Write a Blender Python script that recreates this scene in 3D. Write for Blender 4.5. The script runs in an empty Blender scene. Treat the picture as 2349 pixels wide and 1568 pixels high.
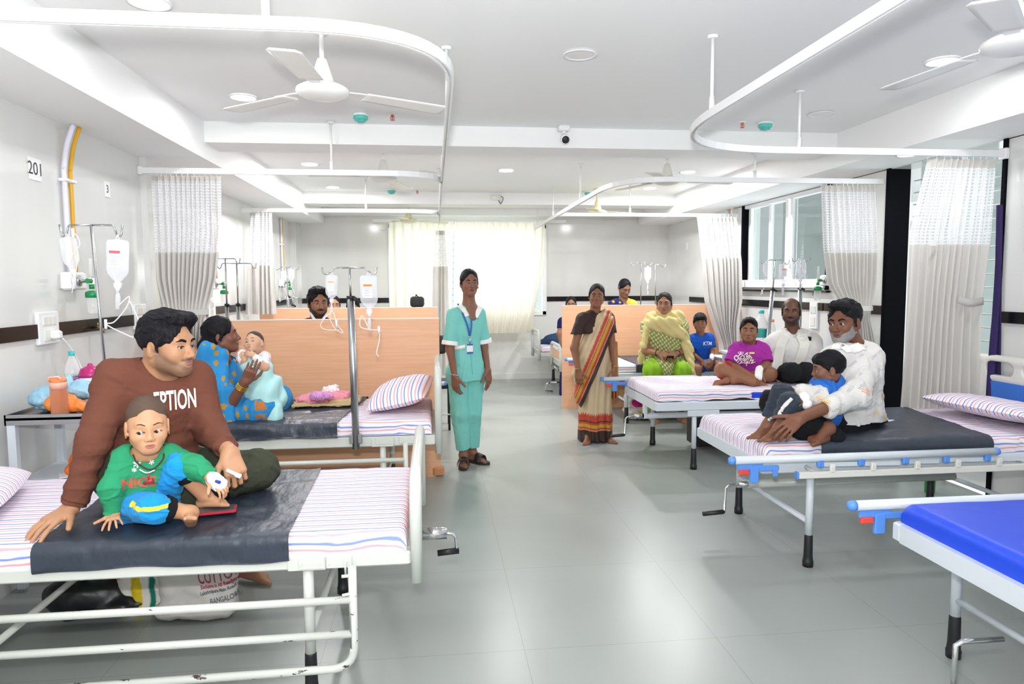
import bpy, bmesh, math, random
import numpy as np
from mathutils import Vector, Matrix
S = bpy.context.scene
COL = S.collection
# ------------------------------------------------------------------ camera, world, lights, exposure
EYE = np.array([0.0, 0.0, 1.48])
YAW, PITCH, ROLL, FPX = .1098, .0827, -.0058, 1594.49
_f = np.array([math.sin(YAW)*math.cos(PITCH), math.cos(YAW)*math.cos(PITCH), -math.sin(PITCH)])
_r = np.array([math.cos(YAW), -math.sin(YAW), 0.0]); _u = np.cross(_r, _f)
_r2 = _r*math.cos(ROLL)+_u*math.sin(ROLL); _u2 = _u*math.cos(ROLL)-_r*math.sin(ROLL)
cam_d = bpy.data.cameras.new('camera'); cam = bpy.data.objects.new('camera', cam_d); COL.objects.link(cam)
cam_d.sensor_width = 36.0; cam_d.lens = FPX/2349*36.0; cam_d.clip_start = .05
cam.matrix_world = Matrix(((_r2[0], _u2[0], -_f[0], EYE[0]), (_r2[1], _u2[1], -_f[1], EYE[1]), (_r2[2], _u2[2], -_f[2], EYE[2]), (0, 0, 0, 1)))
S.camera = cam
S.view_settings.view_transform = 'Standard'; S.view_settings.look = 'None'
S.view_settings.exposure = -0.1; S.view_settings.gamma = 1.0; S.view_settings.use_curve_mapping = False
W = bpy.data.worlds.new('world'); S.world = W; W.use_nodes = True
W.node_tree.nodes['Background'].inputs[0].default_value = (.97, .985, 1.0, 1); W.node_tree.nodes['Background'].inputs[1].default_value = 1.22
S.cycles.max_bounces = 8; S.cycles.diffuse_bounces = 4; S.cycles.glossy_bounces = 3; S.cycles.transmission_bounces = 4
S.cycles.transparent_max_bounces = 12; S.cycles.caustics_reflective = False; S.cycles.caustics_refractive = False
S.cycles.sample_clamp_indirect = 6.0; S.cycles.use_denoising = True
def lamp(name, kind, loc, power, size=.1, color=(1, 1, 1), rot=None, sy=None, spread=None):
    d = bpy.data.lights.new(name, kind); d.energy = power; d.color = color
    if kind == 'AREA':
        d.size = size
        if sy: d.shape = 'RECTANGLE'; d.size_y = sy
        if spread: d.spread = spread
    else: d.shadow_soft_size = size
    o = bpy.data.objects.new(name, d); COL.objects.link(o); o.location = loc
    if rot: o.rotation_euler = rot
    return o
lamp('camera_flash', 'POINT', (-.03, -.02, 1.48+.17), 36, .045, (1, .985, .97))
lamp('camera_flash_bounce', 'AREA', (-.03, .0, 1.48+.19), 118, .10, (1, .99, .98), (math.radians(135), 0, 0))
lamp('daylight_back_window', 'AREA', (.52, 11.25, 1.75), 75, 2.3, (1, .99, .96), (math.radians(-90), 0, 0), 1.4)
lamp('daylight_side_window', 'AREA', (4.5, 7.1, 1.9), 45, 1.7, (.97, .99, 1), (0, math.radians(90), 0), 1.0)
lamp('daylight_near_window', 'AREA', (4.5, 4.75, 1.4), 16, 2.0, (.97, .99, 1), (0, math.radians(90), 0), .9)

def at(px, py, Y):          # the point at depth Y seen at that photo pixel (measuring aid)
    d = _f+_r2*(px-1174.5)/FPX-_u2*(py-784)/FPX
    t = Y/d[1]; p = EYE+d*t
    return np.array([p[0], Y, p[2]])
def V3(*a): return np.array(a, float)
def nz(v): v = np.asarray(v, float); return v/max(1e-9, np.linalg.norm(v))
# ------------------------------------------------------------------ object helpers
def tag(o, label=None, cat=None, group=None, kind=None):
    if label: o['label'] = label
    if cat: o['category'] = cat
    if group: o['group'] = group
    if kind: o['kind'] = kind
    return o
def thing(name, label, cat, loc=(0, 0, 0), group=None, rz=0):
    o = bpy.data.objects.new(name, None); COL.objects.link(o); o.location = loc; o.rotation_euler = (0, 0, rz)
    o.empty_display_size = .1
    return tag(o, label, cat, group)
def kids(o): return [c for c in COL.objects if c.parent == o]
def dup(o, label=None, parent=None, loc=None, rz=None):
    ch = kids(o); c = o.copy(); COL.objects.link(c)
    if parent is not None: c.parent = parent
    if label: c['label'] = label
    if loc is not None: c.location = loc
    if rz is not None: c.rotation_euler = (0, 0, rz)
    for k in ch: dup(k, parent=c)
    return c
class MB:
    """collects simple solids and links them as one mesh object"""
    def __init__(s): s.v = []; s.f = []; s.m = []; s.n = 0; s.sm = []; s.uv = None
    def add(s, v, f, smooth=False, m=0):
        v = np.asarray(v, float).reshape(-1, 3); s.v.append(v)
        for q in f: s.f.append([i+s.n for i in q]); s.m.append(m); s.sm.append(smooth)
        s.n += len(v); return s
    def box(s, c, d, rz=0, M=None, m=0, bev=0):
        x, y, z = np.array(d, float)/2
        if bev > 0:
            b = min(bev, x*.45, y*.45, z*.45); Q = []
            for zz, e in ((-z, b), (-z+b, 0), (z-b, 0), (z, b)):
                X, Y = x-e, y-e; ring = np.array([(ix*X, iy*(Y-b), zz) for ix in (-1, 1) for iy in (-1, 1)]+[(ix*(X-b), iy*Y, zz) for ix in (-1, 1) for iy in (-1, 1)])
                Q.append(ring[np.argsort(np.arctan2(ring[:, 1]/y, ring[:, 0]/x))])
            P = np.concatenate(Q); f = [list(range(7, -1, -1)), list(range(24, 32))]
            for r in range(3):
                for k in range(8): f.append([r*8+k, r*8+(k+1) % 8, r*8+8+(k+1) % 8, r*8+8+k])
        else:
            P = np.array([[-x, -y, -z], [x, -y, -z], [x, y, -z], [-x, y, -z], [-x, -y, z], [x, -y, z], [x, y, z], [-x, y, z]])
            f = [(3, 2, 1, 0), (4, 5, 6, 7), (0, 1, 5, 4), (1, 2, 6, 5), (2, 3, 7, 6), (3, 0, 4, 7)]
        if M is not None: P = P@np.array(M).T
        if rz: c_, s_ = math.cos(rz), math.sin(rz); P = P@np.array([[c_, s_, 0], [-s_, c_, 0], [0, 0, 1]])
        return s.add(P+np.array(c), f, False, m)
    def tube(s, pts, r, seg=12, caps=True, m=0, smooth=True):
        pts = [np.array(p, float) for p in pts]; n = len(pts)
        rr = r if hasattr(r, '__len__') else [r]*n
        t0 = nz(pts[1]-pts[0]); a = np.cross(t0, [0, 0, 1.]);
        if np.linalg.norm(a) < 1e-3: a = np.array([1., 0, 0])
        a = nz(a); V = []
        for i in range(n):
            t = nz(pts[min(i+1, n-1)]-pts[max(i-1, 0)])
            a = nz(a-t*(a@t)); b = np.cross(t, a)
            for k in range(seg):
                g = 2*math.pi*k/seg; V.append(pts[i]+(a*math.cos(g)+b*math.sin(g))*rr[i])
        f = []
        for i in range(n-1):
            for k in range(seg): f.append((i*seg+k, i*seg+(k+1) % seg, (i+1)*seg+(k+1) % seg, (i+1)*seg+k))
        s.add(V, f, smooth, m)
        if caps:
            s.f.append([s.n-len(V)+k for k in range(seg-1, -1, -1)]); s.m.append(m); s.sm.append(False)
            s.f.append([s.n-seg+k for k in range(seg)]); s.m.append(m); s.sm.append(False)
        return s
    def lathe(s, prof, c=(0, 0, 0), seg=24, M=None, m=0, smooth=True, cap=True):
        V = []; n = len(prof)
        for (r, z) in prof:
            for k in range(seg): g = 2*math.pi*k/seg; V.append((r*math.cos(g), r*math.sin(g), z))
        V = np.array(V)
        if M is not None: V = V@np.array(M).T
        V = V+np.array(c); f = []
        for i in range(n-1):
            for k in range(seg): f.append((i*seg+k, i*seg+(k+1) % seg, (i+1)*seg+(k+1) % seg, (i+1)*seg+k))
        if cap: f.append(list(range(seg-1, -1, -1))); f.append([(n-1)*seg+k for k in range(seg)])
        return s.add(V, f, smooth, m)
    def ball(s, c, r, seg=16, M=None, m=0):
        r = np.array([r]*3 if not hasattr(r, '__len__') else r, float); V = []; N = seg//2
        for i in range(N+1):
            a = math.pi*(i/N-.5)
            for k in range(seg): g = 2*math.pi*k/seg; V.append((math.cos(a)*math.cos(g)*r[0], math.cos(a)*math.sin(g)*r[1], math.sin(a)*r[2]))
        V = np.array(V)
        if M is not None: V = V@np.array(M).T
        f = []
        for i in range(N):
            for k in range(seg): f.append((i*seg+k, i*seg+(k+1) % seg, (i+1)*seg+(k+1) % seg, (i+1)*seg+k))
        return s.add(V+np.array(c), f, True, m)
    def sheet(s, fn, nu, nv, m=0, thick=0):
        """a grid surface fn(u,v) with u,v in 0..1; thick gives it a back face"""
        u, v = np.meshgrid(np.linspace(0, 1, nu+1), np.linspace(0, 1, nv+1), indexing='ij')
        P = fn(u, v).reshape(-1, 3); f = []
        for i in range(nu):
            for j in range(nv):
                a = i*(nv+1)+j; f.append((a, a+nv+1, a+nv+2, a+1))
        if thick:
            G = P.reshape(nu+1, nv+1, 3); du = np.gradient(G, axis=0); dv = np.gradient(G, axis=1)
            N_ = np.cross(du, dv); N_ /= np.maximum(1e-9, np.linalg.norm(N_, axis=2, keepdims=True))
            Q = (G-N_*thick).reshape(-1, 3); k = len(P)
            f2 = [tuple(k+i for i in reversed(q)) for q in f]
            rim = []
            for i in range(nu): rim.append(((i)*(nv+1), i*(nv+1)+k, (i+1)*(nv+1)+k, (i+1)*(nv+1))); b = i*(nv+1)+nv; rim.append((b, b+nv+1, b+nv+1+k, b+k))
            for j in range(nv): rim.append((j, j+1, j+1+k, j+k)); b = nu*(nv+1)+j; rim.append((b, b+k, b+1+k, b+1))
            P = np.concatenate([P, Q]); f = f+f2+rim
        return s.add(P, f, True, m)
    def build(s, name, mats, parent=None, colf=None):
        P = np.concatenate(s.v) if s.v else np.zeros((0, 3))
        me = bpy.data.meshes.new(name); me.from_pydata(P.tolist(), [], s.f); me.update()
        mats = mats if isinstance(mats, (list, tuple)) else [mats]
        for q in mats: me.materials.append(q)
        me.polygons.foreach_set('material_index', s.m); me.polygons.foreach_set('use_smooth', s.sm)
        if colf is not None: setcol(me, colf(P))
        o = bpy.data.objects.new(name, me); COL.objects.link(o)
        if parent is not None:
            o.parent = parent
            if parent.type == 'EMPTY' and not parent.rotation_euler.z: o.location = [-q for q in parent.location]
        return o
def setcol(me, C):
    C = np.concatenate([C, np.ones((len(C), 1))], 1).astype(np.float32)
    at_ = me.color_attributes.new('Col', 'FLOAT_COLOR', 'POINT'); at_.data.foreach_set('color', C.ravel())
def arc(p, c, q, n=6):
    """rounded corner from p over control c to q"""
    p, c, q = map(np.array, (p, c, q))
    return [tuple((1-t)**2*p+2*t*(1-t)*c+t*t*q) for t in np.linspace(0, 1, n+1)]
def spline(pts, n=8):
    P = [np.array(p, float) for p in pts]; P = [2*P[0]-P[1]]+P+[2*P[-1]-P[-2]]; out = []
    for i in range(1, len(P)-2):
        for t in np.linspace(0, 1, n, endpoint=False):
            a, b, c, d = P[i-1:i+3]
            out.append(.5*((2*b)+(-a+c)*t+(2*a-5*b+4*c-d)*t*t+(-a+3*b-3*c+d)*t**3))
    out.append(P[-2]); return out
# ------------------------------------------------------------------ materials
def lin(c):
    if isinstance(c, str): c = [int(c[i:i+2], 16)/255 for i in (0, 2, 4)]
    return tuple(x/12.92 if x <= .04045 else ((x+.055)/1.055)**2.4 for x in c)
def newmat(name):
    m = bpy.data.materials.new(name); m.use_nodes = True; nt = m.node_tree
    return m, nt, nt.nodes['Principled BSDF'], nt.nodes['Material Output']
def mat(name, col, rough=.5, metal=0, spec=.5, bump=0, bs=200, vcol=False, coat=0, sss=0, sheen=0, alpha=1, trans=0, bdist=.002, stretch=None):
    m, nt, b, out = newmat(name); N, L = nt.nodes, nt.links
    c = lin(col) if not vcol else (1, 1, 1)
    b.inputs['Base Color'].default_value = (*c, 1); b.inputs['Roughness'].default_value = rough; b.inputs['Metallic'].default_value = metal
    b.inputs['Specular IOR Level'].default_value = spec; b.inputs['Coat Weight'].default_value = coat
    b.inputs['Sheen Weight'].default_value = sheen; b.inputs['Alpha'].default_value = alpha; b.inputs['Transmission Weight'].default_value = trans
    if sss: b.inputs['Subsurface Weight'].default_value = sss; b.inputs['Subsurface Radius'].default_value = (1, .35, .2); b.inputs['Subsurface Scale'].default_value = .006
    if vcol:
        a = N.new('ShaderNodeVertexColor'); a.layer_name = 'Col'; L.new(a.outputs[0], b.inputs['Base Color'])
    if bump:
        t = N.new('ShaderNodeTexNoise'); t.inputs['Scale'].default_value = bs; t.inputs['Detail'].default_value = 3
        tc = N.new('ShaderNodeTexCoord')
        if stretch:
            mp = N.new('ShaderNodeMapping'); mp.inputs['Scale'].default_value = stretch; L.new(tc.outputs['Object'], mp.inputs[0]); L.new(mp.outputs[0], t.inputs[0])
        else: L.new(tc.outputs['Object'], t.inputs[0])
        bp = N.new('ShaderNodeBump'); bp.inputs['Strength'].default_value = bump; bp.inputs['Distance'].default_value = bdist
        L.new(t.outputs[0], bp.inputs['Height']); L.new(bp.outputs[0], b.inputs['Normal'])
    return m
def glow(name, col, e):
    m, nt, b, out = newmat(name); b.inputs['Base Color'].default_value = (*lin(col), 1)
    b.inputs['Emission Color'].default_value = (*lin(col), 1); b.inputs['Emission Strength'].default_value = e
    return m
def ramp(nt, stops, interp='LINEAR'):
    r = nt.nodes.new('ShaderNodeValToRGB'); r.color_ramp.interpolation = interp; e = r.color_ramp.elements
    while len(e) < len(stops): e.new(.5)
    for k, (p, c) in enumerate(stops): e[k].position = p; e[k].color = (*lin(c), 1)
    return r
def clear(name, col='ffffff', a=.3, rough=.08, base=None):
    """thin clear plastic: mostly lets light through, with a glossy, slightly milky surface"""
    m, nt, b, out = newmat(name); N, L = nt.nodes, nt.links
    b.inputs['Base Color'].default_value = (*lin(base or col), 1); b.inputs['Roughness'].default_value = rough
    t = N.new('ShaderNodeBsdfTransparent'); t.inputs[0].default_value = (*lin(col), 1); mx = N.new('ShaderNodeMixShader')
    fr = N.new('ShaderNodeLayerWeight'); fr.inputs[0].default_value = .35
    mm = N.new('ShaderNodeMath'); mm.operation = 'MULTIPLY_ADD'; mm.inputs[1].default_value = .6; mm.inputs[2].default_value = a; mm.use_clamp = True
    L.new(fr.outputs['Facing'], mm.inputs[0]); L.new(mm.outputs[0], mx.inputs[0]); L.new(t.outputs[0], mx.inputs[1]); L.new(b.outputs[0], mx.inputs[2]); L.new(mx.outputs[0], out.inputs[0])
    return m
def fabric_thin(name, col, tr=.4, checks=None, rough=.8, weave=0):
    """curtain cloth that lets some daylight through; checks = mesh net of the top part"""
    m, nt, b, out = newmat(name); N, L = nt.nodes, nt.links
    b.inputs['Base Color'].default_value = (*lin(col), 1); b.inputs['Roughness'].default_value = rough; b.inputs['Specular IOR Level'].default_value = .25
    t = N.new('ShaderNodeBsdfTranslucent'); t.inputs[0].default_value = (*lin(col), 1)
    mx = N.new('ShaderNodeMixShader'); mx.inputs[0].default_value = tr
    L.new(b.outputs[0], mx.inputs[1]); L.new(t.outputs[0], mx.inputs[2]); last = mx
    if checks:
        uv = N.new('ShaderNodeUVMap'); sp = N.new('ShaderNodeSeparateXYZ'); L.new(uv.outputs[0], sp.inputs[0]); ms = []
        for k in (0, 1):
            f = N.new('ShaderNodeMath'); f.operation = 'FRACT'; s = N.new('ShaderNodeMath'); s.operation = 'MULTIPLY'; s.inputs[1].default_value = checks
            g = N.new('ShaderNodeMath'); g.operation = 'LESS_THAN'; g.inputs[1].default_value = .6
            L.new(sp.outputs[k], s.inputs[0]); L.new(s.outputs[0], f.inputs[0]); L.new(f.outputs[0], g.inputs[0]); ms.append(g)
        mu = N.new('ShaderNodeMath'); mu.operation = 'MULTIPLY'; L.new(ms[0].outputs[0], mu.inputs[0]); L.new(ms[1].outputs[0], mu.inputs[1])
        sc = N.new('ShaderNodeMath'); sc.operation = 'MULTIPLY'; sc.inputs[1].default_value = .5; L.new(mu.outputs[0], sc.inputs[0])
        tp = N.new('ShaderNodeBsdfTransparent'); m2 = N.new('ShaderNodeMixShader'); L.new(sc.outputs[0], m2.inputs[0]); L.new(mx.outputs[0], m2.inputs[1]); L.new(tp.outputs[0], m2.inputs[2]); last = m2
    L.new(last.outputs[0], out.inputs[0]); return m
def wood_mat():
    m, nt, b, out = newmat('beech_laminate'); N, L = nt.nodes, nt.links
    tc = N.new('ShaderNodeTexCoord'); mp = N.new('ShaderNodeMapping'); mp.inputs['Scale'].default_value = (1.1, 6, 26)
    n = N.new('ShaderNodeTexNoise'); n.inputs['Scale'].default_value = 3; n.inputs['Detail'].default_value = 6; n.inputs['Distortion'].default_value = .3
    L.new(tc.outputs['Object'], mp.inputs[0]); L.new(mp.outputs[0], n.inputs[0])
    r = ramp(nt, [(.3, 'e2aa84'), (.5, 'e6b18b'), (.7, 'eab997')]); L.new(n.outputs[0], r.inputs[0]); L.new(r.outputs[0], b.inputs['Base Color'])
    b.inputs['Roughness'].default_value = .38; b.inputs['Specular IOR Level'].default_value = .35
    return m
def marble(name, c1, c2, rough, scale=1.2, stretch=(1, 1, .25), joints=None, jc='b9bdbc', spec=.5):
    m, nt, b, out = newmat(name); N, L = nt.nodes, nt.links
    tc = N.new('ShaderNodeTexCoord'); mp = N.new('ShaderNodeMapping'); mp.inputs['Scale'].default_value = stretch
    n = N.new('ShaderNodeTexNoise'); n.inputs['Scale'].default_value = scale; n.inputs['Detail'].default_value = 5; n.inputs['Distortion'].default_value = .6
    L.new(tc.outputs['Object'], mp.inputs[0]); L.new(mp.outputs[0], n.inputs[0])
    r = ramp(nt, [(.33, c1), (.67, c2)]); L.new(n.outputs[0], r.inputs[0]); last = r.outputs[0]
    if joints:
        sp = N.new('ShaderNodeSeparateXYZ'); L.new(tc.outputs['Object'], sp.inputs[0]); mm = None
        for ax, (size, off) in enumerate(joints):
            a = N.new('ShaderNodeMath'); a.operation = 'ADD'; a.inputs[1].default_value = -off+50*size; L.new(sp.outputs[ax], a.inputs[0])
            w = N.new('ShaderNodeMath'); w.operation = 'PINGPONG'; w.inputs[1].default_value = size/2; L.new(a.outputs[0], w.inputs[0])
            g = N.new('ShaderNodeMath'); g.operation = 'LESS_THAN'; g.inputs[1].default_value = .0014; L.new(w.outputs[0], g.inputs[0])
            if mm is None: mm = g
            else:
                x = N.new('ShaderNodeMath'); x.operation = 'MAXIMUM'; L.new(mm.outputs[0], x.inputs[0]); L.new(g.outputs[0], x.inputs[1]); mm = x
        mix = N.new('ShaderNodeMixRGB'); mix.inputs[2].default_value = (*lin(jc), 1); L.new(mm.outputs[0], mix.inputs[0]); L.new(last, mix.inputs[1]); last = mix.outputs[0]
    L.new(last, b.inputs['Base Color']); b.inputs['Roughness'].default_value = rough; b.inputs['Specular IOR Level'].default_value = spec
    return m
def stripes_mat(name='striped_sheet'):
    """white cotton with blue and red stripes running along the u direction"""
    m, nt, b, out = newmat(name); N, L = nt.nodes, nt.links
    uv = N.new('ShaderNodeUVMap'); sp = N.new('ShaderNodeSeparateXYZ'); L.new(uv.outputs[0], sp.inputs[0])
    s = N.new('ShaderNodeMath'); s.operation = 'FRACT'; L.new(sp.outputs[1], s.inputs[0])
    W_ = 'f4f0f4'
    r = ramp(nt, [(0, 'f2a9b4'), (.13, 'f2a9b4'), (.15, W_), (.40, W_), (.43, '8f9fe0'), (.50, '7f90dc'), (.57, '9aa8e2'), (.60, W_), (.98, W_), (1.0, 'f2a9b4')], 'LINEAR')
    L.new(s.outputs[0], r.inputs[0]); L.new(r.outputs[0], b.inputs['Base Color'])
    b.inputs['Roughness'].default_value = .85; b.inputs['Specular IOR Level'].default_value = .2
    t = N.new('ShaderNodeTexNoise'); t.inputs['Scale'].default_value = 30; t.inputs['Detail'].default_value = 3; tc = N.new('ShaderNodeTexCoord')
    mp = N.new('ShaderNodeMapping'); mp.inputs['Scale'].default_value = (.35, 1, 1); L.new(tc.outputs['Object'], mp.inputs[0]); L.new(mp.outputs[0], t.inputs[0])
    bp = N.new('ShaderNodeBump'); bp.inputs['Strength'].default_value = .35; bp.inputs['Distance'].default_value = .01; L.new(t.outputs[0], bp.inputs['Height']); L.new(bp.outputs[0], b.inputs['Normal'])
    return m
def chipped(name, col, amount):
    m, nt, b, out = newmat(name); N, L = nt.nodes, nt.links
    tc = N.new('ShaderNodeTexCoord'); n = N.new('ShaderNodeTexNoise'); n.inputs['Scale'].default_value = 26; n.inputs['Detail'].default_value = 6; n.inputs['Roughness'].default_value = .7
    mp = N.new('ShaderNodeMapping'); mp.inputs['Scale'].default_value = (.45, 1, 1); L.new(tc.outputs['Object'], mp.inputs[0]); L.new(mp.outputs[0], n.inputs[0])
    r = ramp(nt, [(0, col), (amount, col), (amount+.012, '4a3a3c'), (1, '3a2c30')]); L.new(n.outputs[0], r.inputs[0]); L.new(r.outputs[0], b.inputs['Base Color'])
    b.inputs['Roughness'].default_value = .35; return m
M = {}
M['wall'] = marble('wall_tile', 'dadbd9', 'e4e5e3', .12, 1.3, (1, 1, .3), spec=.45)
M['floor'] = marble('floor_tile', '999f9b', 'a1a6a3', .3, .8, (1, 1, 1), joints=((.81, .34), (.81, .26)), jc='848a86', spec=.4)
M['white'] = mat('painted_plaster', 'f6f7f7', .6)
M['band'] = mat('black_granite', '141318', .22, spec=.3)
M['jamb'] = mat('black_granite_slab', '0c0d12', .85, spec=.06)
M['wood'] = wood_mat(); M['wood_edge'] = mat('laminate_edge', 'c88a62', .45)
M['frame'] = mat('ivory_powder_coat', 'cfd3cd', .3); M['frame_blue'] = mat('white_powder_coat', 'd6dee6', .3)
M['chip'] = chipped('chipped_paint', 'd2d5cf', .655); M['rust'] = chipped('worn_paint', 'd2d5cf', .60)
M['plastic'] = mat('white_plastic', 'f1f2f3', .35); M['cream'] = mat('cream_plastic', 'e6e6e0', .35)
M['blk'] = mat('black_rubber', '17191c', .45); M['chrome'] = mat('chrome', 'd8d8da', .12, 1); M['steel'] = mat('brushed_steel', 'b4b6b8', .28, 1)
M['blue'] = mat('blue_plastic', '5b94e8', .4); M['red'] = mat('red_plastic', 'e24a3c', .4); M['green'] = mat('green_plastic', '118a4c', .35)
M['sheet'] = stripes_mat(); M['rexine'] = mat('black_rexine', '313946', .42, bump=.4, bs=11, bdist=.02, spec=.5, stretch=(1.6, .7, 1)); M['bluemat'] = mat('blue_rexine', '1747d6', .42, bump=.25, bs=8, bdist=.02)
M['curt'] = fabric_thin('beige_curtain', 'd8d5d1', .22, rough=.5); M['net'] = fabric_thin('curtain_net', 'eeeff1', .35, checks=48)
M['wcurt'] = fabric_thin('window_curtain', 'efe9dd', .5)
M['clear'] = clear('clear_plastic', 'ffffff', .25); M['milky'] = clear('milky_plastic', 'fbfcff', .3, .15); M['glass'] = clear('window_glass', 'f4fbfa', .06, .02, '1a2022')
M['tubing'] = clear('clear_tubing', 'ffffff', .62, .2)
M['led'] = glow('led_panel', 'ffffff', 22)
M['text'] = mat('black_print', '2b2d33', .6); M['yellow'] = mat('yellow_pipe', 'dfa91e', .35); M['lilac'] = mat('white_pipe', 'e3e2f2', .3)
M['paper'] = mat('paper', 'f0f0f2', .7)
# ------------------------------------------------------------------ distance-field solids for bodies, cloth and soft things
def cone(a, b, ra, rb=None, k=.02, flat=None, n=None, cap=False, cap0=False):
    """tapering limb from a to b; flat<1 thins it along n; cap cuts the far end square"""
    a = np.array(a, float); b = np.array(b, float); rb = ra if rb is None else rb; ab = b-a; L2 = max(1e-9, ab@ab); L = math.sqrt(L2)
    if n is not None: n = nz(n)
    def f(P):
        q = P-a
        if n is not None:
            t0 = np.clip(q@ab/L2, 0, 1); c = q-t0[:, None]*ab; dn = c@n
            c = c+(dn*(1/flat-1))[:, None]*n; d = (np.sqrt((c*c).sum(1))-(ra+(rb-ra)*t0))*max(flat, .5)
            t = q@ab/L
        else:
            t0 = np.clip(q@ab/L2, 0, 1); c = q-t0[:, None]*ab; d = np.sqrt((c*c).sum(1))-(ra+(rb-ra)*t0); t = q@ab/L
        if cap: d = np.maximum(d, t-L)
        if cap0: d = np.maximum(d, -t)
        return d
    return (f, k, np.minimum(a, b)-max(ra, rb), np.maximum(a, b)+max(ra, rb))
def ell(c, r, R=None, k=.02):
    c = np.array(c, float); r = np.array(r, float)
    def f(P):
        q = P-c
        if R is not None: q = q@R
        k0 = np.sqrt(((q/r)**2).sum(1)); k1 = np.sqrt(((q/(r*r))**2).sum(1))
        return np.where(k0 < 1e-6, -r.min(), k0*(k0-1)/np.maximum(k1, 1e-9))
    m = r.max(); return (f, k, c-m, c+m)
def rbox(c, h, rad, R=None, k=.02):
    c = np.array(c, float); h = np.array(h, float)
    def f(P):
        q = P-c
        if R is not None: q = q@R
        q = np.abs(q)-h+rad
        return np.sqrt((np.maximum(q, 0)**2).sum(1))+np.minimum(q.max(1), 0)-rad
    m = np.linalg.norm(h); return (f, k, c-m, c+m)
def plane(p, n, k=.003):        # solid on the side the normal points to
    p = np.array(p, float); n = nz(n)
    return (lambda P: -((P-p)@n), k, None, None)
def field(fn, lo, hi, k=.01): return (fn, k, np.array(lo, float), np.array(hi, float))
def smin(a, b, k):
    h = np.maximum(k-np.abs(a-b), 0)/k; return np.minimum(a, b)-h*h*k*.25
def smax(a, b, k): return -smin(-a, -b, k)
def sdf_eval(P, prims, cuts, disp=None):
    d = None
    for p in prims:
        v = p[0](P); d = v if d is None else smin(d, v, p[1])
    for c in cuts: d = smax(d, -c[0](P), c[1])
    if disp is not None: d = d+disp(P)
    return d
def wob(P, f, seed, aniso=(1, 1, 1)):
    rs = np.random.RandomState(seed); out = 0; P = P*np.array(aniso)
    for i in range(4):
        d1 = nz(rs.randn(3)); d2 = nz(rs.randn(3)); ff = f*(1+.9*i)
        out = out+np.sin(P@d1*ff+1.8*np.sin(P@d2*ff*.6+rs.rand()*6)+rs.rand()*6)/(1+.7*i)
    return out/2.3
def crump(a, f, seed=1):
    """sharp-edged creases of plastic or stiff cloth"""
    return lambda P: a*(1.2-2.2*np.abs(wob(P, f, seed)))+a*.5*(1-2*np.abs(wob(P, f*2.1, seed+4)))
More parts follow.
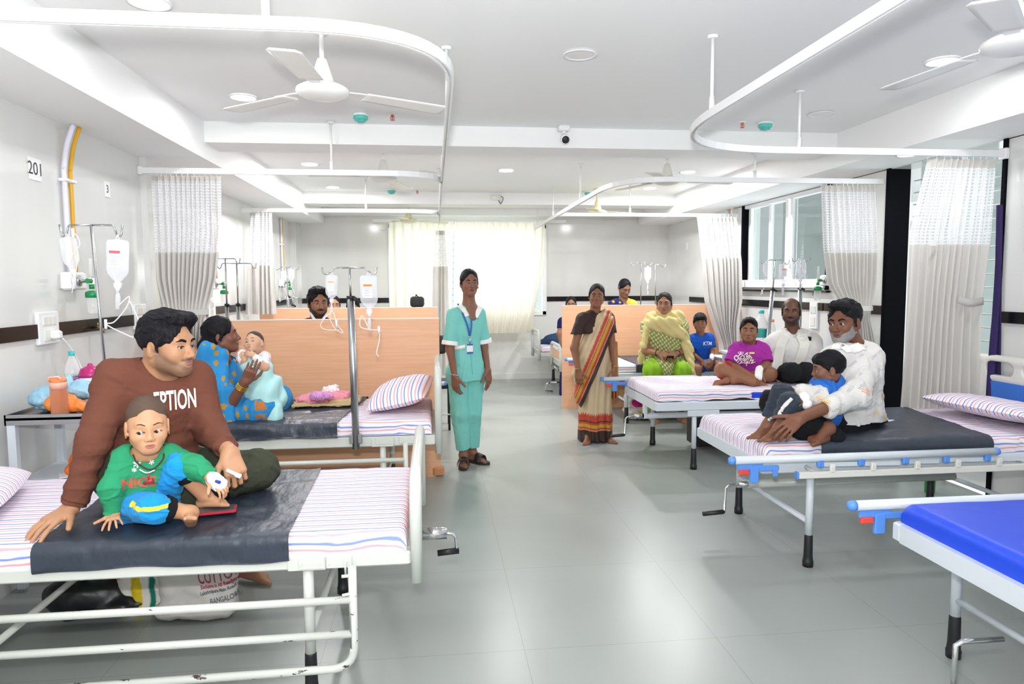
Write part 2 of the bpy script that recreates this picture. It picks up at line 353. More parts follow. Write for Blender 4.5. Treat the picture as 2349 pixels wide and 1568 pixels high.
def sdf_mesh(prims, cuts=(), h=.004, disp=None, amp=.006, nb=14):
    """surface-nets mesh of the blended solids, evaluated only in blocks the surface passes"""
    prims = list(prims); cuts = list(cuts)
    lo = np.min([p[2] for p in prims], 0)-.02; hi = np.max([p[3] for p in prims], 0)+.02
    n = nb; B = n*h; g0 = np.floor(lo/B).astype(int); g1 = np.ceil(hi/B).astype(int)
    ax = [np.arange(g0[i], g1[i]) for i in range(3)]
    G = np.stack(np.meshgrid(*ax, indexing='ij'), -1).reshape(-1, 3); Cc = (G+.5)*B
    pv = [p[0](Cc) for p in prims]; cv = [c[0](Cc) for c in cuts]
    kmax = max([p[1] for p in prims]); half = B*.87
    um = np.min(pv, 0); reach = half+amp+kmax*.5
    keep = um < reach
    for v in cv: keep &= v > -reach
    dd = um.copy()
    for v in cv: dd = np.maximum(dd, -v)
    keep &= dd > -(reach*1.25+.01)*1.0
    idx = np.nonzero(keep)[0]
    r = np.arange(n+1); O = np.stack(np.meshgrid(r, r, r, indexing='ij'), -1).reshape(-1, 3)*h
    keys = []; vals = []
    for b in idx:
        P = Cc[b]-B/2+O; mm = um[b]
        act = [prims[j] for j in range(len(prims)) if pv[j][b] < mm+2*half*1.3+kmax]
        ac = [cuts[j] for j in range(len(cuts)) if cv[j][b] < reach*1.3+cuts[j][1]]
        F = sdf_eval(P, act, ac, disp).reshape(n+1, n+1, n+1)
        s = F < 0; c = s[:-1, :-1, :-1].astype(np.int8)
        for (i, j, k) in ((1, 0, 0), (0, 1, 0), (1, 1, 0), (0, 0, 1), (1, 0, 1), (0, 1, 1), (1, 1, 1)): c = c+s[i:n+i, j:n+j, k:n+k]
        q = np.argwhere((c > 0) & (c < 8))
        if len(q) == 0: continue
        vv = np.stack([F[q[:, 0]+i, q[:, 1]+j, q[:, 2]+k] for k in (0, 1) for j in (0, 1) for i in (0, 1)], 1)
        keys.append(q+G[b]*n); vals.append(vv)
    K = np.concatenate(keys); Vv = np.concatenate(vals)
    key = ((K[:, 0]+65536).astype(np.int64) << 40)+((K[:, 1]+65536).astype(np.int64) << 20)+(K[:, 2]+65536)
    o = np.argsort(key); K = K[o]; Vv = Vv[o]; key = key[o]
    acc = np.zeros((len(K), 3)); cnt = np.zeros(len(K))
    cor = np.array([(i, j, k) for k in (0, 1) for j in (0, 1) for i in (0, 1)], float)
    for a in range(8):
        for bit in (1, 2, 4):
            if a & bit: continue
            b = a | bit; va, vb = Vv[:, a], Vv[:, b]; x = (va < 0) != (vb < 0)
            t = np.where(x, va/np.where(x, va-vb, 1), 0)
            acc += np.where(x[:, None], cor[a]+t[:, None]*(cor[b]-cor[a]), 0); cnt += x
    P = (K+acc/cnt[:, None])*h
    sg = Vv < 0; quads = []
    for axis, bit in ((0, 1), (1, 2), (2, 4)):
        x = sg[:, 0] != sg[:, bit]; ii = np.nonzero(x)[0]
        e1, e2 = np.zeros(3, int), np.zeros(3, int); e1[(axis+1) % 3] = 1; e2[(axis+2) % 3] = 1
        def look(off):
            Q = K[ii]-off; kk = ((Q[:, 0]+65536).astype(np.int64) << 40)+((Q[:, 1]+65536).astype(np.int64) << 20)+(Q[:, 2]+65536)
            p = np.minimum(np.searchsorted(key, kk), len(key)-1); return np.where(key[p] == kk, p, -1)
        a, b, c, d = ii, look(e1), look(e1+e2), look(e2)
        ok = (b >= 0) & (c >= 0) & (d >= 0); q = np.stack([a, b, c, d], 1)[ok]
        inside = sg[ii, 0][ok]
        q[~inside] = q[~inside][:, ::-1]; quads.append(q)
    return P, np.concatenate(quads)
def mesh_obj(name, parts, mats, parent=None, colf=None, smooth=True):
    """parts: list of (P, quads[, material index]); linked as one mesh"""
    Ps = [p[0] for p in parts]; off = np.cumsum([0]+[len(p) for p in Ps]); P = np.concatenate(Ps)
    Q = np.concatenate([p[1]+off[i] for i, p in enumerate(parts)])
    me = bpy.data.meshes.new(name); me.vertices.add(len(P)); me.vertices.foreach_set('co', P.astype(np.float32).ravel())
    me.loops.add(len(Q)*4); me.loops.foreach_set('vertex_index', Q.ravel().astype(np.int32))
    me.polygons.add(len(Q)); me.polygons.foreach_set('loop_start', np.arange(0, len(Q)*4, 4, dtype=np.int32))
    me.polygons.foreach_set('use_smooth', np.ones(len(Q), bool))
    me.update(calc_edges=True)
    mats = mats if isinstance(mats, (list, tuple)) else [mats]
    for m in mats: me.materials.append(m)
    if colf is not None: setcol(me, colf(P))
    o = bpy.data.objects.new(name, me); COL.objects.link(o)
    if parent is not None:
        o.parent = parent
        if parent.type == 'EMPTY' and not parent.rotation_euler.z: o.location = [-q for q in parent.location]
    return o
def soft(name, prims, m, parent=None, cuts=(), h=.005, disp=None, amp=.008, colf=None):
    P, Q = sdf_mesh(prims, cuts, h, disp, amp); return mesh_obj(name, [(P, Q)], m, parent, colf)
# ------------------------------------------------------------------ people
def basis(f, u):
    """columns: right, forward, up of a head, hand or foot"""
    f = nz(f); u = np.asarray(u, float); u = nz(u-f*(u@f)); r = np.cross(f, u); return np.stack([r, f, u], 1)
class Xf:
    def __init__(s, o, R, k=1.0): s.o = np.array(o, float); s.R = R; s.s = k
    def p(s, x, y, z): return s.o+s.R@(np.array([x, y, z], float)*s.s)
    def cone(s, a, b, ra, rb=None, k=.01, flat=None, n=None, **kw):
        return cone(s.p(*a), s.p(*b), ra*s.s, (ra if rb is None else rb)*s.s, k*s.s, flat, None if n is None else s.R@np.array(n, float), **kw)
    def ell(s, c, r, k=.01, rx=0): 
        R = s.R
        if rx: c_, s_ = math.cos(rx), math.sin(rx); R = R@np.array([[1, 0, 0], [0, c_, -s_], [0, s_, c_]])
        return ell(s.p(*c), np.array(r)*s.s, R, k*s.s)
    def box(s, c, h, rad, k=.005): return rbox(s.p(*c), np.array(h)*s.s, rad*s.s, s.R, k*s.s)
    def loc(s, P): return ((P-s.o)@s.R)/s.s
def head_solids(X, child=0., jaw=1., fat=0., open_=0.):
    c = child; ez = -.004-.008*c; e = 1+.10*c; j = jaw*(1-.08*c)
    pr = [X.ell((0, -.016, .033), (.074, .094, .086), .02), X.ell((0, .03, -.028+.008*c), (.0615+.003*fat+.002*c, .060, .080-.012*c), .03),
          X.ell((0, .066, -.093+.012*c), (.02*j, .019, .018), .03),
          X.cone((-.05*j, .0, -.058), (-.018, .062, -.094+.012*c), .018, .016, .03), X.cone((.05*j, .0, -.058), (.018, .062, -.094+.012*c), .018, .016, .03),
          X.ell((-.037, .056, -.030), (.022+.004*fat, .024, .022+.004*fat), .02), X.ell((.037, .056, -.030), (.022+.004*fat, .024, .022+.004*fat), .02),
          X.cone((-.036, .071, .020), (.036, .071, .020), .013-.003*c, None, .02),
          X.cone((0, .082, .006), (0, .103-.010*c, -.034), .0072, .0112-.001*c, .012), X.ell((0, .1035-.010*c, -.036), (.0105, .0085, .0085), .006),
          X.ell((-.0115, .094-.007*c, -.040), (.0085, .010, .0075), .006), X.ell((.0115, .094-.007*c, -.040), (.0085, .010, .0075), .006),
          X.ell((0, .076, -.064), (.026, .017, .017), .015)]
    for sx in (-1, 1):
        pr += [X.ell((sx*.031, .0695, ez), (.0155*e, .0150, .0135*e), .006)]
        pr += [X.ell((sx*.0765, -.012, -.010), (.0075, .0175, .031), .004, rx=-.15), X.cone((sx*.071, .002, -.03), (sx*.076, -.008, -.036), .006, .006, .006)]
    cuts = [X.ell((sx*.0305, .099, ez+.002), (.019, .016, .0145), .014) for sx in (-1, 1)]
    cuts += [X.ell((sx*.031, .089, ez-.0008), (.0146*e, .018, .0047*e), .0016) for sx in (-1, 1)]
    cuts += [X.ell((sx*.0855, -.008, -.006), (.006, .009, .018), .004) for sx in (-1, 1)]
    cuts += [X.ell((sx*.006, .099-.009*c, -.0465), (.0032, .006, .0035), .002) for sx in (-1, 1)]
    # philtrum-to-chin: lips, parted by a line or a small opening
    lips = [X.ell((0, .0890, -.0612), (.0215-.004*c, .0066, .0046), .003), X.ell((0, .0890, -.0695-open_), (.0185-.004*c, .0072, .0056-.0006*c), .003)]
    mouth = [X.ell((0, .097, -.0657-open_*.5), (.0225-.004*c, .011, .0009+open_*.7), .0012)]
    return pr, lips, cuts+mouth, ez, e
def skin_col(X, base, lip, c=0., stub=None, open_=0.):
    base = np.array(lin(base)); lip = np.array(lin(lip))
    def f(P):
        q = X.loc(P); C = np.tile(base, (len(P), 1))
        n = wob(P, 14, 3)[:, None]*.05; C = C*(1+n)
        near = (np.abs(q[:, 0]) < .09) & (np.abs(q[:, 1]) < .13) & (np.abs(q[:, 2]) < .14)
        d = ((q[:, 0]/(.0225-.004*c))**2+((q[:, 2]+.0657+open_*.5)/(.0105+open_))**2+((q[:, 1]-.090)/.014)**2)
        w = np.clip((1.15-d)/.3, 0, 1)[:, None]*near[:, None]; C = C*(1-w)+lip*w
        for sx in (-1, 1):   # lash line
            d = ((q[:, 0]-sx*.031)/.017)**2+((q[:, 2]-(-.004-.008*c)-.001)/.0082)**2+((q[:, 1]-.083)/.02)**2
            w = np.clip((1.0-d)/.5, 0, 1)[:, None]*.55*near[:, None]; C = C*(1-w)+base*.18*w
        if stub is not None:
            a, col, up = stub
            lower = np.clip((-.040+np.clip((.06-q[:, 1])*.8, -.02, .055)-q[:, 2])/.022, 0, 1)*np.clip((q[:, 1]+.012)/.02, 0, 1)*np.clip((q[:, 2]+.135)/.03, 0, 1)
            lipd = ((q[:, 0]/.023)**2+((q[:, 2]+.068)/.013)**2); lower = lower*np.clip((lipd-.9)/.3, 0, 1)*near
            must = np.exp(-((q[:, 2]+.053)/.006)**2)*(np.abs(q[:, 0]) < .032)*(q[:, 1] > .06)*near
            w = np.clip(np.maximum(lower*a, must*up), 0, 1)[:, None]*(1+.10*wob(P, 240, 5)[:, None]); w = np.clip(w, 0, 1)
            C = C*(1-w)+np.array(lin(col))*w
        return C
    return f
def hand_solids(W_, d, back, s=1., thumb=1, curl=(.3, .3, .3, .3), th=.5, spread=.06):
    """palm from the wrist along d, back of the hand towards back; thumb = +1/-1 side"""
    d = nz(d); b = nz(np.asarray(back, float)-d*(np.dot(back, d))); l = np.cross(d, b)*thumb; pr = []
    lat = [.030, .010, -.010, -.028]; ln = [.95, 1.05, .98, .78]; fr = [.0088, .0092, .0088, .0078]
    for i in range(4):
        kn = W_+(d*(.088-.004*abs(i-1))+l*lat[i]+b*(.003-.002*abs(i-1)))*s
        pr.append(cone(W_+(d*.008+l*lat[i]*.55)*s, kn, .0155*s, .0112*s, .012*s))
        dd = nz(d+l*spread*(1.5-i)); c = curl[i]; p = kn; L_ = [.043, .027, .021]; r0 = fr[i]
        A = 0.
        for j in range(3):
            A += c*(.75, .9, .6)[j]; g = dd*math.cos(A)-b*math.sin(A)
            q = p+g*L_[j]*ln[i]*s; pr.append(cone(p, q, r0*(1-.10*j)*s, r0*(1-.10*(j+1))*s, .003*s)); p = q
    t0 = W_+(d*.022+l*.022)*s; dd = nz(d*.62+l*.72-b*.25*th); p = t0+dd*.036*s
    pr.append(cone(t0, p, .0165*s, .0125*s, .014*s))
    for j, L_ in enumerate((.034, .027)):
        dd = nz(dd+(d*.5-l*.55-b*.3)*th*.55); q = p+dd*L_*s; pr.append(cone(p, q, (.0112-.001*j)*s, (.0102-.0015*j)*s, .003*s)); p = q
    return pr
def foot_solids(A, t, up, s=1., side=1):
    """ankle A, toes along t, big toe on the side given"""
    t = nz(t); u = nz(np.asarray(up, float)-t*(np.dot(up, t))); l = np.cross(t, u)*side; pr = []
    heel = A+(-t*.032-u*.048)*s
    pr += [cone(A, heel, .034*s, .030*s, .02*s), cone(A+(t*.01)*s, A+(t*.10-u*.048+l*.008)*s, .034*s, .018*s, .03*s)]
    for x, r in ((.022, .0175), (.0, .016), (-.024, .015)): pr.append(cone(heel+l*x*.3*s, A+(t*(.125-.010*(x < 0))-u*.062+l*x)*s, .026*s, r*s, .015*s))
    for i, (x, L_, r) in enumerate(((.026, .042, .0125), (.010, .038, .0085), (-.003, .033, .008), (-.015, .028, .0078), (-.026, .023, .0075))):
        p = A+(t*(.128-.006*i)-u*.066+l*x)*s; pr.append(cone(p, p+(t*L_-u*.004)*s, r*s, r*.92*s, .003*s))
    return pr
HAIR = {
 # name: (solids, cuts, noise amplitude) in head units
 'short': lambda X: ([X.ell((0, -.018, .038), (.081, .100, .090)), X.ell((0, .048, .088), (.055, .045, .030), .02), X.cone((-.075, .012, .02), (-.0755, .014, -.018), .008, .005), X.cone((.075, .012, .02), (.0755, .014, -.018), .008, .005)],
                     [X.ell((0, .112, -.008), (.067, .070, .098), .008), X.ell((0, .05, -.075), (.10, .062, .075), .01), plane(X.p(0, 0, -.062), X.R@V3(0, .35, -1)), X.ell((-.088, -.010, -.012), (.02, .022, .034), .006), X.ell((.088, -.010, -.012), (.02, .022, .034), .006)], .0035),
 'thick': lambda X: ([X.ell((0, -.020, .044), (.086, .104, .094)), X.ell((0, .052, .100), (.062, .050, .034), .02), X.ell((-.012, .070, .094), (.045, .026, .022), .02), X.cone((-.076, .014, .02), (-.0765, .016, -.022), .010, .006), X.cone((.076, .014, .02), (.0765, .016, -.022), .010, .006)],
                     [X.ell((0, .118, -.004), (.067, .072, .094), .008), X.ell((0, .05, -.078), (.10, .060, .075), .01), plane(X.p(0, 0, -.066), X.R@V3(0, .35, -1)), X.ell((-.090, -.010, -.012), (.02, .022, .034), .006), X.ell((.090, -.010, -.012), (.02, .022, .034), .006)], .0055),
 'fringe': lambda X: ([X.ell((0, -.016, .038), (.084, .102, .092)), X.ell((0, .055, .066), (.062, .044, .036), .02), X.cone((-.077, .012, .02), (-.078, .014, -.012), .009, .006), X.cone((.077, .012, .02), (.078, .014, -.012), .009, .006)],
                      [X.ell((0, .118, -.030), (.068, .070, .075), .006), X.ell((0, .05, -.078), (.10, .062, .075), .01), plane(X.p(0, 0, -.062), X.R@V3(0, .35, -1)), X.ell((-.090, -.010, -.014), (.02, .022, .034), .006), X.ell((.090, -.010, -.014), (.02, .022, .034), .006)], .0035),
 'balding': lambda X: ([X.ell((0, -.020, .030), (.079, .097, .088)), X.cone((-.074, .010, .02), (-.075, .012, -.02), .008, .006), X.cone((.074, .010, .02), (.075, .012, -.02), .008, .006)],
                       [X.ell((0, .105, .045), (.060, .105, .090), .01), X.ell((0, .09, -.02), (.10, .072, .09), .01), plane(X.p(0, 0, -.055), X.R@V3(0, .35, -1)), X.ell((-.088, -.010, -.012), (.02, .022, .034), .006), X.ell((.088, -.010, -.012), (.02, .022, .034), .006)], .002),
 'shaved': lambda X: ([X.ell((0, -.018, .036), (.0755, .0955, .0865))],
                      [X.ell((0, .108, .0), (.064, .066, .086), .012), X.ell((0, .055, -.060), (.10, .07, .075), .01), plane(X.p(0, 0, -.045), X.R@V3(0, .35, -1)), X.ell((-.088, -.010, -.012), (.02, .024, .036), .006), X.ell((.088, -.010, -.012), (.02, .024, .036), .006)], .0003),
 'bun': lambda X: ([X.ell((0, -.018, .036), (.080, .100, .090)), X.ell((0, -.112, -.015), (.042, .036, .040), .012), X.ell((0, -.06, -.03), (.066, .05, .05), .02), X.cone((-.073, .012, .03), (-.078, -.004, -.016), .008, .008), X.cone((.073, .012, .03), (.078, -.004, -.016), .008, .008)],
                   [X.ell((0, .116, -.006), (.067, .072, .106), .008), X.ell((0, .055, .125), (.0007, .06, .02), .001), X.ell((0, .06, -.075), (.11, .072, .075), .01)], .0018),
 'low_bun': lambda X: ([X.ell((0, -.018, .036), (.084, .103, .092)), X.ell((-.015, -.105, -.062), (.062, .050, .055), .02), X.ell((0, -.05, -.03), (.076, .065, .06), .02), X.cone((-.076, .02, .02), (-.080, -.004, -.026), .010, .012), X.cone((.076, .02, .02), (.080, -.004, -.026), .010, .012)],
                   [X.ell((0, .116, -.006), (.067, .072, .104), .008), X.ell((0, .055, .128), (.0016, .07, .03), .002), X.ell((0, .07, -.075), (.11, .070, .075), .01)], .0035)}
def beard_solids(X, full=1., mustache=True):
    pr = []
    if full: pr += [X.ell((0, .034, -.034), (.0655, .0625, .0885), .01), X.ell((0, .068, -.095), (.025, .024, .024), .02), X.cone((-.052, .0, -.058), (-.02, .064, -.096), .0195, .018, .02), X.cone((.052, .0, -.058), (.02, .064, -.096), .0195, .018, .02)]
    cu = [X.ell((0, .105, -.020), (.052, .06, .044), .008), X.ell((0, .10, -.068), (.021, .05, .0105), .003), plane(X.p(0, .0, -.012), X.R@V3(0, .0, 1)), plane(X.p(0, -.012, 0), X.R@V3(0, -1, -.1)), X.ell((0, .0, -.13), (.04, .05, .045), .01), X.ell((0, .112, -.04), (.10, .055, .024), .01)] if full else []
    return pr, cu
def make_person(label, X, J=None, name='person', skin='b07a56', lip='96605a', hair='short', haircol='17151a', child=0., jaw=1., fat=0., open_=0., stub=None, gaze=(0, 1, 0),
                neck=None, limbs=(), hands=(), feet=(), h=.003, hb=.004, brow=1., browcol=None, beard=None, must=None, group=None, loc=None, extra=None, hh=None, gray=None):
    """X = head frame; neck = (base point, radius); limbs = body solids; returns the person's Empty"""
    base = loc if loc is not None else X.o*V3(1, 1, 0)
    t = thing(name, label, 'person', tuple(base), group)
    pr, lips, cuts, ez, e = head_solids(X, child, jaw, fat, open_)
    parts = []
    hd = list(pr)
    if neck is not None: hd.append(cone(X.p(0, -.022, -.055), neck[0], neck[1], neck[1]*1.08, .03*X.s))
    hd += lips; hd += list(neck[2]) if neck is not None and len(neck) > 2 else []
    parts.append(sdf_mesh(hd, cuts, h))
    if limbs: parts.append(sdf_mesh(list(limbs), (), hb))
    if J is not None and 'SR' in J and 'KR' in J:
        hc_ = (J['HR']+J['HL'])/2; r_ = .028*X.s; core = [cone(J['N'], hc_, r_*1.6, k=.02), cone(J['SR'], J['SL'], r_, k=.02), cone(J['HR'], J['HL'], r_*1.3, k=.02)]
        for q in 'RL': core += [cone(J['S'+q], J['E'+q], r_, r_*.8, .02), cone(J['E'+q], J['W'+q], r_*.8, r_*.6, .02), cone(J['H'+q], J['K'+q], r_*1.3, r_, .02), cone(J['K'+q], J['A'+q], r_, r_*.8, .02)]
        parts.append(sdf_mesh(core, (), .009))
    if hands: parts.append(sdf_mesh(list(hands), (), min(hb, .0032) if h < .0035 else hb))
    if feet: parts.append(sdf_mesh(list(feet), (), min(hb, .0035)))
    sc = skin_col(X, skin, lip, child, stub, open_)
    body = mesh_obj('body', parts, MS['skin'], t, sc)
    gz = nz(X.R@nz(gaze)) if len(gaze) == 3 else None
    for sx in (-1, 1):
        c = X.p(sx*.031, .0700, ez); r = .0130*e*X.s; up = nz(X.R[:, 2]); Rg = basis(gz, up)
        mb = MB(); V = []; N_, K_ = 22, 20; angs = [0, .12, .19, .21, .30, .49, .53]+list(np.linspace(.62, math.pi, 12))
        for a in angs:
            for k in range(K_): g = 2*math.pi*k/K_; V.append((math.sin(a)*math.cos(g), math.cos(a), math.sin(a)*math.sin(g)))
        V = np.array(V); f = [(i*K_+k, (i+1)*K_+k, (i+1)*K_+(k+1) % K_, i*K_+(k+1) % K_) for i in range(len(angs)-1) for k in range(K_)]
        mb.add(V@Rg.T*r+c, f, True)
        Cc = np.where(V[:, 1:2] > math.cos(.20), .004, np.where(V[:, 1:2] > math.cos(.51), .018, .46))*np.where(V[:, 1:2] > math.cos(.51), np.array([[1.6, .9, .6]]), np.array([[1, .97, .95]]))  # eye white set darker than life: shade of the lids put into its colour
        mb.build('eye', MS['eye'], t, lambda P, Cc=Cc: Cc)
        le = []; fw = X.R[:, 1]
        for g in np.linspace(math.radians(8), math.radians(172), 12): le.append(X.p(sx*.031+.0148*e*math.cos(g), .10, ez-.0008+.0050*e*math.sin(g)))
        le = onto(np.array(le), -fw, (pr, cuts[:2], None)); MB().tube(list(le), [.0006*X.s]+[.0013*X.s]*10+[.0006*X.s], 6).build('eyelash', hairmat('17120f'), t)
    if brow:
        bc = browcol or haircol; mats = hairmat(bc)
        for sx in (-1, 1):
            a, b_, c_ = X.p(sx*.014, .0865, .0175), X.p(sx*.033, .0810, .0235), X.p(sx*.049, .0645, .0165)
            cs = np.array(spline([a, b_, c_], 4)); fw = X.R[:, 1]+.35*sx*X.R[:, 0]; fw = nz(fw); cs = onto(cs+fw*.03*X.s, -fw, (pr, cuts[:2], None)); K = len(cs)
            rs_ = [.0034*brow*X.s*(.75+.5*math.sin(math.pi*min(1, .25+.75*i/(K-1)))-.55*(i/(K-1))**2) for i in range(K)]
            prs = [cone(cs[i], cs[i+1], rs_[i], rs_[i+1], .002, .55, fw) for i in range(K-1)]
            soft('eyebrow', prs, mats, t, h=max(.0016, h*.6), disp=lambda P: wob(P, 700, 9)*.0005, amp=.001)
    if hair:
        hp, hc, am = HAIR[hair](X); am = am*X.s
        if extra: hp = hp+extra
        soft('hair', hp, hairmat(haircol) if hair != 'shaved' else hairmat(haircol), t, hc, hh or max(h, .003), disp=lambda P: am*(wob(X.loc(P), 60, 21, (1.5, .45, .7))+.7*(1-2*np.abs(wob(X.loc(P), 120, 22, (1.6, .3, .5))))), amp=am*2)
    if beard:
        bp, bc_ = beard_solids(X); soft('beard', bp, hairmat(beard), t, bc_, h, disp=lambda P: .0012*X.s*wob(P, 260, 4), amp=.002)
    if must:
        mp = [X.cone((-.003, .0955, -.052), (-.024, .086, -.0585), .0042, .0028, .004), X.cone((.003, .0955, -.052), (.024, .086, -.0585), .0042, .0028, .004)]
        soft('mustache', mp, hairmat(must), t, (), max(.0018, h*.7), disp=lambda P: .0008*X.s*wob(P, 300, 4), amp=.002)
    return t
MS = {}
MS['skin'] = mat('skin', 'ffffff', .5, vcol=True, spec=.38, bump=.12, bs=420, bdist=.0006, sss=.0)
MS['eye'] = mat('eyeball', 'ffffff', .12, vcol=True, spec=.6)
MS['cloth'] = mat('cotton_cloth', 'ffffff', .85, vcol=True, spec=.2, bump=.25, bs=34, bdist=.006, sheen=.1)
MS['silk'] = mat('silk_cloth', 'ffffff', .5, vcol=True, spec=.35, bump=.2, bs=30, bdist=.005)
_hm = {}
def hairmat(c):
    if c not in _hm: _hm[c] = mat('hair_'+c, c, .6, spec=.18, bump=.8, bs=150, bdist=.004, stretch=(1, 1, .3))
    return _hm[c]
def cmat(name, c, rough=.85, bump=.3, bs=30): return mat(name, c, rough, spec=.2, bump=bump, bs=bs, bdist=.006)
def trunk(J, t=0., w=1., k=.05, n=None, belly=0.):
    """torso solids between shoulders and hips; J: SL SR HL HR N (front direction n)"""
    SL, SR, HL, HR, N_ = [np.array(J[q], float) for q in ('SL', 'SR', 'HL', 'HR', 'N')]
    n = nz(n) if n is not None else nz(np.cross(SR-SL, (HL+HR)/2-N_)); sw = np.linalg.norm(SR-SL)/.34*w
    cs = (SL+SR)/2; ch = (HL+HR)/2; ax = ch-cs
    lat = nz(SR-SL); lath = nz(HR-HL)
    chest = cs+ax*.28; waist = cs+ax*.66
    pr = [cone(chest-lat*.062*sw, chest+lat*.062*sw, .118*sw+t, None, k, .78, n), cone(waist-lat*.045*sw, waist+lat*.045*sw, (.105+belly)*sw+t, None, k, .82, n),
          cone(ch-lath*.05*sw, ch+lath*.05*sw, .125*sw+t, None, k, .86, n), cone(cs+ax*.10-lat*.10*sw, cs+ax*.10+lat*.10*sw, .072*sw+t, None, k, .85, n),
          cone(chest, waist, .125*sw+t, .115*sw+t, k, .80, n), cone(waist, ch, .115*sw+t, .12*sw+t, k, .85, n),
          cone(SL, N_+(SL-N_)*.25, .050*sw+t, .045*sw+t, k), cone(SR, N_+(SR-N_)*.25, .050*sw+t, .045*sw+t, k)]
    return pr
def arm(S_, E_, W_, s=1., t=0., k=.02, cut=None):
    """upper arm and forearm; cut = fraction of the whole arm the sleeve reaches, ended square"""
    r = [.047*s+t, .037*s+t, .026*s+t*.8]
    if cut is None: return [cone(S_, E_, r[0], r[1], k), cone(E_, W_, r[1], r[2], k)]
    if cut <= .5: q = S_+(E_-S_)*cut*2; return [cone(S_, q, r[0], r[0]+(r[1]-r[0])*cut*2+t*.3, k, cap=True)]
    q = E_+(W_-E_)*(cut-.5)*2; return [cone(S_, E_, r[0], r[1], k), cone(E_, q, r[1], r[1]+(r[2]-r[1])*(cut-.5)*2, k, cap=True)]
def leg(H_, K_, A_, s=1., t=0., k=.03, cut=None, seat=1.):
    r = [.082*s*seat+t, .056*s+t, .036*s+t]
    mid = K_+(A_-K_)*.35
    if cut is None: return [cone(H_, K_, r[0], r[1], k), cone(K_, mid, r[1]*.98, .052*s+t, k), cone(mid, A_, .052*s+t, r[2], k)]
    if cut <= .5: q = H_+(K_-H_)*cut*2; return [cone(H_, q, r[0], r[0]+(r[1]-r[0])*cut*2+t*.4, k, cap=True)]
    q = K_+(A_-K_)*(cut-.5)*2; return [cone(H_, K_, r[0], r[1], k), cone(K_, q, r[1], r[1]+(r[2]-r[1])*(cut-.5)*2+.006*s, k, cap=True)]
def folds(a=.004, f=22, seed=1, an=(1, 1, 1)):
    """soft billows with narrow creases between them"""
    return lambda P: a*(1.1*wob(P, f, seed, an)+.5*wob(P, f*2.3, seed+7, an)-1.5*(np.exp(-(wob(P, f*.8, seed+11, an)/.16)**2)-.25)-.6*(np.exp(-(wob(P, f*1.7, seed+13, an)/.16)**2)-.25))
def text3d(name, s, size, m, parent, origin, right, up, sdf=None, depth=.004, bold=0., align='CENTER', xs=1., shear=0.):
    """flat lettering laid on a surface; with sdf = (prims, cuts, disp) each point is slid along the view normal onto the cloth"""
    cu = bpy.data.curves.new(name, 'FONT'); cu.body = s; cu.size = size; cu.align_x = align; cu.align_y = 'CENTER'; cu.resolution_u = 3; cu.offset = bold; cu.shear = shear
    tmp = bpy.data.objects.new(name, cu); COL.objects.link(tmp); dg = bpy.context.evaluated_depsgraph_get()
    me = bpy.data.meshes.new_from_object(tmp.evaluated_get(dg)); COL.objects.unlink(tmp); bpy.data.objects.remove(tmp)
    if sdf is not None:
        bm = bmesh.new(); bm.from_mesh(me)
        for _ in range(4):
            bmesh.ops.triangulate(bm, faces=bm.faces); le = [e for e in bm.edges if e.calc_length() > max(.009, size*.12)]
            if not le: break
            bmesh.ops.subdivide_edges(bm, edges=le, cuts=1)
        bmesh.ops.triangulate(bm, faces=bm.faces); bm.to_mesh(me); bm.free()
    n = len(me.vertices); co = np.zeros(n*3, np.float32); me.vertices.foreach_get('co', co); co = co.reshape(-1, 3).astype(float)
    r = nz(right); u = nz(np.asarray(up, float)-r*np.dot(up, r)); f = np.cross(r, u)
    P = np.array(origin)+co[:, :1]*r*xs+co[:, 1:2]*u
    if sdf is not None: P = onto(P+f*.10, -f, sdf)
    P = P+f*depth*.5
    me.vertices.foreach_set('co', P.astype(np.float32).ravel()); me.update(); me.materials.clear(); me.materials.append(m)
    o = bpy.data.objects.new(name, me); COL.objects.link(o)
    if parent is not None:
        o.parent = parent
        if parent.type == 'EMPTY' and not parent.rotation_euler.z: o.location = [-q for q in parent.location]
    return o
def onto(P, d, sdf, reach=.25):
    t = np.zeros(len(P))
    for _ in range(40):
        v = sdf_eval(P+t[:, None]*d, sdf[0], sdf[1], sdf[2] if len(sdf) > 2 else None); t = np.minimum(t+v*.8, reach)
    return P+t[:, None]*d
def strip_on(name, pts, w, m, parent, sdf=None, f=None, lift=.002, thick=.002):
    """a flat ribbon through pts, facing f, laid on a surface"""
    c = np.array(spline(pts, 10)); f = nz(f)
    if sdf is not None: c = onto(c+f*.08, -f, sdf)
    T = np.gradient(c, axis=0); T /= np.linalg.norm(T, axis=1, keepdims=True); B_ = np.cross(T, f); B_ /= np.maximum(1e-6, np.linalg.norm(B_, axis=1, keepdims=True))
    k = len(c); nc = 7 if sdf is not None and w > .03 else 3; cols = []
    for q in np.linspace(.5, -.5, nc):
        e = c+B_*w*q
        if sdf is not None: e = onto(e+f*.06, -f, sdf, .12); e = np.where((np.abs((e-c)@f) < w*.9)[:, None], e, c+B_*w*q)
        cols.append(e+f*lift)
    cols = cols+[e+f*thick for e in cols[::-1]]; n2 = len(cols); mb = MB(); fs = []
    for i in range(k-1):
        for x in range(n2): y = (x+1) % n2; fs.append((x*k+i, x*k+i+1, y*k+i+1, y*k+i))
    fs += [tuple(x*k for x in range(n2)), tuple(x*k+k-1 for x in range(n2-1, -1, -1))]
    mb.add(np.concatenate(cols), fs, True); return mb.build(name, m, parent)
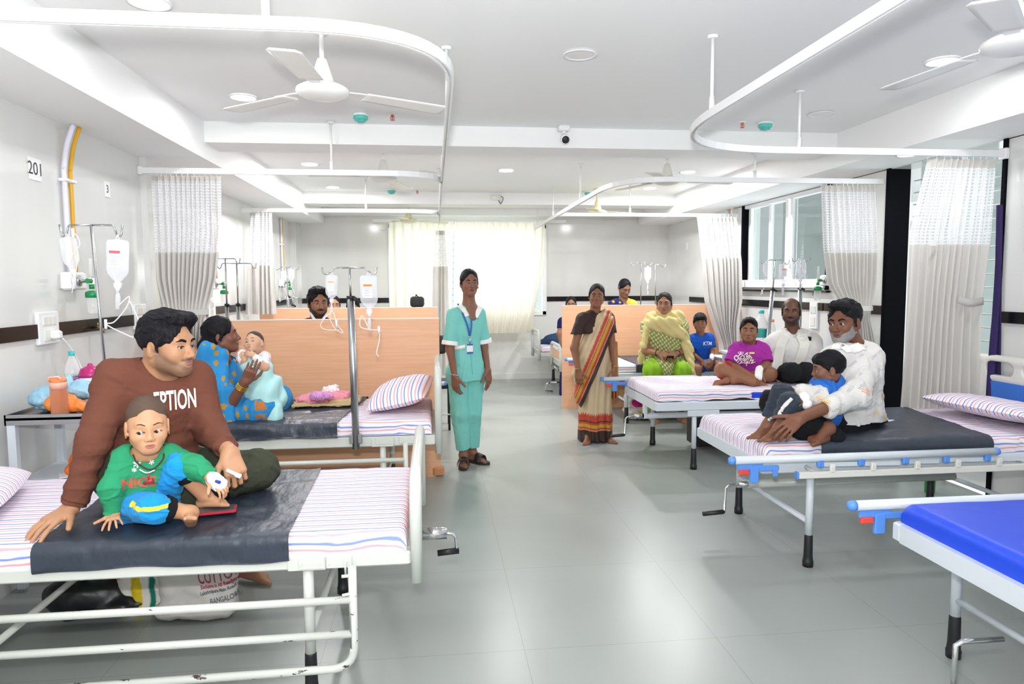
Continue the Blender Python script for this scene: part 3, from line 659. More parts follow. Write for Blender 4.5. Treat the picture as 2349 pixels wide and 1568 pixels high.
# ------------------------------------------------------------------ the setting
XL, XR, YB, ZC, ZS, ZX = -2.078, 3.677, 10.77, 2.663, 2.396, 2.515
XBL, XBR = -1.635, 3.20
def struct(name, mb, m): return tag(mb.build(name, m), kind='structure')
struct('floor', MB().box((.8, 5, -.05), (5.955, 12.6, .1)), M['floor'])
struct('ceiling', MB().box((.8, 5, ZC+.05), (5.955, 12.6, .1)), M['white'])
mb = MB().box((XL-.1, 5, 1.35), (.2, 12.6, 2.8)); mb.box((XL+.02, 5.42, 1.22), (.05, .25, 2.44)); mb.box((XL+.02, 10.6, 1.2), (.14, .34, 2.4))
struct('wall_left', mb, M['wall'])
# back wall with the window opening
wx0, wx1, wz0, wz1 = -.69, 1.73, 1.0, 2.40
mb = MB(); mb.box(((XL+wx0)/2, YB+.1, 1.35), (wx0-XL, .2, 2.75)); mb.box(((XR+wx1)/2, YB+.1, 1.35), (XR-wx1, .2, 2.75))
mb.box(((wx0+wx1)/2, YB+.1, wz0/2), (wx1-wx0, .2, wz0)); mb.box(((wx0+wx1)/2, YB+.1, (wz1+2.7)/2), (wx1-wx0, .2, 2.7-wz1)); struct('wall_back', mb, M['wall'])
# right wall: opening near (4.2..5.33, floor to beam) and window (6.25..8.0)
ry0, ry1, sy0, sy1, sz = 4.2, 5.10, 6.22, 8.02, 1.43
mb = MB()
for a, b in ((-1.3, ry0), (5.36, sy0), (sy1, 11.3)): mb.box((XR+.1, (a+b)/2, 1.35), (.2, b-a, 2.75))
mb.box((XR+.1, (sy0+sy1)/2, sz/2), (.2, sy1-sy0, sz)); mb.box((XR+.1, 5.3, 2.55), (.2, 6.0, .32)); struct('wall_right', mb, M['wall'])
# beams
mb = MB(); mb.box(((XL+XBL)/2, 5, (ZS+ZC)/2), (XBL-XL, 12.6, ZC-ZS+.001)); struct('trim_1', mb, M['white'])
mb = MB(); mb.box(((XR+XBR)/2, 5, (ZS+ZC)/2), (XR-XBR, 12.6, ZC-ZS+.001)); struct('trim_2', mb, M['white'])
for i, (a, b) in enumerate(((5.33, 5.69), (9.11, 9.5), (10.55, 10.77))):
    mb = MB(); mb.box(((XBL+XBR)/2, (a+b)/2, (ZX+ZC)/2), (XBR-XBL, b-a, ZC-ZX+.001)); struct('trim_%d' % (3+i), mb, M['white'])
# black granite band
def band(n, boxes):
    mb = MB()
    for c, d in boxes: mb.box(c, d)
    struct('trim_%d' % n, mb, M['band'])
zb = (1.2126+1.286)/2; hb_ = .0734
band(6, [((XL+.008, 3.4, zb), (.02, 3.8, hb_)), ((XL+.048, 5.42, zb), (.02, .26, hb_)), ((XL+.008, 8.05, zb), (.02, 5.0, hb_))])
band(7, [((-1.35, YB-.006, zb), (1.3, .02, hb_)), ((2.7, YB-.006, zb), (1.93, .02, hb_))])
band(8, [((XR-.006, 3.1, zb), (.02, 2.1, hb_)), ((XR-.006, 5.8, zb), (.02, .86, hb_)), ((XR-.006, 8.0, zb), (.02, 3.5, hb_)), ((XR-.02, 7.1, sz-.035), (.05, 1.9, .02))])
# skirting line
mb = MB(); mb.box((.8, YB-.008, .045), (5.7, .016, .09)); struct('baseboard_back', mb, M['wall'])
# black granite reveal of the near side opening
mb = MB(); mb.box((3.76, 5.345, 1.2), (.17, .03, 2.4)); mb.box((XR-.004, 5.352, 1.2), (.02, .045, 2.4)); mb.box((XR-.004, 4.186, 1.2), (.022, .03, 2.4)); mb.box((3.77, 4.205, 1.2), (.16, .012, 2.4)); struct('trim_9', mb, M['jamb'])
mb = MB(); mb.box((XR+.03, 8.035, 1.9), (.09, .05, .98)); mb.box((XR+.03, 6.205, 1.9), (.09, .05, .98)); struct('trim_10', mb, M['jamb'])
# sliding window on the right
def window_frame(name, fr, pane, bars=None, grid=None):
    mb = MB()
    for c, d in fr: mb.box(c, d, bev=.006)
    w = struct(name, mb, M['plastic']); pb = MB()
    for c, d in pane: pb.box(c, d)
    pb.build('pane', M['glass'], w)
    if grid:
        g = MB()
        for a, b in grid: g.tube([a, b], .006, 6)
        g.build('grille', M['frame'], w)
    return w
zt = ZS; fr = [((XR+.05, (sy0+sy1)/2, sz+.04), (.16, sy1-sy0, .09)), ((XR+.05, (sy0+sy1)/2, zt-.02), (.1, sy1-sy0, .05))]
for y in (sy0+.04, 6.95, 7.10, sy1-.04): fr.append(((XR+.05+(y > 7)*.03, y, (sz+zt)/2), (.06, .06 if y != 6.95 else .05, zt-sz)))
fr += [((XR+.09, 7.52, (sz+zt)/2), (.04, .05, zt-sz))]
window_frame('window_1', fr, [((XR+.05, 6.55, (sz+zt)/2), (.006, .75, zt-sz-.1)), ((XR+.09, 7.5, (sz+zt)/2), (.006, .9, zt-sz-.1))])
gr = [((3.88, ry0, .3+k*.095), (3.88, 5.33, .3+k*.095)) for k in range(22)]
window_frame('window_2', [((3.9, 4.3, 1.2), (.05, .05, 2.4)), ((3.9, 4.85, 1.2), (.05, .05, 2.4)), ((3.9, 4.77, .1), (.05, 1.1, .2))], [((3.915, 4.8, 1.3), (.006, 1.0, 2.2))], grid=gr)
gr = [((wx0, YB+.12, wz0+.02+k*.1), (wx1, YB+.12, wz0+.02+k*.1)) for k in range(14)]
fr = [((wx0+.03, YB+.02, (wz0+wz1)/2), (.07, .1, wz1-wz0)), ((wx1-.03, YB+.02, (wz0+wz1)/2), (.07, .1, wz1-wz0)), ((.52, YB+.02, wz0+.03), (wx1-wx0, .1, .07)), ((.52, YB+.02, wz1-.03), (wx1-wx0, .1, .07)),
      ((.12, YB+.03, (wz0+wz1)/2), (.05, .05, wz1-wz0)), ((.93, YB+.03, (wz0+wz1)/2), (.05, .05, wz1-wz0))]
window_frame('window_3', fr, [((.52, YB+.05, (wz0+wz1)/2), (wx1-wx0-.1, .006, wz1-wz0-.1))], grid=gr)
# what lies outside the side window: a pale light-well wall with a column
mb = MB(); mb.box((5.6, 7.6, 1.9), (.2, 6, 4.2)); mb.box((5.2, 7.9, 1.9), (.6, .35, 4.2)); mb.box((5.35, 7.2, 2.25), (.3, 5, .2)); struct('wall_outside', mb, mat('outside_plaster', 'e2e6e6', .8))
# ------------------------------------------------------------------ curtain tracks
def track(name, pts, label, hangers):
    t = thing(name, label, 'curtain track', (0, 0, 0), 'ceiling-hung curtain tracks')
    mb = MB(); P = [np.array(p, float) for p in pts]; n = len(P); V = []
    for i in range(n):
        d = nz(P[min(i+1, n-1)]-P[max(i-1, 0)]); l = nz(np.cross(d, [0, 0, 1]))
        V += [P[i]+l*.0125+V3(0, 0, .02), P[i]-l*.0125+V3(0, 0, .02), P[i]-l*.0125-V3(0, 0, .02), P[i]-l*.004-V3(0, 0, .02), P[i]-l*.004-V3(0, 0, .008), P[i]+l*.004-V3(0, 0, .008), P[i]+l*.004-V3(0, 0, .02), P[i]+l*.0125-V3(0, 0, .02)]
    f = [(i*8+k, i*8+(k+1) % 8, i*8+8+(k+1) % 8, i*8+8+k) for i in range(n-1) for k in range(8)]+[tuple(range(7, -1, -1)), tuple((n-1)*8+k for k in range(8))]
    mb.add(V, f); mb.build('rail', M['plastic'], t)
    for h in hangers:
        zt_ = h[2] if len(h) > 2 else ZC; m2 = MB(); m2.tube([(h[0], h[1], 2.32), (h[0], h[1], zt_-.004)], .0085, 10); m2.tube([(h[0], h[1], 2.30), (h[0], h[1], 2.38)], .013, 10); m2.tube([(h[0], h[1], zt_-.014), (h[0], h[1], zt_-.001)], [.022, .032], 14); m2.build('hanger', M['plastic'], t)
    return t
ZT = 2.30
t = track('curtain_track', [(XL, 2.33, ZT), (-.45, 2.33, ZT)]+arc((-.45, 2.33, ZT), (.075, 2.33, ZT), (.075, 2.86, ZT), 12)+[(.07, 5, ZT), (.065, 9.45, ZT)], 'white curtain track over the left beds, longest run towards the window', [(-.515, 2.33), (.075, 3.6), (.07, 5.75), (.068, 7.3)])
t = track('curtain_track', [(XL, 5.275, ZT), (-.35, 5.275, ZT)]+arc((-.35, 5.275, ZT), (.04, 5.275, ZT), (.058, 5.62, ZT), 8), 'white cross track holding the tied curtain near the seated man', [(-.735, 5.275)])
MB().box((XL+.015, 5.275, ZT), (.03, .05, .06), bev=.005).build('end_bracket', M['plastic'], t)
t = track('curtain_track', [(XL, 7.917, ZT), (-.3, 7.917, ZT)]+arc((-.3, 7.917, ZT), (.04, 7.917, ZT), (.056, 8.2, ZT), 8), 'white cross track over the farthest left partition', [(-.747, 7.95)])
t = track('curtain_track', [(1.36, .8, ZT), (1.345, 3.3, ZT)]+arc((1.345, 3.3, ZT), (1.335, 4.19, ZT), (2.15, 4.19, ZT), 14)+[(XR, 4.19, ZT)], 'white curtain track bending over the two right-hand beds at the front', [(1.345, 3.32), (2.264, 4.19)])
MB().box((XR-.015, 4.19, ZT), (.03, .06, .07), bev=.005).build('end_bracket', M['plastic'], t)
t = track('curtain_track', [(1.47, 10.2, ZT), (1.455, 6.1, ZT)]+arc((1.455, 6.1, ZT), (1.45, 5.41, ZT), (1.9, 5.41, ZT), 10)+[(XR-.02, 5.41, ZT)], 'white curtain track ending beside the black granite slab', [(2.58, 5.45, ZX), (1.455, 6.9), (1.47, 8.6), (1.47, 9.9)])
t = track('curtain_track', [(1.47, 8.2, ZT), (XR, 8.2, ZT)], 'white cross track over the right-hand partition', [(2.33, 8.2), (3.6, 8.2, ZS)])
t = track('curtain_track', [(-.9, 10.55, 2.43), (2.0, 10.55, 2.43)], 'white track carrying the window curtains at the far wall', [])
# ------------------------------------------------------------------ curtains
def curtain(label, path, ztop, znet, zbot, amp, waves, tie=None, net=True, group='ward curtains', m=None, name='privacy_curtain', label_patch=None, flare=None, hooks=True, thick=False, nu=None):
    """path(u,w) -> (x,y) of the cloth line at height fraction w (0 top .. 1 bottom); tie = (w, pinch)"""
    t = thing(name, label, 'curtain', (0, 0, 0), group)
    nu = nu or max(60, int(waves*12)); rs = np.random.RandomState(int(abs(ztop*97+waves*13+amp*1000)) % 9999); ph = rs.rand(6)*6
    def fn(w0, w1):
        def g(u, v):
            w = w0+(w1-w0)*v; s = np.ones_like(w)
            x, y, nx, ny = path(u, w)
            a = amp*(.55+.45*w)*(1 if tie is None else (1-.75*np.exp(-((w-tie[0])/.10)**2)))
            cyc = waves*u+.35*np.sin(2.2*u*math.pi+ph[0]+w*1.2)
            o = a*(np.sin(2*math.pi*cyc)+.35*np.sin(4*math.pi*cyc+ph[1]+w*2)+.22*np.sin(2*math.pi*waves*.43*u+ph[2]+w*3))
            return np.stack([x+nx*o, y+ny*o, ztop+(zbot-ztop)*w], -1)
        return g
    wn = (ztop-znet)/(ztop-zbot)
    def uvs(o, nu_, nv_, w0, w1, sx):
        me = o.data; L = me.uv_layers.new(name='UVMap'); vi = np.zeros(len(me.loops), np.int32); me.loops.foreach_get('vertex_index', vi)
        i, j = vi//(nv_+1), vi % (nv_+1); uv = np.stack([i/nu_*sx, (w0+(w1-w0)*j/nv_)*(ztop-zbot)], 1).astype(np.float32); L.data.foreach_set('uv', uv.ravel())
    cl = m or M['curt']; wid = waves*.12
    if net:
        o = MB().sheet(fn(0, .03), nu, 2).build('header', cl, t)
        o = MB().sheet(fn(.03, wn), nu, 16).build('net_panel', M['net'], t); uvs(o, nu, 16, .03, wn, wid)
        MB().sheet(fn(wn, 1), nu, 30).build('cloth_panel', cl, t)
    else: MB().sheet(fn(0, 1), nu, 40).build('cloth_panel', cl, t)
    if hooks:
        hk = MB()
        for k in range(int(waves)+1):
            u = np.array([[min(1, k/waves)]]); p = fn(0, 1)(u, u*0)[0, 0]; x, y, _, _ = path(u, u*0); q = np.array([float(x[0, 0]), float(y[0, 0]), ztop+.02])
            hk.tube([p-V3(0, 0, .01), p+V3(0, 0, .012), q+V3(0, 0, .012)], .0025, 5)
        tag(hk.build('hooks', M['plastic'], t), kind='stuff')
    if tie is not None and len(tie) > 2:
        w = tie[0]; zc = ztop+(zbot-ztop)*w; u = np.array([[0., .5, 1.]]); x, y, nx, ny = path(u, u*0+w); x = x[0]; y = y[0]
        a = V3(x[0], y[0], zc); b = V3(x[2], y[2], zc+tie[2]); n_ = V3(float(np.ravel(nx)[0]), float(np.ravel(ny)[0]), 0); c = (a+b)/2; dv = (b-a)/2*1.06; pts = []
        for g in np.linspace(0, 2*math.pi, 25): pts.append(c+dv*math.cos(g)+n_*.055*math.sin(g))
        V = [];
        for p in pts: V += [p+V3(0, 0, .02), p-V3(0, 0, .02)]
        tb = MB(); tb.add(V, [(2*i, 2*i+1, 2*i+3, 2*i+2) for i in range(24)], True); tb.build('tie_band', cl, t)
    return t
def line(x0, y0, x1, y1, pinch=None):
    d = nz([x1-x0, y1-y0, 0])
    def p(u, w):
        u2 = u
        if pinch is not None: cu, pw, amt, wd = pinch; u2 = cu+(u-cu)*(1-amt*np.exp(-((w-pw)/wd)**2))
        return x0+(x1-x0)*u2, y0+(y1-y0)*u2, -d[1], d[0]
    return p
def keyed(x_of, y):
    """curtain edges given by key heights: list of (w, xleft, xright)"""
    ws = [k[0] for k in x_of]; a = [k[1] for k in x_of]; b = [k[2] for k in x_of]
    def sm(w, ws, vs):
        return np.interp(w, ws, vs)
    def p(u, w):
        xl, xr = sm(w, ws, a), sm(w, ws, b); return xl+(xr-xl)*u, y+0*u, 0., 1.
    return p
def kpx(rows, Y, ztop, zbot):
    """key rows (photo y, left px, right px) on the plane at depth Y"""
    out = []
    for (py, l, r) in rows:
        a, b = at(l, py, Y), at(r, py, Y); out.append(((ztop-(a[2]+b[2])/2)/(ztop-zbot), a[0], b[0]))
    out[0] = (0,)+out[0][1:]; return out
ztp = 2.265
curtain('grey curtain with net top, gathered and tied behind the man in the brown sweatshirt', keyed(kpx([(405, 345, 506), (530, 350, 509), (640, 355, 498), (735, 378, 470), (800, 392, 462)], 5.275, ztp, 1.05), 5.275), ztp, 1.72, 1.05, .035, 13, tie=(.80, .5, 0.))
curtain('short grey curtain with net top hanging over the farthest left partition', keyed(kpx([(490, 577, 625), (590, 570, 628), (716, 565, 636)], 7.917, ztp, 1.17), 7.86), ztp, 1.70, 1.17, .04, 5)
curtain('narrow grey curtain hanging at the aisle end of the left track', keyed(kpx([(533, 1000, 1020), (620, 993, 1028), (870, 988, 1034)], 9.4, 2.2, .25), 9.4), 2.2, 1.72, .25, .03, 3, group=None)
curtain('grey curtain swept aside beside the boy in the blue t-shirt', keyed(kpx([(497, 1600, 1692), (600, 1612, 1703), (690, 1618, 1703), (745, 1636, 1690), (790, 1652, 1688), (850, 1655, 1690)], 7.9, 2.25, .66), 7.9), 2.25, 1.77, .66, .045, 9)
curtain('grey curtain tied against the wall behind the bearded man', keyed(kpx([(415, 1886, 2009), (560, 1890, 2014), (650, 1900, 2010), (735, 1955, 1995), (800, 1945, 2006), (860, 1945, 2010)], 5.41, ztp, .75), 5.41), ztp, 1.72, .75, .035, 11, tie=(.66, .5, 0.))
t = curtain('wide grey curtain between the black granite slab and the headboard', keyed(kpx([(358, 2140, 2290), (530, 2098, 2275), (690, 2088, 2252), (800, 2080, 2246), (950, 2070, 2240)], 4.19, ztp, .52), 4.22), ztp, 1.72, .52, .034, 10)
mb = MB(); a = at(2140, 557, 4.16); mb.box(a, (.05, .003, .035)); mb.build('cloth_label', M['paper'], t)
pts = [at(2198, 686, 4.17), at(2226, 694, 4.155), at(2255, 690, 4.17)]
strip_on('tie_band', pts, .05, M['curt'], t, f=(0, -1, .02))
# window curtains at the far wall
curtain('off white window curtain, left half, lit from behind', keyed(kpx([(512, 892, 1040), (765, 895, 1035)], 10.5, 2.405, .74), 10.5), 2.405, 0, .74, .03, 9, net=False, m=M['wcurt'], name='window_curtain', group='window curtains')
curtain('off white window curtain, right half behind the nurse', keyed(kpx([(512, 1042, 1250), (600, 1042, 1246), (765, 1040, 1217)], 10.5, 2.405, .74), 10.5), 2.405, 0, .74, .032, 12, net=False, m=M['wcurt'], name='window_curtain', group='window curtains')
# purple dress cloth hanging beside the headboard
M['purple'] = mat('purple_print', '2c1d55', .8, bump=.3, bs=30)
mp = MB(); A = [(2290, 470), (2288, 600), (2280, 740), (2270, 850), (2262, 920)]; B_ = [(2297, 470), (2296, 600), (2292, 740), (2290, 850), (2290, 920)]
def fnp(u, v):
    k = v*4; i = np.minimum(k.astype(int), 3); fr_ = k-i; L_ = np.array([at(x, y, 4.12) for x, y in A]); R_ = np.array([at(x, y, 4.12) for x, y in B_])
    l = L_[i]+(L_[i+1]-L_[i])*fr_[..., None]; r_ = R_[i]+(R_[i+1]-R_[i])*fr_[..., None]; P = l+(r_-l)*u[..., None]; P[..., 1] += .02*np.sin(u*9+v*3); return P
tag(mp.sheet(fnp, 14, 24, thick=.004).build('hanging_cloth', M['purple']), 'dark purple cloth hanging between the wide grey curtain and the wall', 'cloth')
# ------------------------------------------------------------------ ceiling things
def downlight(x, y, z, label, on=True):
    t = thing('ceiling_light', label, 'ceiling light', (x, y, z), 'recessed ceiling lights'); r = .078
    MB().lathe([(r, 0), (r+.012, -.004), (r+.012, -.008), (r-.004, -.008), (r-.006, -.002)], (x, y, z-.001), 32, cap=False).build('rim', M['plastic'], t)
    MB().lathe([(r-.004, -.005), (r-.02, -.006), (.001, -.006)], (x, y, z-.001), 32, cap=False).build('diffuser', M['led'] if on else M['plastic'], t)
    if on: lamp('downlight', 'AREA', (x, y, z-.03), 8 if y < 5.3 else 34, .14, (1, 1, 1))
    return t
for x, y, z, on, lb in ((-1.166, 3.152, ZC, 1, 'lit round ceiling light above the near left track'), (-1.178, 4.636, ZC, 1, 'lit round ceiling light beside the near left fan'),
    (2.726, 3.564, ZC, 1, 'lit round ceiling light below the right fan blade'), (.762, 3.638, ZC, 0, 'unlit round ceiling light in the middle of the near ceiling'),
    (-1.207, 8.732, ZC, 1, 'lit ceiling light in front of the second beam, left'), (.756, 7.32, ZC, 1, 'lit ceiling light over the aisle between the beams'),
    (2.703, 7.29, ZC, 1, 'lit ceiling light above the far right fan'), (2.683, 8.546, ZC, 1, 'lit ceiling light nearest the second beam, right'),
    (2.713, 4.728, ZC, 0, 'unlit round ceiling light beside the right smoke detector'), (3.40, 4.742, ZS, 1, 'lit round light in the side beam above the wide curtain'), (-1.2, 7.1, ZC, 1, 'lit ceiling light half hidden by the left cross track')):
    downlight(x, y, z, lb, on)
def fan(x, y, zm, ang, label, col='f0f0ee', R=.60, pitch=-.05):
    t = thing('ceiling_fan', label, 'ceiling fan', (x, y, ZC), 'ceiling fans'); m = mat('fan_enamel', col, .3)
    MB().tube([(x, y, ZC-.02), (x, y, zm+.08)], .011, 10).build('rod', m, t)
    MB().lathe([(.045, -.001), (.046, -.02), (.030, -.035), (.012, -.04)], (x, y, ZC), 20).build('canopy', m, t)
    MB().lathe([(.012, .15), (.022, .145), (.030, .12), (.046, .07), (.055, .035), (.05, .03)], (x, y, zm), 24).build('motor_cover', m, t)
    MB().lathe([(.02, .034), (.085, .030), (.118, .012), (.122, .0), (.112, -.014), (.085, -.026), (.05, -.034), (.001, -.036)], (x, y, zm), 36, cap=False).build('motor', m, t)
    for k in range(3):
        a = ang+k*2*math.pi/3; d = V3(math.cos(a), math.sin(a), 0); l = V3(-math.sin(a), math.cos(a), 0)
        def fn(u, v):
            wid = .052+.016*u-.02*np.maximum(0, (u-.93)/.07)**2; r_ = .20+(R-.20)*u; o = (v-.5)*2*wid
            return np.array((x, y, zm+.002))+r_[..., None]*d+o[..., None]*l+(o*pitch*1.6-.012*u)[..., None]*V3(0, 0, 1)
        b = MB().sheet(fn, 14, 6, thick=.004); bl = b.build('blade', m, t)
        c = V3(x, y, zm+.004); MB().add([c+d*.10+l*.02, c+d*.10-l*.02, c+d*.17-l*.028, c+d*.28-l*.03, c+d*.28+l*.03, c+d*.17+l*.028]+[c+d*.10+l*.02+V3(0, 0, .005), c+d*.10-l*.02+V3(0, 0, .005), c+d*.17-l*.028+V3(0, 0, .005), c+d*.28-l*.03+V3(0, 0, .005), c+d*.28+l*.03+V3(0, 0, .005), c+d*.17+l*.028+V3(0, 0, .005)],
            [(5, 4, 3, 2, 1, 0), (6, 7, 8, 9, 10, 11), (0, 1, 7, 6), (1, 2, 8, 7), (2, 3, 9, 8), (3, 4, 10, 9), (4, 5, 11, 10), (5, 0, 6, 11)]).build('blade_bracket', m, bl)
    return t
fan(-.50, 3.365, 2.37, math.radians(25), 'white ceiling fan over the near left bed', R=.62)
fan(-.411, 5.974, 2.37, math.radians(73), 'white ceiling fan just beyond the first beam on the left', 'e6e6e0')
fan(2.027, 5.974, 2.37, math.radians(0), 'white ceiling fan over the woman in the yellow shawl', 'e2e2d8')
fan(2.19, 2.47, 2.37, math.radians(101), 'ceiling fan cut by the right edge, one blade over the curved track')
fan(2.034, 8.632, 2.37, math.radians(10), 'cream ceiling fan farthest on the right', 'e8e2b8')
fan(-.35, 9.9, 2.37, math.radians(25), 'cream ceiling fan in front of the far window', 'e8e2c4')
M['teal'] = mat('teal_plastic', '5cc7bb', .4)
for x, y, lb in ((-.495, 5.029, 'teal smoke detector beside the near left fan'), (2.451, 5.029, 'teal smoke detector near the right bend of the track'), (-.518, 8.881, 'small teal smoke detector on the far left ceiling'), (1.98, 8.9, 'small teal smoke detector on the far right ceiling')):
    t = thing('smoke_detector', lb, 'smoke detector', (x, y, ZC), 'smoke detectors')
    MB().lathe([(.055, 0), (.055, -.012), (.05, -.014)], (x, y, ZC), 24).build('base', M['plastic'], t)
    mb = MB().lathe([(.050, -.012), (.052, -.03), (.046, -.038), (.030, -.040), (.028, -.052), (.02, -.056)], (x, y, ZC), 24)
    for k in range(6): a = k*math.pi/3; mb.box((x+.036*math.cos(a), y+.036*math.sin(a), ZC-.044), (.006, .006, .016))
    mb.build('sensor', M['teal'], t)
for x, y, lb in ((-.275, 4.998, 'red sprinkler head beside the near left smoke detector'), (2.27, 5.017, 'red sprinkler head inside the right track bend'), (-.2, 8.9, 'tiny red sprinkler head on the far left ceiling')):
    t = thing('sprinkler', lb, 'sprinkler', (x, y, ZC), 'ceiling sprinklers')
    MB().lathe([(.028, 0), (.026, -.006), (.012, -.008)], (x, y, ZC), 20).build('flange', M['plastic'], t)
    mb = MB().lathe([(.010, -.005), (.011, -.018), (.006, -.022), (.003, -.036), (.004, -.04)], (x, y, ZC), 12); mb.tube([(x-.012, y, ZC-.018), (x-.012, y, ZC-.036), (x, y, ZC-.042), (x+.012, y, ZC-.036), (x+.012, y, ZC-.018)], .0025, 6); mb.lathe([(.016, -.042), (.016, -.044)], (x, y, ZC), 14)
    mb.build('head', mat('sprinkler_red', 'cc6a50', .4), t)
t = thing('security_camera', 'white dome security camera hanging under the first beam', 'security camera', (.98, 5.26, ZC))
MB().box((.98, 5.27, ZC-.02), (.085, .085, .04), bev=.006).build('base', M['plastic'], t); MB().tube([(.98, 5.26, ZC-.04), (.98, 5.25, ZC-.065)], .018, 12).build('joint', M['plastic'], t)
Rc = basis(V3(0, -.9, -.35), V3(0, 0, 1)); hd = MB(); c = V3(.985, 5.24, ZC-.10); R3 = np.stack([Rc[:, 0], Rc[:, 2], Rc[:, 1]], 1)
hd.lathe([(.02, -.03), (.034, -.022), (.038, 0), (.036, .03), (.030, .034)], c, 24, R3).build('body', M['plastic'], t)
MB().lathe([(.028, .033), (.028, .036), (.012, .037), (.001, .038)], c, 24, R3, cap=False).build('lens', M['blk'], t)
t = thing('socket_plate', 'white socket plate on the face of the second beam', 'socket', (.82, 9.1, 2.6)); MB().box((.80, 9.098, 2.60), (.13, .02, .07), bev=.004).build('plate', M['cream'], t); MB().box((.78, 9.086, 2.6), (.04, .006, .035)).build('switch', M['plastic'], t)
mb = MB(); mb.tube([V3(.868, 9.07, 2.612)]+[V3(.865+.026*math.sin(g)*1+.01*math.sin(2*g), 9.06+.004*k, 2.565+.045*math.cos(g)) for k, g in enumerate(np.linspace(0, 12.5, 30))], .0045, 6)
tag(mb.build('cable_coil', M['blk']), 'coiled black cable hanging from the socket on the second beam', 'cable')
mb = MB(); mb.lathe([(.02, 0), (.02, -.05), (.012, -.055)], (2.66, 9.02, ZC), 10)
# ------------------------------------------------------------------ beds
def bar(a, b, w, h, m, name, parent, bev=.003):
    a, b = np.array(a, float), np.array(b, float); c = (a+b)/2; d = np.abs(b-a)+1e-6
    ax = int(np.argmax(d)); s = [w, w, w]; s[ax] = d[ax]
    if ax != 2: s[2] = h; s[1-ax] = w
    return MB().box(c, s, bev=bev).build(name, m, parent)
def bed(label, x0, x1, y0, y1, zf, fm='frame', legs=None, style='left', panel=True, crank=None, boards=(1,), rails=None, htop=.80, fh=.062, visible_legs=4, group='hospital beds', board_x=None, plates=True):
    t = thing('hospital_bed', label, 'bed', ((x0+x1)/2, (y0+y1)/2, 0), group); m = M[fm]; w = .045
    f = MB(); f.box(((x0+x1)/2, y0+w/2, zf-fh/2), (x1-x0, w, fh), bev=.006); f.box(((x0+x1)/2, y1-w/2, zf-fh/2), (x1-x0, w, fh), bev=.006)
    f.box((x0+w/2, (y0+y1)/2, zf-fh/2), (w, y1-y0-2*w, fh)); f.box((x1-w/2, (y0+y1)/2, zf-fh/2), (w, y1-y0-2*w, fh)); f.box(((x0+x1)/2, (y0+y1)/2, zf-.012), (x1-x0-.06, y1-y0-.06, .012)); f.build('frame', m, t)
    legs = legs or [(x0+.3, y0+.02), (x0+.3, y1-.02), (x1-.3, y0+.02), (x1-.3, y1-.02)]
    for lx, ly in legs:
        o = MB().tube([(lx, ly, .15), (lx, ly, zf-fh)], .019, 14).build('leg', m, t)
        MB().lathe([(.027, 0), (.028, .03), (.0255, .034), (.023, .06), (.021, .165), (.019, .17)], (lx, ly, 0), 18).build('rubber_foot', M['blk'], o)
        if plates: MB().box((lx, y0-.004 if ly < (y0+y1)/2 else y1+.004, zf-fh*.62), (.13, .008, fh*.75), bev=.002).build('bracket', m, t)
    xs = sorted(set(round(l[0], 3) for l in legs))
    for lx in xs:
        ys = [l[1] for l in legs if abs(l[0]-lx) < .01]
        if len(ys) == 2: MB().tube([(lx, ys[0], .235), (lx, ys[1], .235)], .0135, 12).build('cross_tube', m, t)
    for e in boards:       # bent-tube end boards with a laminate infill
        bx = (x1+.02 if e > 0 else x0-.02) if board_x is None else board_x; r = .022; zb_ = zf-.115
        pts = [(bx, y0+.01, zb_), (bx, y0+.01, htop-.09)]+arc((bx, y0+.01, htop-.09), (bx, y0+.01, htop), (bx, y0+.10, htop), 6)+arc((bx, y1-.10, htop), (bx, y1-.01, htop), (bx, y1-.01, htop-.09), 6)+[(bx, y1-.01, zb_)]
        b = MB().tube(pts, r, 14).build('end_board', m, t)
        MB().tube([(bx, y0+.01, zf+.02), (bx, y1-.01, zf+.02)], .012, 10).tube([(bx, y0+.01, htop-.07), (bx, y1-.01, htop-.07)], .010, 10).build('cross_rail', m, b)
        if panel: MB().box((bx, (y0+y1)/2, (zf+.04+htop-.08)/2), (.012, y1-y0-.10, htop-.12-zf)).build('laminate_panel', M['wood'], b)
    if crank is not None:
        cx, cy, cz, dx, drop = crank       # axle point, direction, drop of the handle
        MB().tube([(cx-dx*.05, cy, cz), (cx+dx*.06, cy, cz)], .017, 14).build('crank_axle', M['chrome'], t)
        cr = MB().tube([(cx+dx*.05, cy, cz), (cx+dx*.12, cy, cz-.004), (cx+dx*.135, cy, cz-.02), (cx+dx*.14, cy+.0, cz-drop), (cx+dx*.15, cy, cz-drop-.006)], .007, 10).build('crank_arm', M['chrome'], t)
        MB().tube([(cx+dx*.14, cy, cz-drop), (cx+dx*.15, cy, cz-drop), (cx+dx*(.27 if dx < 0 else .05), cy, cz-drop-.008)], [.010, .014, .013], 14).build('handle', M['blk'], cr)
    return t
def fold(a, L, r):
    p = np.where(a < r, np.where(a < r-r*1.5708, 0, r-r*np.sin(np.clip((r-a)/r, 0, 1.5708))), a); d = np.where(a < r, np.where((r-a)/r > 1.5708, r+(r-a-r*1.5708), r*(1-np.cos(np.clip((r-a)/r, 0, 1.5708)))), 0)
    b = L-a; p2 = np.where(b < r, np.where((r-b)/r*-1 < -1.5708, L, L-(r-r*np.sin(np.clip((r-b)/r, 0, 1.5708)))), p); d2 = np.where(b < r, np.where((r-b)/r > 1.5708, r+(r-b-r*1.5708), r*(1-np.cos(np.clip((r-b)/r, 0, 1.5708)))), d)
    return p2, d2
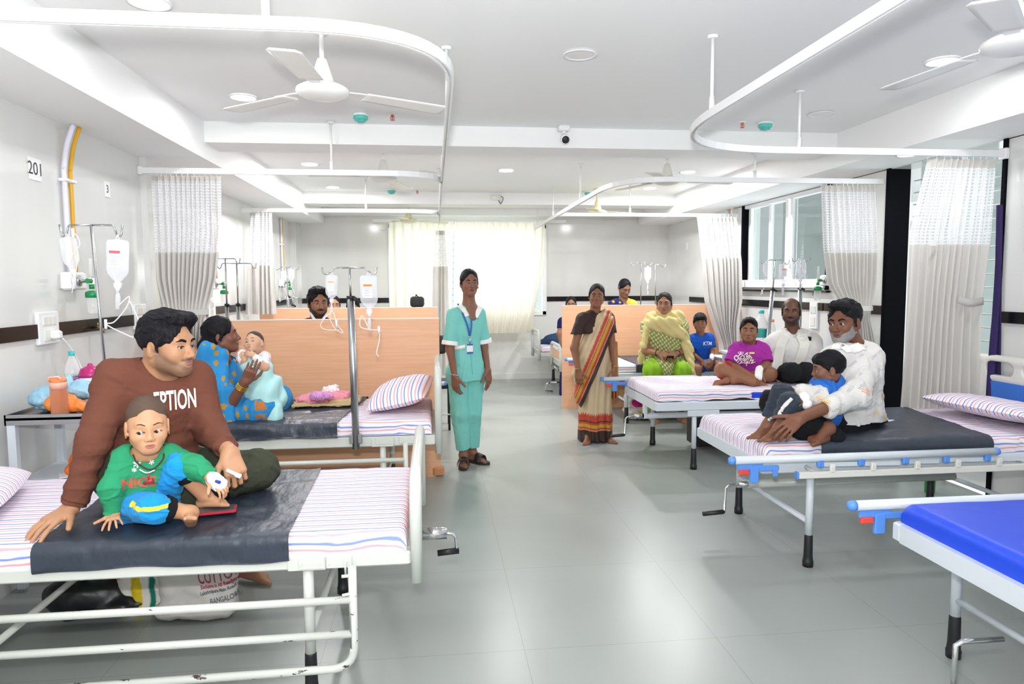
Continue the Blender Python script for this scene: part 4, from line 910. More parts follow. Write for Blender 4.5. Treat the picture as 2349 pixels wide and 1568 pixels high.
def bedsheet(name, label, cat, x0, x1, y0, y1, zt, thick, m, ext=None, seed=1, amp=.0035, period=.052, r=.03, hang=0., group=None, res=.012, x_skirt=(True, True), hem=0., skew=0., f=16, over=None, slope=None):
    """cloth wrapped over a mattress: flat top, rounded edges, sides folded down by `thick` (+hang on the y sides)"""
    L_, Wd = x1-x0, y1-y0; dn = thick+r*.57
    a = np.linspace(-dn if x_skirt[0] else 0, L_+(dn if x_skirt[1] else 0), int((L_+.2)/res)); b = np.linspace(-dn-hang, Wd+dn+hang, int((Wd+2*dn)/res))
    A, B_ = np.meshgrid(a, b, indexing='ij')
    px, dx = fold(A, L_, r) if (x_skirt[0] or x_skirt[1]) else (A, A*0)
    if not x_skirt[0]: lo_ = A < r; px = np.where(lo_, A, px); dx = np.where(lo_, 0, dx)
    if not x_skirt[1]: hi_ = A > L_-r; px = np.where(hi_, A, px); dx = np.where(hi_, 0, dx)
    py, dy = fold(B_, Wd, r)
    T = thick+hang*(dy > 0)
    if hem: T = T+hem*(np.sin((px+x0)*9+seed)+.6*np.sin((px+x0)*23+seed*2))*(dy > thick*.8)
    d = np.minimum(dx+dy, T)
    P = np.stack([x0+px+skew*(py/Wd-.5), y0+py, zt-d], -1)
    q = P.reshape(-1, 3); w = (wob(q, f, seed, (.5, 1, 1))+.5*wob(q, f*2.4, seed+3, (.6, 1.2, 1))-.8*np.exp(-(wob(q, f*.9, seed+5, (.6, 1, 1))/.12)**2)).reshape(A.shape)*amp
    side = np.clip(dy/.02, 0, 1)*(d < T-.004); P[..., 2] += w*(1-np.clip(d/.02, 0, 1)); P[..., 1] += np.where(B_ < Wd/2, -1, 1)*side*(w*1.3+.002); P[..., 0] += np.clip(dx/.02, 0, 1)*np.where(A < L_/2, -1, 1)*w
    if slope is not None: P[..., 2] += slope(P[..., 0], P[..., 1])*np.clip(1-d/.05, 0, 1)
    nu, nv = P.shape[0]-1, P.shape[1]-1; mb = MB(); fs = []
    idx = np.arange((nu+1)*(nv+1)).reshape(nu+1, nv+1)
    fs = np.stack([idx[:-1, :-1], idx[1:, :-1], idx[1:, 1:], idx[:-1, 1:]], -1).reshape(-1, 4)
    mb.add(P.reshape(-1, 3), fs.tolist(), True); o = mb.build(name, m)
    L2 = o.data.uv_layers.new(name='UVMap'); vi = np.zeros(len(o.data.loops), np.int32); o.data.loops.foreach_get('vertex_index', vi)
    uv = np.stack([A.ravel()/period, B_.ravel()/period+.009/period*w.ravel()/max(amp, 1e-6)], 1)[vi].astype(np.float32); L2.data.foreach_set('uv', uv.ravel())
    return tag(o, label, cat, group)
def pillow(label, c, size, rot, tilt=(0, 0), period=.042, seed=2, along=0, group='striped pillows'):
    lx, ly, h = size; n = 30; u, v = np.meshgrid(np.linspace(-1, 1, n+1), np.linspace(-1, 1, n+1), indexing='ij'); mb = MB(); uvs = []
    g = (np.clip(1-np.abs(u)**2.6, 0, 1)**.5)*(np.clip(1-np.abs(v)**2.6, 0, 1)**.5)
    R = np.array(Matrix.Rotation(rot, 3, 'Z')@Matrix.Rotation(tilt[0], 3, 'X')@Matrix.Rotation(tilt[1], 3, 'Y'))
    for s in (1, -1):
        X = u*lx/2*(1-.05*(1-np.abs(v)**2)*0-.05*(v*v)*(u*u)+.0*g); Y = v*ly/2*(1-.07*(1-v*v)*0-.05*u*u*v*v)
        Z = s*g*h/2*(1 if s > 0 else .7); P = np.stack([X, Y, Z], -1).reshape(-1, 3); P[:, 2] += .004*wob(P, 24, seed)*g.ravel()
        idx = np.arange((n+1)**2).reshape(n+1, n+1); fs = np.stack([idx[:-1, :-1], idx[1:, :-1], idx[1:, 1:], idx[:-1, 1:]], -1).reshape(-1, 4)
        if s < 0: fs = fs[:, ::-1]
        mb.add(P@R.T+np.array(c), fs.tolist(), True)
    o = mb.build('pillow', M['sheet']); L2 = o.data.uv_layers.new(name='UVMap'); vi = np.zeros(len(o.data.loops), np.int32); o.data.loops.foreach_get('vertex_index', vi)
    uu, vv = (u*lx/2).ravel(), (v*ly/2+.006*np.sin(u*7+seed)).ravel()
    if along: uu, vv = vv, uu
    uv = np.stack([np.tile(uu, 2), np.tile(vv, 2)], 1)[vi]/period; L2.data.foreach_set('uv', uv.astype(np.float32).ravel())
    return tag(o, label, 'pillow', group)
# ---- left bed nearest the camera
B1 = bed('ivory steel hospital bed nearest the camera on the left, rail folded down', -2.02, -.10, 2.44, 3.34, .532, fh=.050, legs=[(-1.55, 2.46), (-1.55, 3.32), (-.462, 2.46), (-.462, 3.32)], crank=(-.05, 2.87, .437, .9, .078))
MB().tube([(-.075, 2.87, .437), (.035, 2.87, .437)], .026, 18).build('crank_socket', M['chrome'], B1)
for x in (-.36, -.455):
    p = MB().box((x+.01, 2.434, .508), (.088 if x > -.4 else .09, .010, .042), bev=.002)
    for dx in (-.026, .034): p.tube([(x+dx, 2.432, .508), (x+dx, 2.424, .508)], .0055, 8)
    p.build('hinge_plate', M['frame'], B1)
yr = 2.39; rl = MB().tube([(-.300, yr, .505), (-.300, yr, .215)]+arc((-.300, yr, .215), (-.303, yr, .140), (-.385, yr, .140), 8)+[(-1.85, yr, .128)], .0145, 14).build('side_rail', M['rust'], B1)
for z_ in (.388, .264): MB().tube([(-.300, yr, z_), (-1.85, yr, z_-.004)], .0135, 14).build('rail_bar', M['chip'], rl)
MB().tube([(-.30, yr-.002, .475), (-.335, yr-.012, .478)], .006, 8).tube([(-.30, yr-.002, .412), (-.335, yr-.012, .41)], .0055, 8).tube([(-.327, yr+.02, .53), (-.325, yr+.02, .47)], .004, 8).build('latch', M['frame'], rl)
sh1 = bedsheet('bed_sheet', 'striped sheet under the man in brown, tucked at the near footboard', 'bed sheet', -2.03, -.115, 2.445, 3.335, .612, .085, M['sheet'], seed=3, amp=.004, group=None)
bedsheet('rubber_sheet', 'black rexine draw sheet the toddler in green sits on', 'rubber sheet', -1.375, -.535, 2.43, 3.35, .618, .098, M['rexine'], seed=8, amp=.005, x_skirt=(False, False), skew=-.03, f=13, hem=.004, r=.034)
pillow('striped pillow at the left edge beside the wooden-look bed head', (-1.83, 2.86, .70), (.36, .56, .12), .3, (.0, .12), seed=5)
# ---- second left bed
B2 = bed('ivory hospital bed carrying the woman in the blue sari', -2.02, -.01, 4.22, 5.12, .565, legs=[(-1.5, 4.24), (-1.5, 5.10), (-.33, 4.24), (-.33, 5.10)], htop=.955)
for x in (-.175, -.315):
    p = MB().box((x, 4.214, .540), (.11, .010, .045), bev=.002)
    for dx in (-.032, .032): p.tube([(x+dx, 4.212, .54), (x+dx, 4.205, .54)], .0055, 8)
    p.build('hinge_plate', M['frame'], B2)
yr = 4.18; rl = MB().tube([(-.190, yr, .53), (-.190, yr, .22)]+arc((-.190, yr, .22), (-.19, yr, .15), (-.26, yr, .15), 6)+[(-1.7, yr, .15)], .0145, 12).build('side_rail', M['frame'], B2)
for z_ in (.428, .29): MB().tube([(-.19, yr, z_), (-1.7, yr, z_)], .0135, 12).build('rail_bar', M['frame'], rl)
bedsheet('bed_sheet', 'striped sheet on the left bed in front of the nearest partition', 'bed sheet', -2.03, -.03, 4.225, 5.115, .66, .09, M['sheet'], seed=5, amp=.005, group=None, res=.016)
bedsheet('rubber_sheet', 'black rexine draw sheet under the woman in the blue sari', 'rubber sheet', -1.7, -.545, 4.20, 5.135, .668, .10, M['rexine'], seed=12, amp=.007, x_skirt=(False, False), skew=.10, f=12, hem=.008, r=.036, res=.016)
pillow('plump striped pillow leaning on the footboard in front of the partition', (-.235, 4.70, .755), (.40, .60, .17), -.10, (.10, -.22), seed=7, along=1, period=.046)
# ---- beds beyond the left partitions
B3 = bed('hospital bed behind the nearest left partition, only its aisle end in view', -2.02, .0, 6.1, 7.0, .56, boards=(), rails=None)
MB().tube([(-.5, 6.06, .62), (.07, 6.06, .62)], .018, 12).build('side_rail', M['frame_blue'], B3); MB().ball((.075, 6.06, .62), .019, 12).build('rail_cap', M['blue'], B3); MB().tube([(-.5, 6.3, .30), (.16, 6.3, .30)], .006, 8).build('crank_rod', M['frame'], B3)
bedsheet('bed_sheet', 'white edge of a sheet behind the nearest left partition', 'bed sheet', -2.0, -.02, 6.12, 6.98, .65, .085, M['sheet'], seed=6, amp=.004, group=None, res=.03)
# ---- right-hand beds
def latch_rail(t, ya, xa, xb, z, lower=None, near=True, clips=()):
    s = -1 if near else 1
    r_ = MB().tube([(xa+.02, ya, z), (xb, ya, z)], .020, 16).build('side_rail', M['frame_blue'], t)
    for x, g in ((xa+.012, -1), (xb+.004, 1)): MB().lathe([(.0205, -.014), (.0215, 0), (.017, .012), (.004, .018)], (x, ya, z), 16, [[0, 0, g], [0, 1, 0], [-g, 0, 0]]).build('end_cap', M['blue'], r_)
    lb = MB(); x = xa+.11; lb.box((x, ya+.004, z-.035), (.13, .014, .032), bev=.004); lb.box((x+.02, ya, z-.075), (.045, .02, .085), bev=.006); lb.box((x+.09, ya+.001, z-.045), (.115, .016, .028), bev=.006); lb.box((x+.13, ya, z-.066), (.025, .018, .047), bev=.006)
    lb.build('latch', M['blue'], r_); MB().box((x-.035, ya-.002, z-.060), (.052, .02, .026), bev=.004).build('release_button', M['red'], r_)
    if lower is not None:
        xl, xh, zl = lower; lo_ = MB().box(((xl+xh)/2, ya, zl), (xh-xl, .028, .034), bev=.003).build('lower_bar', M['cream'], r_)
        MB().box((xl-.004, ya, zl), (.012, .03, .036), bev=.004).build('end_cap', M['blue'], lo_)
        for k, x in enumerate(clips):
            cb = MB().box((x, ya-.004, z-.028), (.034, .026, .042), bev=.006); cb.tube([(x, ya-.014, z-.036), (x, ya-.024, z-.036)], .006, 8); cb.build('clip', M['blue'], r_)
            c2 = MB().box((x+.062, ya-.012, zl+.034), (.028, .018, .044), bev=.004).tube([(x+.062, ya-.02, zl+.038), (x+.062, ya-.028, zl+.038)], .006, 8); c2.build('pivot', M['cream'], r_)
            st = MB(); v0, v1 = V3(x, ya+.006+.010*(k % 3), z-.036), V3(x+.44, ya+.006+.010*(k % 3), zl+.042); dv = nz(v1-v0); R = np.stack([dv, V3(0, 1, 0), np.cross(dv, V3(0, 1, 0))], 1)
            st.box((v0+v1)/2, (np.linalg.norm(v1-v0), .008, .022), M=R).build('strut', M['frame_blue'], r_)
BR1 = bed('white hospital bed under the man in the patterned shirt, side rail lowered', 1.66, 3.55, 3.35, 4.25, .56, fm='frame_blue', legs=[(1.922, 3.345), (1.93, 4.20), (3.26, 3.345), (3.26, 4.20)], boards=(), crank=(1.80, 3.80, .312, -1., .16), plates=False)
latch_rail(BR1, 3.25, 1.44, 2.88, .602, (1.80, 3.5, .516), clips=(1.915, 2.135, 2.375, 2.60, 2.83))
MB().tube([(1.80, 3.80, .312), (3.1, 3.80, .312)], .024, 16).build('drive_tube', M['frame'], BR1); MB().tube([(1.9, 3.25, .516), (1.9, 3.36, .53)], .012, 8).tube([(3.1, 3.25, .516), (3.1, 3.36, .53)], .012, 8).build('rail_mount', M['frame'], BR1)
MB().box((1.83, 3.8, .42), (.03, .04, .26), bev=.004).build('crank_hanger', M['frame'], BR1)
bedsheet('bed_sheet', 'striped sheet on the bed under the man in the patterned shirt', 'bed sheet', 1.675, 3.54, 3.36, 4.25, .652, .092, M['sheet'], seed=9, amp=.0045, group=None, r=.045, period=.05)
bedsheet('rubber_sheet', 'dark rexine draw sheet behind the man in the patterned shirt', 'rubber sheet', 2.05, 3.02, 3.345, 4.265, .66, .09, M['rexine'], seed=14, amp=.004, x_skirt=(False, False), skew=.14, f=9, r=.048, hem=.004)
pillow('wide striped pillow against the white and blue headboard', (3.30, 3.72, .725), (.46, .74, .14), .12, (.0, .14), seed=11, along=0, period=.05)
# moulded headboard of that bed
hb = MB(); yc = 3.80; xh = 3.60
def rr(y_, z_, w_, h_, r_, n=6):
    out = []
    for (sy, sz_, a0) in ((1, 1, 0), (-1, 1, 90), (-1, -1, 180), (1, -1, 270)):
        for k in range(n+1): g = math.radians(a0+90*k/n); out.append((y_+sy*(w_/2-r_)+r_*math.cos(g), z_+sz_*(h_/2-r_)+r_*math.sin(g)))
    return out
prims = [rbox((xh, yc, .80), (.022, .45, .205), .02, k=.01), cone((xh, yc-.36, .975), (xh, yc+.36, .975), .026, k=.02), cone((xh, yc-.43, .70), (xh, yc-.37, .955), .025, k=.03), cone((xh, yc+.43, .70), (xh, yc+.37, .955), .025, k=.03)]
cuts = [rbox((xh, yc+s*.245, .925), (.05, .105, .045), .04, k=.006) for s in (-1, 1)]+[rbox((xh, yc, .93), (.05, .07, .035), .03, k=.006)]+[rbox((xh-.03, yc, .765), (.014, .33, .085), .012, k=.004)]
soft('headboard', prims, M['cream'], BR1, cuts, .007)
MB().box((xh-.017, yc, .765), (.01, .63, .155), bev=.004).build('headboard_panel', mat('blue_board', '3f78d6', .4), BR1)
BR2 = bed('white hospital bed where the boy in the magenta t-shirt sits', 1.715, 3.55, 5.25, 6.15, .545, fm='frame_blue', legs=[(2.034, 5.265), (1.974, 6.13), (3.3, 5.265), (3.3, 6.13)], boards=(), crank=(1.69, 5.6, .375, -.9, .155), plates=False, fh=.07)
MB().box((2.10, 5.24, .455), (.26, .012, .045), bev=.003).build('leg_bracket', M['frame_blue'], BR2); MB().box((2.60, 5.235, .53), (.035, .02, .13), bev=.004).build('rail_socket', M['frame_blue'], BR2)
MB().tube([(1.72, 5.6, .375), (3.2, 5.6, .375)], .024, 16).build('drive_tube', M['frame_blue'], BR2); MB().box((1.735, 5.6, .44), (.03, .05, .17), bev=.004).build('crank_hanger', M['frame_blue'], BR2)
latch_rail(BR2, 6.2, 1.50, 2.4, .61)
bedsheet('bed_sheet', 'striped sheet under the boy in the magenta t-shirt', 'bed sheet', 1.73, 3.54, 5.262, 6.14, .635, .082, M['sheet'], seed=15, amp=.004, group=None, res=.016, hem=.012)
tag(MB().box((2.95, 5.28, .585), (.9, .05, .06), bev=.015).build('mattress', M['bluemat']), 'blue mattress corner showing under the sheet of the magenta boy', 'mattress')
BR3 = bed('white hospital bed under the woman in the yellow shawl', 1.79, 3.55, 7.11, 7.99, .54, fm='frame_blue', legs=[(2.008, 7.14), (2.008, 7.96), (3.3, 7.14), (3.3, 7.96)], boards=(), plates=False)
latch_rail(BR3, 7.98, 1.50, 2.3, .60)
MB().tube([(1.72, 7.5, .36), (1.62, 7.5, .36)], .012, 12).build('crank_handle', M['blk'], BR3)
bedsheet('bed_sheet', 'striped sheet on the bed in front of the right partition', 'bed sheet', 1.80, 3.54, 7.12, 7.97, .63, .085, M['sheet'], seed=16, amp=.004, group=None, res=.025)
bedsheet('rubber_sheet', 'black rexine sheet the woman in the yellow shawl sits on', 'rubber sheet', 2.1, 3.2, 7.10, 7.99, .638, .095, M['rexine'], seed=18, amp=.004, x_skirt=(False, False), res=.025)
BR0 = bed('white hospital bed with bare blue mattress, cut by the right edge', 1.745, 3.5, 1.53, 2.445, .56, fm='frame_blue', legs=[(2.02, 1.57), (2.02, 2.435), (3.2, 1.57), (3.2, 2.435)], boards=(), plates=False, fh=.07)
latch_rail(BR0, 2.50, 1.60, 3.2, .608)
mb = MB(); mb.tube([(1.76, 1.92, .36), (1.62, 1.92, .36), (1.60, 1.92, .35), (1.598, 1.92, .2)], .0085, 10); mb.build('crank_arm', M['chrome'], BR0)
bedsheet('mattress', 'bare royal blue mattress on the bed at the right edge', 'mattress', 1.77, 3.5, 1.545, 2.43, .638, .085, M['bluemat'], seed=21, amp=.0015, r=.035, group=None, f=7)
BR4 = bed('ivory hospital bed with laminate footboard behind the right partition', 1.66, 3.5, 9.0, 9.75, .44, boards=(-1,), htop=.66, fh=.07, legs=[(1.95, 9.02), (1.95, 9.73), (3.2, 9.02), (3.2, 9.73)])
MB().tube([(1.60, 9.3, .36), (1.72, 9.3, .26)], .012, 8).tube([(1.55, 9.3, .14), (1.50, 9.3, .13), (1.47, 9.3, .03), (1.58, 9.3, -.0+.02)], .011, 8).tube([(1.55, 9.3, .14), (1.75, 9.3, .14)], .012, 8).build('crank_arm', M['chrome'], BR4)
bedsheet('bed_sheet', 'crumpled striped sheet on the bed behind the right partition', 'bed sheet', 1.68, 3.4, 9.02, 9.73, .52, .075, M['sheet'], seed=23, amp=.006, group=None, res=.03)
BR5 = bed('ivory hospital bed nearest the far window on the right', 1.50, 3.3, 9.85, 10.55, .50, boards=(-1,), htop=.80, panel=False, legs=[(1.8, 9.87), (1.8, 10.53), (3.1, 9.87), (3.1, 10.53)])
bedsheet('bed_sheet', 'white rumpled sheet on the bed nearest the far window', 'bed sheet', 1.52, 3.2, 9.87, 10.53, .59, .08, M['sheet'], seed=25, amp=.008, group=None, res=.03)
tag(soft('blanket', [ell((1.85, 10.2, .66), (.26, .2, .10)), ell((2.05, 10.1, .72), (.22, .2, .10)), ell((1.68, 10.25, .62), (.12, .12, .05))], mat('navy_blanket', '1d3f66', .7, bump=.4, bs=30), None, (), .012, disp=folds(.014, 16, 4), amp=.03), 'rumpled navy blue blanket on the bed nearest the far window', 'blanket')
tag(soft('towel', [ell((1.93, 10.0, .68), (.12, .09, .06)), ell((1.88, 9.98, .63), (.10, .08, .05))], mat('patterned_towel', '7fb2d8', .8, bump=.3), None, (), .01, disp=folds(.010, 20, 9), amp=.02), 'light blue cloth bundle in front of the navy blanket', 'towel')
# ------------------------------------------------------------------ partitions
def partition(label, x0, x1, y, z1=1.225, foot=True, z0=.0):
    t = thing('partition', label, 'partition', ((x0+x1)/2, y, 0), 'laminate partitions')
    MB().box(((x0+x1)/2, y, (z0+z1)/2), (x1-x0, .036, z1-z0)).build('panel', M['wood'], t)
    MB().box(((x0+x1)/2, y, z1+.001), (x1-x0+.004, .040, .006)).build('edging', M['cream'], t)
    if foot: MB().box((x1-.02, y, .04), (.09, .07, .08), bev=.02).build('foot', M['wood_edge'], t)
    return t
partition('long beech laminate partition behind the woman in the blue sari', -2.02, .028, 5.335)
partition('beech laminate partition farthest on the left, a bag on top', -1.94, .02, 8.0)
partition('beech laminate partition behind the woman in the yellow shawl', 1.489, 3.63, 8.09, foot=False)
# ------------------------------------------------------------------ ward equipment
def drip_stand(label, base, top, zmid, w=.22, knob=True, ang=0., r=.0155, hook=.045, slant=True, clampz=None):
    t = thing('drip_stand', label, 'drip stand', tuple(base), 'drip stands'); b, q = np.array(base, float), np.array(top, float)
    m = b+(q-b)*((zmid-b[2])/(q[2]-b[2])); MB().tube([b, m], r, 16).build('pole', M['steel'], t); MB().tube([m-V3(0, 0, .02), q], .0065, 10).build('rod', M['steel'], t)
    d = V3(math.cos(ang), math.sin(ang), 0); h = MB()
    for s in (-1, 1):
        e = q+d*w/2*s; k = .04 if slant else .012
        h.tube([q, e-d*s*.015]+arc(e-d*s*.015, e, e+V3(0, 0, -.012), 3)+[e+d*s*k*.6+V3(0, 0, -hook*.8)]+arc(e+d*s*k*.6+V3(0, 0, -hook*.8), e+d*s*(k*.6+.012)+V3(0, 0, -hook*1.25), e+d*s*(k+.018)+V3(0, 0, -hook*.8), 5)+[e+d*s*(k+.024)+V3(0, 0, .002)], .0045, 8)
    h.build('hook_bar', M['steel'], t)
    if knob:
        MB().tube([m-V3(0, 0, .012), m+V3(0, 0, .006)], r+.003, 14).build('collar', M['blk'], t); MB().tube([m+V3(.015, -.01, -.004), m+V3(.034, -.02, -.02)], [.008, .012], 10).build('clamp_knob', M['blk'], t)
    return t
LB = {}
def lmat(c):
    if c not in LB: LB[c] = mat('print_'+c, c, .6)
    return LB[c]
def drip_bag(label, hook, s=1., kind='bottle', tilt=0., tube=None, liquid=True, stripe='e8833a', lab=True, ang=0., squash=.42, group='drip bags'):
    """a clear infusion bottle hanging upside down from a hook, with label, drip chamber and tubing"""
    t = thing('drip_bag', label, 'drip bag', tuple(hook), group); h = np.array(hook, float)
    c_, s_ = math.cos(tilt), math.sin(tilt); R = np.array([[c_, 0, s_], [0, 1, 0], [-s_, 0, c_]]); ca, sa = math.cos(ang), math.sin(ang); Rz = np.array([[ca, -sa, 0], [sa, ca, 0], [0, 0, 1]])
    Mx = Rz@R@np.diag([s, s*squash, s]); p = lambda x, y, z: h+Mx@V3(x, y, z)
    MB().tube([p(0, 0, 0), p(-.008, .0, -.02), p(.008, 0, -.02), p(0, 0, 0)], .0022*s, 6).build('loop', M['plastic'], t)
    prof = [(.012, -.02), (.040, -.024), (.046, -.034), (.046, -.150), (.040, -.168), (.022, -.190), (.014, -.196), (.012, -.205)]
    MB().lathe(prof, h, 20, Mx).build('bottle', M['milky'], t)
    MB().lathe([(.016, -.203), (.016, -.222), (.009, -.232), (.006, -.245)], h, 14, Rz@R@np.diag([s, s, s])).build('cap', M['plastic'], t)
    if lab:
        q = MB(); f = -.0475; zz = [(-.028, -.062), (.020, -.062), (.020, -.140), (-.028, -.140)]
        q.add([p(x, f, z) for x, z in zz], [(0, 1, 2, 3)]); lb = q.build('label', M['paper'], t)
        q = MB(); f -= .003; q.add([p(x, f, z) for x, z in ((-.026, -.068), (.018, -.068), (.018, -.080), (-.026, -.080))], [(0, 1, 2, 3)]); q.build('label_stripe', lmat(stripe), lb)
        q = MB()
        for k in range(5): z = -.090-.009*k; q.add([p(x, f, zz_) for x, zz_ in ((-.022, z), (.010-.008*(k % 2), z), (.010-.008*(k % 2), z-.003), (-.022, z-.003))], [(0, 1, 2, 3)])
        q.build('label_print', lmat('b9bcc8'), lb)
    e = p(0, 0, -.245)
    MB().tube([e+V3(0, 0, .004), e-V3(0, 0, .022*s), e-V3(.004, 0, .07*s)], [.006*s, .0105*s, .009*s], 12).build('drip_chamber', M['milky'], t)
    if tube: 
        pts = [e-V3(.004, 0, .06*s)]+[np.array(q, float) for q in tube]; tb = MB().tube(spline(pts, 8), .0026*max(s, .8), 7).build('tubing', M['tubing'], t)
        k = pts[-1] if len(pts) < 4 else pts[len(pts)//2]; MB().tube([k+V3(0, -.002, .022), k-V3(0, .002, .022)], .0065, 8).build('roller_clamp', M['plastic'], t)
    return t
# near left stand
drip_stand('thin drip stand between the near bed and the bedside table', (-1.50, 3.395, .46), at(209, 516, 3.40), .99, w=.20, knob=False, hook=.05, slant=False, r=.014)
MB_ = MB(); c = at(212, 752, 3.38)
drip_bag('small white drip bottle on the left hook of the thin near stand', at(152, 535, 3.39), .80, tilt=-.12, tube=[at(160, 600, 3.37), at(183, 560, 3.37), at(168, 535, 3.37), at(178, 590, 3.37), at(165, 672, 3.37)], stripe='f0f0f4', lab=False)
drip_bag('clear drip bottle with red lined label on the right hook of the near stand', at(270, 538, 3.39), 1.08, tilt=.05, tube=[at(296, 680, 3.37), at(290, 705, 3.37), at(262, 738, 3.37), at(243, 743, 3.36), at(285, 765, 3.37), at(310, 772, 3.37), at(321, 745, 3.37), at(298, 690, 3.37)], stripe='e06070')
t = thing('wall_tap', 'small brass tap projecting from the black band on the left wall', 'tap', (-2.06, 4.45, 1.23)); tp = MB(); a = V3(-2.065, 4.45, 1.235); tp.tube([a, a+V3(.05, 0, 0), a+V3(.062, 0, -.012), a+V3(.062, 0, -.035)], .008, 10).tube([a+V3(.035, 0, .005), a+V3(.035, 0, .03)], .005, 8).build('spout', mat('brass', 'b59a62', .3, 1), t)
# stand of the second bed
drip_stand('sturdy steel drip stand fixed to the bed of the woman in the blue sari', (-.485, 4.20, .50), at(802, 614, 4.20), 1.412, w=.19, r=.0215, hook=.036)
MB().box((-.485, 4.20, .56), (.075, .03, .055), bev=.003).build('clamp_plate', M['steel'], [o for o in COL.objects if o.name.startswith('drip_stand')][-1])
drip_bag('drip bottle on the left hook beside the bearded man, looped tubes below', at(761, 624, 4.20), .78, tilt=.03, tube=[at(760, 710, 4.19), at(757, 730, 4.19), at(770, 755, 4.19), at(787, 762, 4.19), at(772, 742, 4.19), at(762, 715, 4.19), at(736, 742, 4.19), at(745, 755, 4.19), at(778, 757, 4.19)], stripe='f0b070')
drip_bag('clear drip bottle with an orange label over the partition', at(845, 622, 4.20), 1.12, tilt=0, tube=[at(830, 724, 4.19), at(826, 748, 4.19), at(845, 755, 4.19), at(869, 756, 4.19), at(871, 752, 4.19), at(870, 780, 4.19), at(864, 808, 4.19), at(869, 818, 4.19)], stripe='ef8440')
# behind the partitions on the left
drip_stand('left one of the two drip stands standing by the left wall', at(520, 760, 5.9)*V3(1, 1, 0), at(517, 593, 5.9), 1.33, w=.16, hook=.04, slant=False)
drip_stand('right one of the two drip stands standing by the left wall', at(546, 760, 6.0)*V3(1, 1, 0), at(543, 604, 6.0), 1.33, w=.24, hook=.04, slant=False)
drip_stand('drip stand at the farthest left bed, tangled bags on it', at(662, 720, 8.3)*V3(1, 1, 0), at(658, 612, 8.3), 1.36, w=.14, hook=.03)
drip_stand('short drip stand beside the tangled bags at the far left', at(672, 720, 8.6)*V3(1, 1, 0), at(671, 680, 8.6), 1.25, w=.05, hook=.02)
for px, py, k, lb in ((650, 618, .7, 'small drip bottle hanging left on the far left stand'), (668, 614, .75, 'small drip bottle hanging right on the far left stand')):
    drip_bag(lb, at(px, py, 8.28), k, tube=[at(px+8, py+60, 8.27), at(px-8, py+70, 8.27), at(px-6, py+35, 8.27)], lab=False)
# right-hand side stands
drip_stand('leaning drip stand behind the boy in the magenta t-shirt', at(1745, 770, 6.22)*V3(1, 1, 0), at(1779, 596, 6.3), 1.42, w=.15, hook=.04, r=.018)
drip_stand('drip stand behind the man in the white shirt', at(1832, 760, 6.22)*V3(1, 1, 0), at(1838, 592, 6.2), 1.43, w=.05, hook=.03, r=.02)
drip_bag('thin drip set on the left hook of the leaning stand', at(1757, 600, 6.28), .62, tube=[at(1757, 650, 6.27), at(1748, 670, 6.27), at(1743, 676, 6.27)], lab=False)
drip_bag('drip bottle with an orange label on the right hook of the leaning stand', at(1798, 600, 6.28), 1.0, tube=[at(1795, 660, 6.27), at(1812, 640, 6.27), at(1812, 610, 6.27), at(1820, 640, 6.27), at(1828, 655, 6.27)], stripe='f08a50')
drip_bag('drip bottle wrapped in coiled tubing behind the man in the white shirt', at(1838, 592, 6.18), .92, tube=[at(1840, 655, 6.16), at(1822, 625, 6.16), at(1826, 600, 6.16), at(1845, 595, 6.16), at(1848, 625, 6.16), at(1830, 640, 6.16), at(1818, 618, 6.16), at(1833, 600, 6.16), at(1847, 640, 6.16), at(1838, 655, 6.16)], lab=False)
drip_stand('thin drip stand left of the woman in the yellow shawl', at(1468, 720, 8.4)*V3(1, 1, 0), at(1471, 603, 8.4), 1.2, w=.14, hook=.03, knob=False, r=.010)
drip_stand('thin drip stand rising behind the woman in the yellow shawl', at(1507, 720, 8.5)*V3(1, 1, 0), at(1503, 607, 8.5), 1.2, w=.14, hook=.03, knob=False, r=.010)
drip_bag('half empty drip bottle above the woman in the yellow shawl', at(1486, 609, 8.35), .95, tube=[at(1484, 665, 8.34), at(1486, 672, 8.34)], lab=False)
# oxygen outlets with flow meters
def flowmeter(label, p, s=1., side=1, plate=(.12, .10)):
    """p on the wall; side = +1 left wall (points to +x), -1 right wall"""
    t = thing('oxygen_flowmeter', label, 'flow meter', tuple(p), 'oxygen flow meters'); p = np.array(p, float); d = V3(side, 0, 0)
    MB().box(p+d*.03, (.06, plate[0]*1.6, plate[1]), bev=.01).build('outlet_box', M['plastic'], t)
    q = p+d*.062; MB().lathe([(.030, 0), (.030, .006), (.02, .010), (.010, .014), (.010, .05)], q, 20, [[0, 0, side], [0, 1, 0], [-side, 0, 0]]).build('dial', M['chrome'], t)
    b = q+d*.065; MB().box(b, (.028, .026, .045), bev=.004).build('valve', M['chrome'], t)
    MB().lathe([(.011, .02), (.008, .12), (.008, .13)], b, 12).build('flow_tube', M['clear'], t)
    MB().tube([b+V3(0, -.012, 0), b+V3(0, -.048, 0)], .014, 14).build('flow_knob', M['green'], t)
    MB().tube([b-V3(0, 0, .02), b-V3(0, 0, .045)], .014, 12).build('neck_nut', M['green'], t)
    lid = b-V3(0, 0, .055); MB().lathe([(.012, 0), (.032, -.006), (.036, -.018), (.036, -.038), (.033, -.040)], lid, 22).build('bottle_lid', M['green'], t)
    MB().lathe([(.030, -.038), (.030, -.085), (.027, -.125), (.022, -.132), (.001, -.132)], lid, 22, cap=False).build('humidifier_bottle', M['clear'], t)
    return t
flowmeter('oxygen flow meter with green lid on the near left wall', (XL, 4.23, 1.513), 1, 1)
flowmeter('oxygen flow meter on the left wall behind the tied curtain', (XL, 6.75, 1.50), 1, 1)
